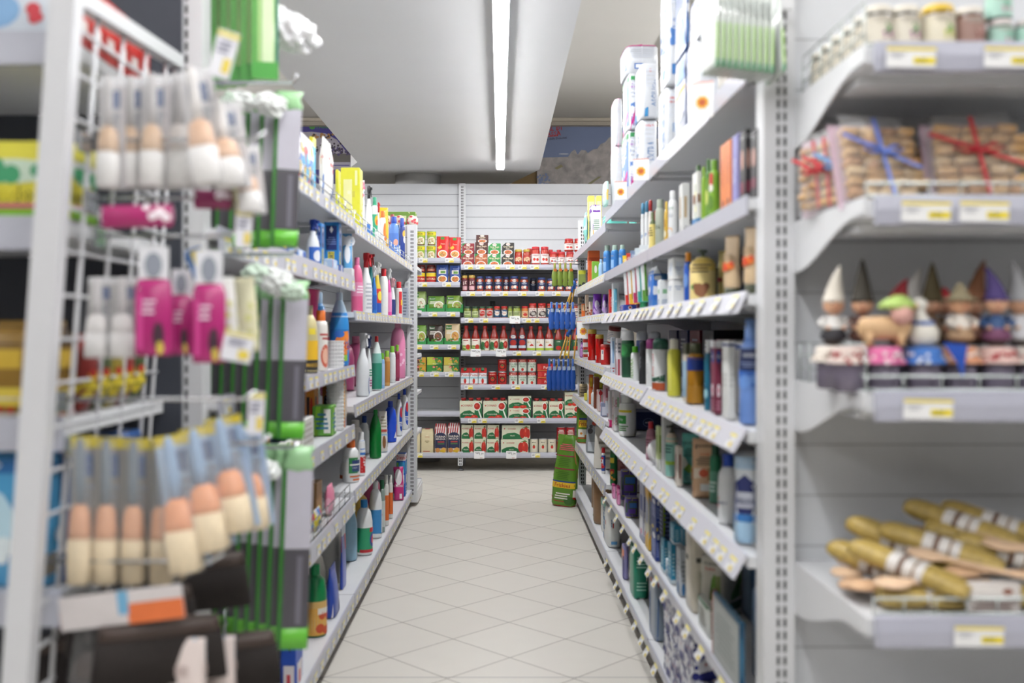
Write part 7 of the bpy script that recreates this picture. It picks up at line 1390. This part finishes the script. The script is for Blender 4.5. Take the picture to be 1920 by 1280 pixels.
for px, y, k, nm in G_:
    P = animal() if k is None else goose() if k == 'goose' else gnome(**k)
    back = y > 1.68
    if y > 1.74: put(clothjar('#9a8a80', '#c9bdb4'), (PX(px, y), y+.02, z), 0, 'shaded jar standing behind a gnome jar', SH, 'the post', key=px); y += .02
    put(P, (PX(px, y), y, zt), random.uniform(-.35, .35), nm, SH, scale=(1.14, 1.14, 1.14))
g = G(); g.prism([(-.02, .03), (.02, .026), (.016, 0), (.012, -.03), (.004, -.005)], 0, .001, M('#2450b0', .4)); o = g.build('blue_card', loc=(PX(1790, 1.6), 1.597, z+.052)); tag(o, 'small blue folded card hanging from a fabric cover', 'card')
# pasta and wooden spoons
SH = 'on the fourth end shelf'; z = .7005
@cached
def spaghetti(l=.2, w=.055):
    g = G(); T_ = Matrix.Translation((0, 0, w*.36)) @ Matrix.Rotation(PI/2, 4, 'Y'); g.loft([(-l/2, w*.42, w*.85, 3), (-l/2+.012, w*.58, w, 2.6), (-l/2+.03, w*.66, w, 2.4), (l/2-.04, w*.66, w, 2.4), (l/2-.014, w*.5, w, 2.6), (l/2, w*.3, w*.95, 3)], M('#b39a54', .35, var=.3, scale=90), seg=16, T=T_)
    a = g.mesh('pasta_pack'); g = G(); g.loft([(-.03, w*.69, w*1.03, 2.4), (.03, w*.69, w*1.03, 2.4)], M('#dcd8d4', .5), seg=18, T=T_, caps=False); g.loft([(-.012, w*.70, w*1.05, 2.4), (-.004, w*.70, w*1.05, 2.4)], M('#6a4a34', .6), seg=18, T=T_, caps=False); g.loft([(.012, w*.70, w*1.05, 2.4), (.016, w*.70, w*1.05, 2.4)], M('#8a6a4a', .6), seg=18, T=T_, caps=False)
    return ('pasta_pack', 'pasta pack', [('pasta', a, []), ('paper_band', g.mesh('paper_band'), [])])
@cached
def spoon(c='#cfa985', l=.2):
    g = G(); m_ = M(c, .6, var=.12, scale=60); T_ = Matrix.Rotation(PI/2, 4, 'Y')
    secs = []
    for t, w_, h_ in ((0, .004, .003), (.02, .020, .006), (.08, .036, .009), (.16, .042, .010), (.24, .034, .009), (.3, .014, .008), (.36, .009, .0085), (.98, .0085, .0085), (1, .004, .004)): secs.append((t*l, h_, w_, 2))
    g.loft(secs, m_, seg=12, T=T_); return ('wooden_spoon', 'wooden spoon', [('wooden_spoon', g.mesh('spoon'), [])])
SPG = [(1800, 1.78, .07, -.7, 'yellow pasta pack on top of the heap'), (1870, 1.80, .065, -.62, 'yellow pasta pack high on the far heap'), (1690, 1.74, .045, -.8, 'yellow pasta pack slanting down from the top spoon'), (1700, 1.66, .02, -.75, 'yellow pasta pack lying across the front'), (1760, 1.70, .045, -.55, 'yellow pasta pack in the middle of the heap'), (1850, 1.63, .0, .0, 'yellow pasta pack along the wire guard'), (1840, 1.75, .04, -.5, 'yellow pasta pack deeper in the heap'), (1900, 1.70, .03, -.5, 'yellow pasta pack at the far side'), (1740, 1.80, .02, -.4, 'yellow pasta pack at the back'), (1650, 1.74, .0, -.9, 'yellow pasta pack nearest the bracket'), (1880, 1.84, .03, -.3, 'yellow pasta pack touching the back panel'), (1760, 1.64, .0, .03, 'yellow pasta pack under the heap')]
for px, y, dz, rz, nm in SPG: put(spaghetti(), (PX(px, y), y, z+dz+(.022 if rz < -.35 else 0)), rz, nm, SH, tilt=(0, .24 if rz < -.35 else -.02))
SPN = [(1575, 1.70, .02, .25, 'wooden spoon in the small bundle by the bracket'), (1560, 1.75, .03, .2, 'wooden spoon in the small bundle by the bracket'), (1570, 1.80, .04, .15, 'wooden spoon in the small bundle by the bracket'), (1590, 1.66, .03, .3, 'wooden spoon in the small bundle by the bracket'), (1640, 1.62, .045, .1, 'broad wooden spoon lying in front'), (1700, 1.68, .075, -.6, 'wooden spoon tied on a pasta pack'), (1770, 1.64, .062, -.15, 'wooden spoon across the paper bands'), (1800, 1.74, .09, -.5, 'wooden spoon tied on a pasta pack'), (1610, 1.85, .05, -.35, 'wooden spoon at the back'), (1700, 1.86, .075, -.45, 'wooden spoon at the back'), (1760, 1.88, .075, -.45, 'wooden spoon at the back'), (1850, 1.86, .08, -.45, 'wooden spoon at the back'), (1840, 1.70, .085, -.45, 'wooden spoon tied on a pasta pack')]
for px, y, dz, rz, nm in SPN: put(spoon('#cfa985' if px % 20 else '#d8b898'), (PX(px, y), y, z+dz+(.012 if rz < -.35 else 0)), rz, nm, SH, 'the post', key=px, tilt=(.25 if rz < .05 else .1, .12 if rz < -.35 else 0), scale=(1, 1.35, 1.3) if px < 1650 else None)
put(carton(.085, .012, .05, '#d6cfcb', [('r', '#e8e2de', -.9, .9, .5, .9), ('l', '#6a4a44', 3, -.9, .9, .06, .4), ('e', '#8a4a30', .5, .7, .2, .1)], name='paper_tag', cat='label'), (PX(1860, 1.6), 1.598, z+.004), 0, 'white printed paper band standing at the wire guard', SH)
# sponge packs hanging above the hygiene side, on a peg by the post
@cached
def spongepack(w=.075, h=.155, d=.011):
    g = G(); g.loft([(0, w*.9, d*.5, 4), (.01, w, d, 4), (h*.62, w, d, 4), (h*.68, w*.98, d*.4, 4), (h, w*.95, d*.15, 4)], M('#cdd3ce', .25), seg=14); a = g.mesh('wrapper')
    g = G(); g.loft([(.014, w*1.03, d*.55, 5), (h*.56, w*1.03, d*.55, 5)], M('#a4cf6a', .6), seg=14, caps=False); g.loft([(.004, w*1.035, d*.7, 5), (.018, w*1.04, d*.7, 5)], M('#3f8a5a', .7), seg=14, caps=False)
    return ('sponge_pack', 'sponge pack', [('wrapper', a, []), ('sponge', g.mesh('sponge'), [])])
Yh = 1.90; zt_ = EYE+(HY+2)/F*Yh
for i in range(11):
    px = 1332+11.2*i; tl = (0, .02) if i < 10 else (0, -.12)
    put(spongepack(), (PX(px, Yh)+.004*(i == 10)*3, Yh, zt_-.142-.0035*(i*.4)), -1.42, 'green and white sponge pack hanging on the chrome peg', '', 'the aisle', key=px, tilt=tl)
root = empty('hanging_peg', (PX(1335, Yh), Yh, zt_), 0, 'chrome hanging peg holding the green sponge packs', 'peg'); g = G(); g.tube([(-.005, 0, .008), (.0, 0, .002), (.13, 0, .006), (.145, .06, .004)], .0028, CHROME); g.build('peg', root)
g = G(); g.box(.12, .155, .0, .008, -.02, .02, METAL); g.build('mount_plate', root)
# ================================================================ end unit left of the aisle: wire grid, hooks and hanging goods
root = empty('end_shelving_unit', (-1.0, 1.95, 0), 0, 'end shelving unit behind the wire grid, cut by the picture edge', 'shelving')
g = G(); g.box(-.6, .36, .03, .05, .1, 2.3, M('#3b3f49', .55, var=.04)); g.build('back_panel', root)  # dark panel colour stands in for shade and dark goods inside the unit
for z in (1.62, 1.335, 1.025, .755, .42):
    g = G(); g.box(-.6, .325, -.42, .028, z-.028, z, METAL); s = g.build('shelf', root); g = G(); g.prism([(-.42, z+.004), (-.432, z+.002), (-.434, z-.05), (-.42, z-.05)], -.6, .325, M('#b4b6c2', .3, var=.02), axis='x'); g.build('price_rail', s)
SH = 'behind the wire grid'
put(carton(.20, .10, .122, '#d9cf3e', [('b', '#e0d84a', .75, 1), ('e', '#c9dcc8', 0, .62, .9, .16), ('s', '#3f9a6a', 8, -.8, .8, .5, .72, .014), T('#3a4426', 'Condor', .33, .22, .95), T('#dccb2e', 'Condor', .335, .2, .93), ('r', '#c9607a', -.8, .8, .14, .2), ('b', '#7fb82a', 0, .13)], name='sponge_box'), (-.775, 1.60, 1.3355), 0, 'yellow and green sponge box with big lettering', SH)
put(pouch(.18, .1, .10, '#cfd6de', [('e', '#7fa8d0', -.3, .5, .5, .3), ('s', '#c8404a', 4, .4, .9, .1, .6, .01)], style='soft', name='cloth_pack'), (-.78, 1.62, 1.6205), 0, 'white and blue cloth pack on the upper shelf', SH)
for i in range(6): put(carton(.05, .05, .11, '#b8241f', [('r', '#d8d0cc', -.6, .6, .2, .4)], name='matches_box'), (-.70, 1.60+.056*i, 1.6205), PI/2, 'red upright box seen through the grid', SH, 'the camera', key=i)
for i in range(5): put(pouch(.055, .05, .15, '#8a6a2a', [('b', '#c9a83a', .5, .7), ('b', '#3a2a1c', .75, .95), ('b', '#d8c04a', .1, .3), ('s', '#b8301f', 4, -.6, .6, 0, .1, .008)], style='brick', name='coffee_filter_pack', cat='pack'), (-.72-.058*i, 1.58, 1.0255), 0, 'brown and yellow pack above the wire fence', SH, 'the grid', key=i)
for i in range(5): put(pouch(.05, .05, .13, ['#7a2420', '#3a4a24', '#8a7a2c'][i % 3], [('s', '#d8c43a', 6, -.7, .7, .1, .9, .008), ('s', '#a8281f', 3, -.7, .7, .1, .9, .008)], style='pillow', name='spice_bag'), (-.69, 1.63+.054*i, 1.0255), PI/2, 'small dark spice bag seen through the grid', SH, 'the camera', key=i)
put(pouch(.2, .12, .215, '#4f9fd0', [('b', '#2a6fb0', .84, .97), T('#d8e6f2', 'NO', .9, .08, .4), ('e', '#bfe0f0', -.1, .45, .5, .3), ('s', '#e4f0f6', 5, -.6, .6, .2, .7, .016)], style='soft', name='kitchen_roll_pack'), (-.80, 1.61, .7555), 0, 'sky blue paper pack low on the end shelf', SH)
for i in range(3): put(pouch(.09, .08, .22, '#1f4a86', [], style='soft', name='kitchen_roll_pack'), (-.71, 1.62+.1*i, .7555), PI/2, 'dark blue pack seen through the grid', SH, 'the camera', key=i)
g = G(); root = empty('wire_fence', (0, 0, 1.025), 0, 'yellowish wire fence on the shelf with brown packs', 'wire fence')
for zz in (.006, .03): g.tube([(-1.5, 1.525, zz), (-.68, 1.525, zz)], .002, M('#c9c6b8', .3, .5, var=0))
g.build('wires', root)
# the leaning grid
LEAN = .07
gx = lambda z: -.632+(z-1.643)*LEAN
root = empty('wire_grid_panel', (0, 0, 0), 0, 'white wire grid panel leaning beside the aisle with hanging goods', 'grid panel')
Wm = M('#cdced2', .35, var=.02)
def skew(g): g.v = [(x+gx(z), y, z) for x, y, z in g.v]
g = G(); g.box(-.019, .019, 1.425, 1.455, .0, 1.78, Wm)
skew(g); g.build('near_post', root)
g = G(); n = len(g.v); g.box(-.012, .012, 1.455, 1.925, -.012, .012, Wm); g.v = [(x, y, z+1.655+(y-1.44)*.06) for x, y, z in g.v]; skew(g); g.build('top_rail', root)
g = G()
for y in (1.478, 1.55, 1.655, 1.76, 1.865, 1.915): g.tube([(0, y, .25), (0, y, .9), (0, y, 1.655+(y-1.44)*.06)], .0036, Wm, 6)
skew(g); g.build('upright_wire', root); 
g = G(); z = .28
while z < 1.64: g.tube([(0, 1.45, z), (0, 1.93, z)], .0034, Wm, 6); z += .0667
skew(g); g.build('cross_wire', root)
# hooks
def hook(x0, x1, y, z, label):
    root = empty('display_hook', (x0, y, z), 0, label, 'display hook'); L_ = x1-x0
    g = G(); g.tube([(-.0, 0, 0), (L_-.02, 0, 0), (L_, -.0, .012)], .0032, CHROME, 8); g.build('prong', root)
    g = G(); g.box(-.006, 0, -.02, .02, -.02, .012, CHROME); g.build('mount_plate', root)
    return root
for y, z, x1, nm in ((1.52, EYE+(HY-262)/F*1.52, -.36, 'upper'), (1.56, EYE+(HY-372)/F*1.56, -.45, 'second'), (1.60, EYE+(HY-442)/F*1.6, -.42, 'third'), (1.50, EYE+(HY-748)/F*1.5, -.37, 'fourth'), (1.55, EYE+(HY-830)/F*1.55, -.36, 'fifth'), (1.50, EYE+(HY-1052)/F*1.5, -.42, 'lowest')):
    hook(gx(z)+.008, x1, y, z, f'{nm} chrome hook on the wire grid')
# goods on the hooks, placed by where they hang
def hang(P, px, ytop, hpx, Y, desc, rz=0., tilt=None, key=None):
    put(P, (PX(px, Y), Y, EYE-(ytop+hpx-HY)/F*Y), rz, desc, '', 'the grid post', key=px, tilt=tilt)
@cached
def dishbrush(w, h, head, mid, grip, top, card=None):
    g = G(); k = h
    g.loft([(0, w*.86, w*.8, 5), (k*.015, w, w*.9, 5), (k*.30, w*.97, w*.88, 5), (k*.31, w*.8, w*.8, 5)], M(head, .7, var=.15, scale=150), seg=14); a = g.mesh('bristles')
    g = G(); g.loft([(k*.305, w*.92, w*.8, 4), (k*.36, w*.92, w*.74, 4), (k*.50, w*.8, w*.6, 3), (k*.54, w*.45, w*.4)], M(mid, .4), seg=12); b = g.mesh('brush_head')
    g = G(); g.loft([(k*.52, w*.34, w*.28), (k*.7, w*.42, w*.3), (k*.88, w*.38, w*.26), (k*.96, w*.3, w*.2), (k, w*.1, w*.1)], M(grip, .4), seg=10); c = g.mesh('handle')
    g = G(); g.box(-w*.62, w*.62, w*.5, w*.5+.0015, 0, k*1.0, M(card or '#cfd0d4', .4)); g.art([('b', top, .92, 1), ('r', '#4a5f8a', -.6, .6, .72, .88), ('l', '#8a8f9a', 3, -.7, .7, .5, .68)], lambda u, v, e: (u*w*.62, w*.5-e, v*k), w*.62, k); d = g.mesh('card')
    g = G(); g.loft([(-.002, w*1.1, w*1.05, 3.5), (k*.3, w*1.2, w*1.12, 3.5), (k*.6, w*1.0, w*.7, 3), (k*.98, w*.8, w*.3, 3)], FILM, seg=16); e = g.mesh('film')
    return ('dish_brush', 'dish brush', [('bristles', a, []), ('brush_head', b, []), ('handle', c, []), ('card', d, []), ('film', e, [])])
WB = lambda w=.03, h=.19, mid='#c9a98a': dishbrush(w, h, '#e6e4e2', '#dcd6d2', '#d6cfca', '#e2e2e4', '#d0cbcb')
for px, yt_, hp, Y, w_ in ((203, 140, 212, 1.50, .032), (245, 140, 212, 1.53, .028), (285, 135, 216, 1.52, .034), (336, 135, 216, 1.55, .036), (222, 150, 205, 1.62, .03), (265, 150, 205, 1.63, .03), (312, 150, 205, 1.64, .03)):
    hang(dishbrush(w_, round(hp*Y/F, 3), '#e4e2e0', '#c9a888' if px % 2 else '#dcd4ce', '#b8b4b4', '#e2e2e4', '#c6c2c4'), px, yt_, hp, Y, 'white bristled dish brush in a clear pack, top row', key=px)
for px, yt_, hp, Y, w_, t in ((392, 120, 225, 1.50, .042, -.16), (432, 185, 165, 1.52, .046, -.14), (470, 270, 130, 1.56, .034, -.1)):
    hang(dishbrush(w_, round(hp*Y/F, 3), '#ebe9e8', '#d9b090', '#e0dcda', '#e8e8ea', '#dcdadc'), px, yt_, hp, Y, 'larger white dish brush tilted toward the aisle, top row', tilt=(0, t), key=px)
@cached
def magpack(w, h, c='#a8286e'):
    g = G(); g.loft([(0, w*.94, .016, 4), (h*.05, w, .022, 3.5), (h*.62, w*.98, .022, 3), (h*.7, w*.8, .012, 3)], M(c, .25), seg=16); f = lambda u, v, e: (u*w/2, -.011-e, v*h*.62)
    g.art([('e', '#3a2030', .3, .3, .3, .2), ('r', '#c23a86', -.8, -.5, .1, .9), ('e', '#c9b04a', .4, .12, .2, .1), ('l', '#e6c0d8', 3, -.6, .2, .6, .85)], f, w/2, h*.62, e0=.002); a = g.mesh('packet_body')
    g = G(); g.box(-w*.4, w*.4, -.002, .002, h*.66, h, M('#dcdde2', .3)); g.art([('e', '#8a909c', 0, .5, .6, .35), ('r', '#5f8a3a', -.6, .6, .0, .14)], lambda u, v, e: (u*w*.4, -.002-e, h*(.66+.34*v)), w*.4, h*.34, e0=.001); b = g.mesh('header_card')
    return ('scouring_pad_pack', 'scouring pad pack', [('packet_body', a, []), ('header_card', b, [])])
for px, yt_, hp, Y, w_ in ((288, 462, 205, 1.50, .055), (340, 505, 160, 1.56, .036), (392, 470, 210, 1.52, .05)):
    hang(magpack(w_, round(hp*Y/F, 3)), px, yt_, hp, Y, 'magenta scouring pad pack hanging in the second row', rz=.2, key=px)
for px in (183, 229): hang(dishbrush(.034, .125, '#e2e0df', '#dedad8', '#c9c6c6', '#dcdcde', '#b9b5b4'), px, 520, 150, 1.53, 'short white dish brush in the second row', key=px)
put(pouch(.11, .02, .034, '#a82a6a', [('r', '#d8a0c0', -1, -.85, .2, .8), ('s', '#efe2ea', 4, .2, .9, .2, .9, .008)], style='pillow', name='scouring_pad_pack', cat='scouring pad pack'), (PX(262, 1.5), 1.49, EYE-(428-HY)/F*1.5), 0, 'magenta packet lying sideways under the top row', 'on the grid', tilt=(0, -.03))
put(pouch(.06, .02, .03, '#8a2a5a', [('s', '#efe2ea', 3, .2, .9, .2, .9, .006)], style='pillow', name='scouring_pad_pack', cat='scouring pad pack'), (PX(400, 1.56), 1.56, EYE-(392-HY)/F*1.56), .2, 'dark pink packet behind the tilted brushes', 'on the grid')
for px, yt_, hp, Y, c in ((428, 520, 130, 1.56, '#dfe0dc'), (462, 300, 100, 1.62, '#d6d49a'), (468, 520, 140, 1.66, '#dcd9b8')):
    hang(pouch(.035, .018, round(hp*Y/F, 3), c, [('s', '#cfcf8a', 5, -.7, .7, .1, .8, .005)], style='pillow', name='bottle_brush_pack', cat='brush pack'), px, yt_, hp, Y, {'#dfe0dc': 'white', '#d6d49a': 'pale yellow', '#dcd9b8': 'cream'}[c]+' crinkled brush pack near the mop packs', tilt=(0, -.08))
hang(pouch(.03, .006, .05, '#5f86c0', [('r', '#e0cc3a', -.3, .9, .1, .9)], style='brick', name='card_pack', cat='card'), 380, 460, 60, 1.6, 'blue and yellow card hanging in the second row', tilt=(0, -.35))
for i, px in enumerate((150, 199, 250, 303)):
    hang(dishbrush(.034, .222, '#e6d2ae', '#d8a07c', '#6f7a86', '#c9b84a', '#8a8784'), px, 825, 268, 1.50+.012*i, 'cream bristled brush with copper head, third row', key=px)
for px in (172, 224, 276, 330): hang(dishbrush(.03, .21, '#dcc6a0', '#c98f6c', '#59636f', '#b9a844', '#7d7a78'), px, 835, 250, 1.62, 'cream bristled brush in the row behind, third row', key=px)
for px, yt_, hp, Y, w_, t in ((352, 815, 255, 1.50, .048, -.15), (402, 800, 230, 1.51, .048, -.18), (448, 780, 215, 1.53, .046, -.18), (482, 800, 190, 1.58, .04, -.14)):
    hang(dishbrush(w_, round(hp*Y/F, 3), '#ead6b2', '#e09a70', '#8fa9c8', '#d8c23a', '#a9c0dc'), px, yt_, hp, Y, 'large cream brush with blue and yellow card, third row', tilt=(0, t), key=px)
put(carton(.185, .003, .05, '#cfc9c9', [('r', '#d8703c', .1, 1, 0, .6), ('r', '#6fa8cc', -.05, .12, .3, 1)], name='hook_sign', cat='sign'), (PX(232, 1.47), 1.47, EYE-(1170-HY)/F*1.47), 0, 'white and orange sign strip under the brushes', 'on the grid', tilt=(0, -.12))
DK = '#2c201c'
@cached
def broomhead(w=.2, h=.07):
    g = G(); g.loft([(0, w, .05, 5), (h, w*.92, .035, 5)], M('#1d1715', .9, var=.4, scale=200), seg=20); a = g.mesh('bristles'); g = G(); g.loft([(h, w*.9, .036, 5), (h+.02, w*.86, .034, 4)], M('#3a2c26', .5), seg=16); return ('broom_head', 'broom head', [('bristles', a, []), ('block', g.mesh('block'), [])])
for i, (px, py, Y) in enumerate(((250, 1215, 1.56), (300, 1275, 1.5), (180, 1290, 1.6), (360, 1140, 1.7), (330, 1080, 1.78), (420, 1290, 1.72))): put(broomhead(), (PX(px, Y), Y, EYE-(py-HY)/F*Y), .4, 'dark bristled broom head below the cream brushes', '', 'the grid post', key=px+i*.1)
for i, (px, Y) in enumerate(((165, 1.52), (215, 1.54), (268, 1.56), (320, 1.6))): hang(dishbrush(.045, .17, DK, '#3a2a24', '#2a2220', '#c9703c', '#241c1a'), px, 1120, 210, Y, 'dark bristled brush in the lowest row', key=px)
for px, yt_, Y in ((352, 1190, 1.5), (408, 1180, 1.55)): hang(pouch(.055, .03, .15, '#d9ccc8', [('r', '#7fb0cc', .3, .5, 0, 1), ('l', '#b8a8a4', 3, -.8, .2, .2, .8)], style='pillow', name='cloth_packet', cat='packet'), px, yt_, 190, Y, 'pinkish white cloth packet in the lowest row', key=px)
def ticket(px, py, pw, ph, Y, nm, rz=.3, ty=.25):
    w_, h_ = pw*Y/F, ph*Y/F
    put(carton(round(w_, 3), .002, round(h_, 3), '#dcdce2', [('b', '#d8cc6a', .86, .97), ('r', '#dcc64a', .1, .8, .12, .42), ('l', '#8a8aa0', 3, -.8, .6, .5, .8)], name='hook_ticket', cat='price ticket'), (PX(px, Y), Y, EYE-(py+ph/2-HY)/F*Y), rz, nm, '', tilt=(0, ty))
ticket(408, 100, 40, 90, 1.47, 'white and yellow price ticket in front of the green mop packs'); ticket(455, 430, 30, 70, 1.55, 'white and yellow price ticket beside the second row of brushes', ty=.05); ticket(478, 775, 30, 80, 1.55, 'white and yellow price ticket above the cream brushes', ty=.05); ticket(440, 650, 55, 55, 1.5, 'pale blue lower price ticket under the magenta packs', ty=.2)
# mop refill packs in four tiers on the near cleaning bay
@cached
def moppack(h, w=.055, tier=2):
    d = .014; g = G(); gr = M('#3f8f34', .35)
    if tier == 1:
        g.loft([(0, w*.9, d, 4), (.01, w, d, 4), (h, w, d, 4)], M('#a9cf8a', .2), seg=12); a = g.mesh('wrapper'); g = G()
        fm = lambda u, v, e: (u*w/2, -d/2-e, v*h)
        g.art([('r', '#4f9a3a', -1, -.55, 0, 1), ('r', '#cfe3b8', -.2, .6, .1, 1), ('r', '#2f7a5a', .75, 1, 0, 1), ('b', '#3f9a34', 0, .1)], fm, w/2, h, e0=.0015)
        g.box(-w/2-.001, -w/2, -d/2, d/2, 0, h, M('#3f8a3a', .3))
        return ('mop_refill_pack', 'mop pack', [('wrapper', a, []), ('printed_front', g.mesh('front'), [])])
    g.loft([(0, w*.96, d, 5), (h, w*.96, d, 5)], M('#56545a', .35), seg=12); a = g.mesh('mop_pad'); g = G()
    fm = lambda u, v, e: (u*w*.48, -d/2-e, v*h)
    g.art([('r', '#c2c0cc', -.8, 1, .56, 1), ('r', '#4d4b52', -.8, 1, .12, .54), ('r', '#6f6c78', .1, .5, .14, .52), ('r', '#2a6a24', -1, -.8, 0, 1)], fm, w*.48, h, e0=.0016); b = g.mesh('printed_front')
    g = G(); g.loft([(0, w, d*1.2, 5), (h*.13, w, d*1.2, 5)], M('#6ac23c', .3), seg=12); c = g.mesh('green_base')
    g = G(); g.loft([(h*.985, w, d*1.2, 4), (h*1.03, w*1.0, d*1.5, 3), (h*1.08, w*.8, d*2, 3), (h*1.13, w*1.05, d*.8, 3)], M('#9fcf9a', .25), seg=12); e = g.mesh('top_wrap')
    g = G(); g.box(-w/2-.0015, -w/2+.002, -d*.62, d*.62, 0, h, gr); f_ = g.mesh('green_edge')
    return ('mop_refill_pack', 'mop pack', [('mop_pad', a, []), ('printed_front', b, []), ('green_base', c, []), ('top_wrap', e, []), ('green_edge', f_, [])])
TN = {1: 'topmost pale green', 2: 'second tier', 3: 'third tier', 4: 'lowest tier'}
for tier, pr, ytop, ybot, n, Yb, sp in ((1, 497, -170, 150, 7, 2.06, 23), (2, 533, 205, 462, 6, 2.08, 30), (3, 545, 560, 822, 8, 2.09, 26), (4, 548, 880, 1215, 8, 2.06, 24)):
    for i in range(n):
        Y = Yb+.016*i; h = round((ybot-ytop)*Yb/F, 3); px = pr-sp*i
        put(moppack(h, .062 if tier == 4 else .055, tier), (PX(px, Yb), Y, EYE-(ybot-HY)/F*Yb), .22, f'{TN[tier]} mop refill pack in grey and green' if tier > 1 else 'pale green translucent mop pack in the topmost tier', '', 'the aisle', key=-px, tilt=(0, .035 if tier > 1 else 0))
for z_, nm in ((EYE+(HY-157)/F*2.05, 'first'), (EYE+(HY-478)/F*2.05, 'second'), (EYE+(HY-838)/F*2.05, 'third')):
    root = empty('display_hook', (-.62, 2.04, z_), 0, f'chrome arm above the {nm} lower tier of mop packs', 'display hook'); g = G(); g.tube([(0, 0, 0), (.19, 0, 0), (.205, -.02, .01)], .004, CHROME, 8); g.build('prong', root); g = G(); g.box(-.006, .0, -.02, .02, -.02, .02, CHROME); g.build('mount_plate', root)
def crumple(loc, sx, sy, sz, desc, seed, name='crumpled_wrap', col='#e9eaee'):
    rnd = random.Random(seed); bm = bmesh.new(); bmesh.ops.create_icosphere(bm, subdivisions=4, radius=1)
    ph = [(Vector((rnd.uniform(-1, 1), rnd.uniform(-1, 1), rnd.uniform(-1, 1))).normalized(), rnd.uniform(3, 9), rnd.uniform(0, 6)) for _ in range(9)]
    for v in bm.verts:
        d = v.co.normalized(); q = 1+sum(.13*abs(math.sin(f*d.dot(a)+p)) for a, f, p in ph)-.45
        v.co = Vector((d.x*q*sx, d.y*q*sy, d.z*q*sz))
    me = bpy.data.meshes.new(name); bm.to_mesh(me); bm.free(); me.materials.append(M(col, .18))
    o = bpy.data.objects.new(name, me); COL.objects.link(o); o.location = loc; o.rotation_euler = (0, .3, 0); tag(o, desc, 'plastic wrap'); return o
crumple((PX(548, 2.1), 2.1, EYE+(HY-62)/F*2.1), .042, .03, .030, 'crumpled white plastic wrap sticking out of the top mop packs', 3)
crumple((PX(520, 2.1), 2.1, EYE+(HY-52)/F*2.1), .02, .03, .035, 'small crumpled plastic wrap joined to the top mop packs', 5)
for i, (px, py, sz) in enumerate(((455, 190, .022), (485, 515, .025), (520, 530, .03), (545, 545, .022), (500, 880, .022), (440, 190, .02), (505, 196, .026))):
    crumple((PX(px, 2.03), 2.03, EYE+(HY-py)/F*2.03), sz, .018, sz*.7, ['crinkled clear wrap over the second tier of mop packs', 'crinkled greenish wrap over the third tier of mop packs'][i in (1, 2, 3, 4)]+', '+ORD[i]+' from the top', i+11, col='#c9dccb' if i % 2 else '#e2e6e4')
# ---------------- deeper stock on the hygiene shelves, dark goods added to darken the interiors
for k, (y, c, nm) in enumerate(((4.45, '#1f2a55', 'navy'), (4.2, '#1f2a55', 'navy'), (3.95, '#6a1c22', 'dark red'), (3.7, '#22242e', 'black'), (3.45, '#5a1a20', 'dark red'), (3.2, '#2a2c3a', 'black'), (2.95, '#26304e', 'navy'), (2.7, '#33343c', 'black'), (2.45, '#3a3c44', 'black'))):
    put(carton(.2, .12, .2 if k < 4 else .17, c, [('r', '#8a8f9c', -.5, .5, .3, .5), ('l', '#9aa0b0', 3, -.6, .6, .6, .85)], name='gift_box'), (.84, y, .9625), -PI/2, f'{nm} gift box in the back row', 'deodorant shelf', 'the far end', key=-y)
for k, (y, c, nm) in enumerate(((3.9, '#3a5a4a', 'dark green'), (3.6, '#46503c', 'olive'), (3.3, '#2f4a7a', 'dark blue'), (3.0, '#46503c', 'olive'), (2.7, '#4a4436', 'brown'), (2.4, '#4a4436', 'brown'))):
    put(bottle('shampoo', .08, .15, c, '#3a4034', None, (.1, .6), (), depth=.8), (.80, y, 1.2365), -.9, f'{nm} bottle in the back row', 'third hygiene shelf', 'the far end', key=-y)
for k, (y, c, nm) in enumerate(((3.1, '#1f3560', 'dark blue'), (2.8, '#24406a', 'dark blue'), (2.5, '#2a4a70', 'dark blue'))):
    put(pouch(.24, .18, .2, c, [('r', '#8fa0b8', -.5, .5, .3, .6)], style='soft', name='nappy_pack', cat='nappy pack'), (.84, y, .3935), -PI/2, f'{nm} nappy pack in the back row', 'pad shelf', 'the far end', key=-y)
finish_labels()
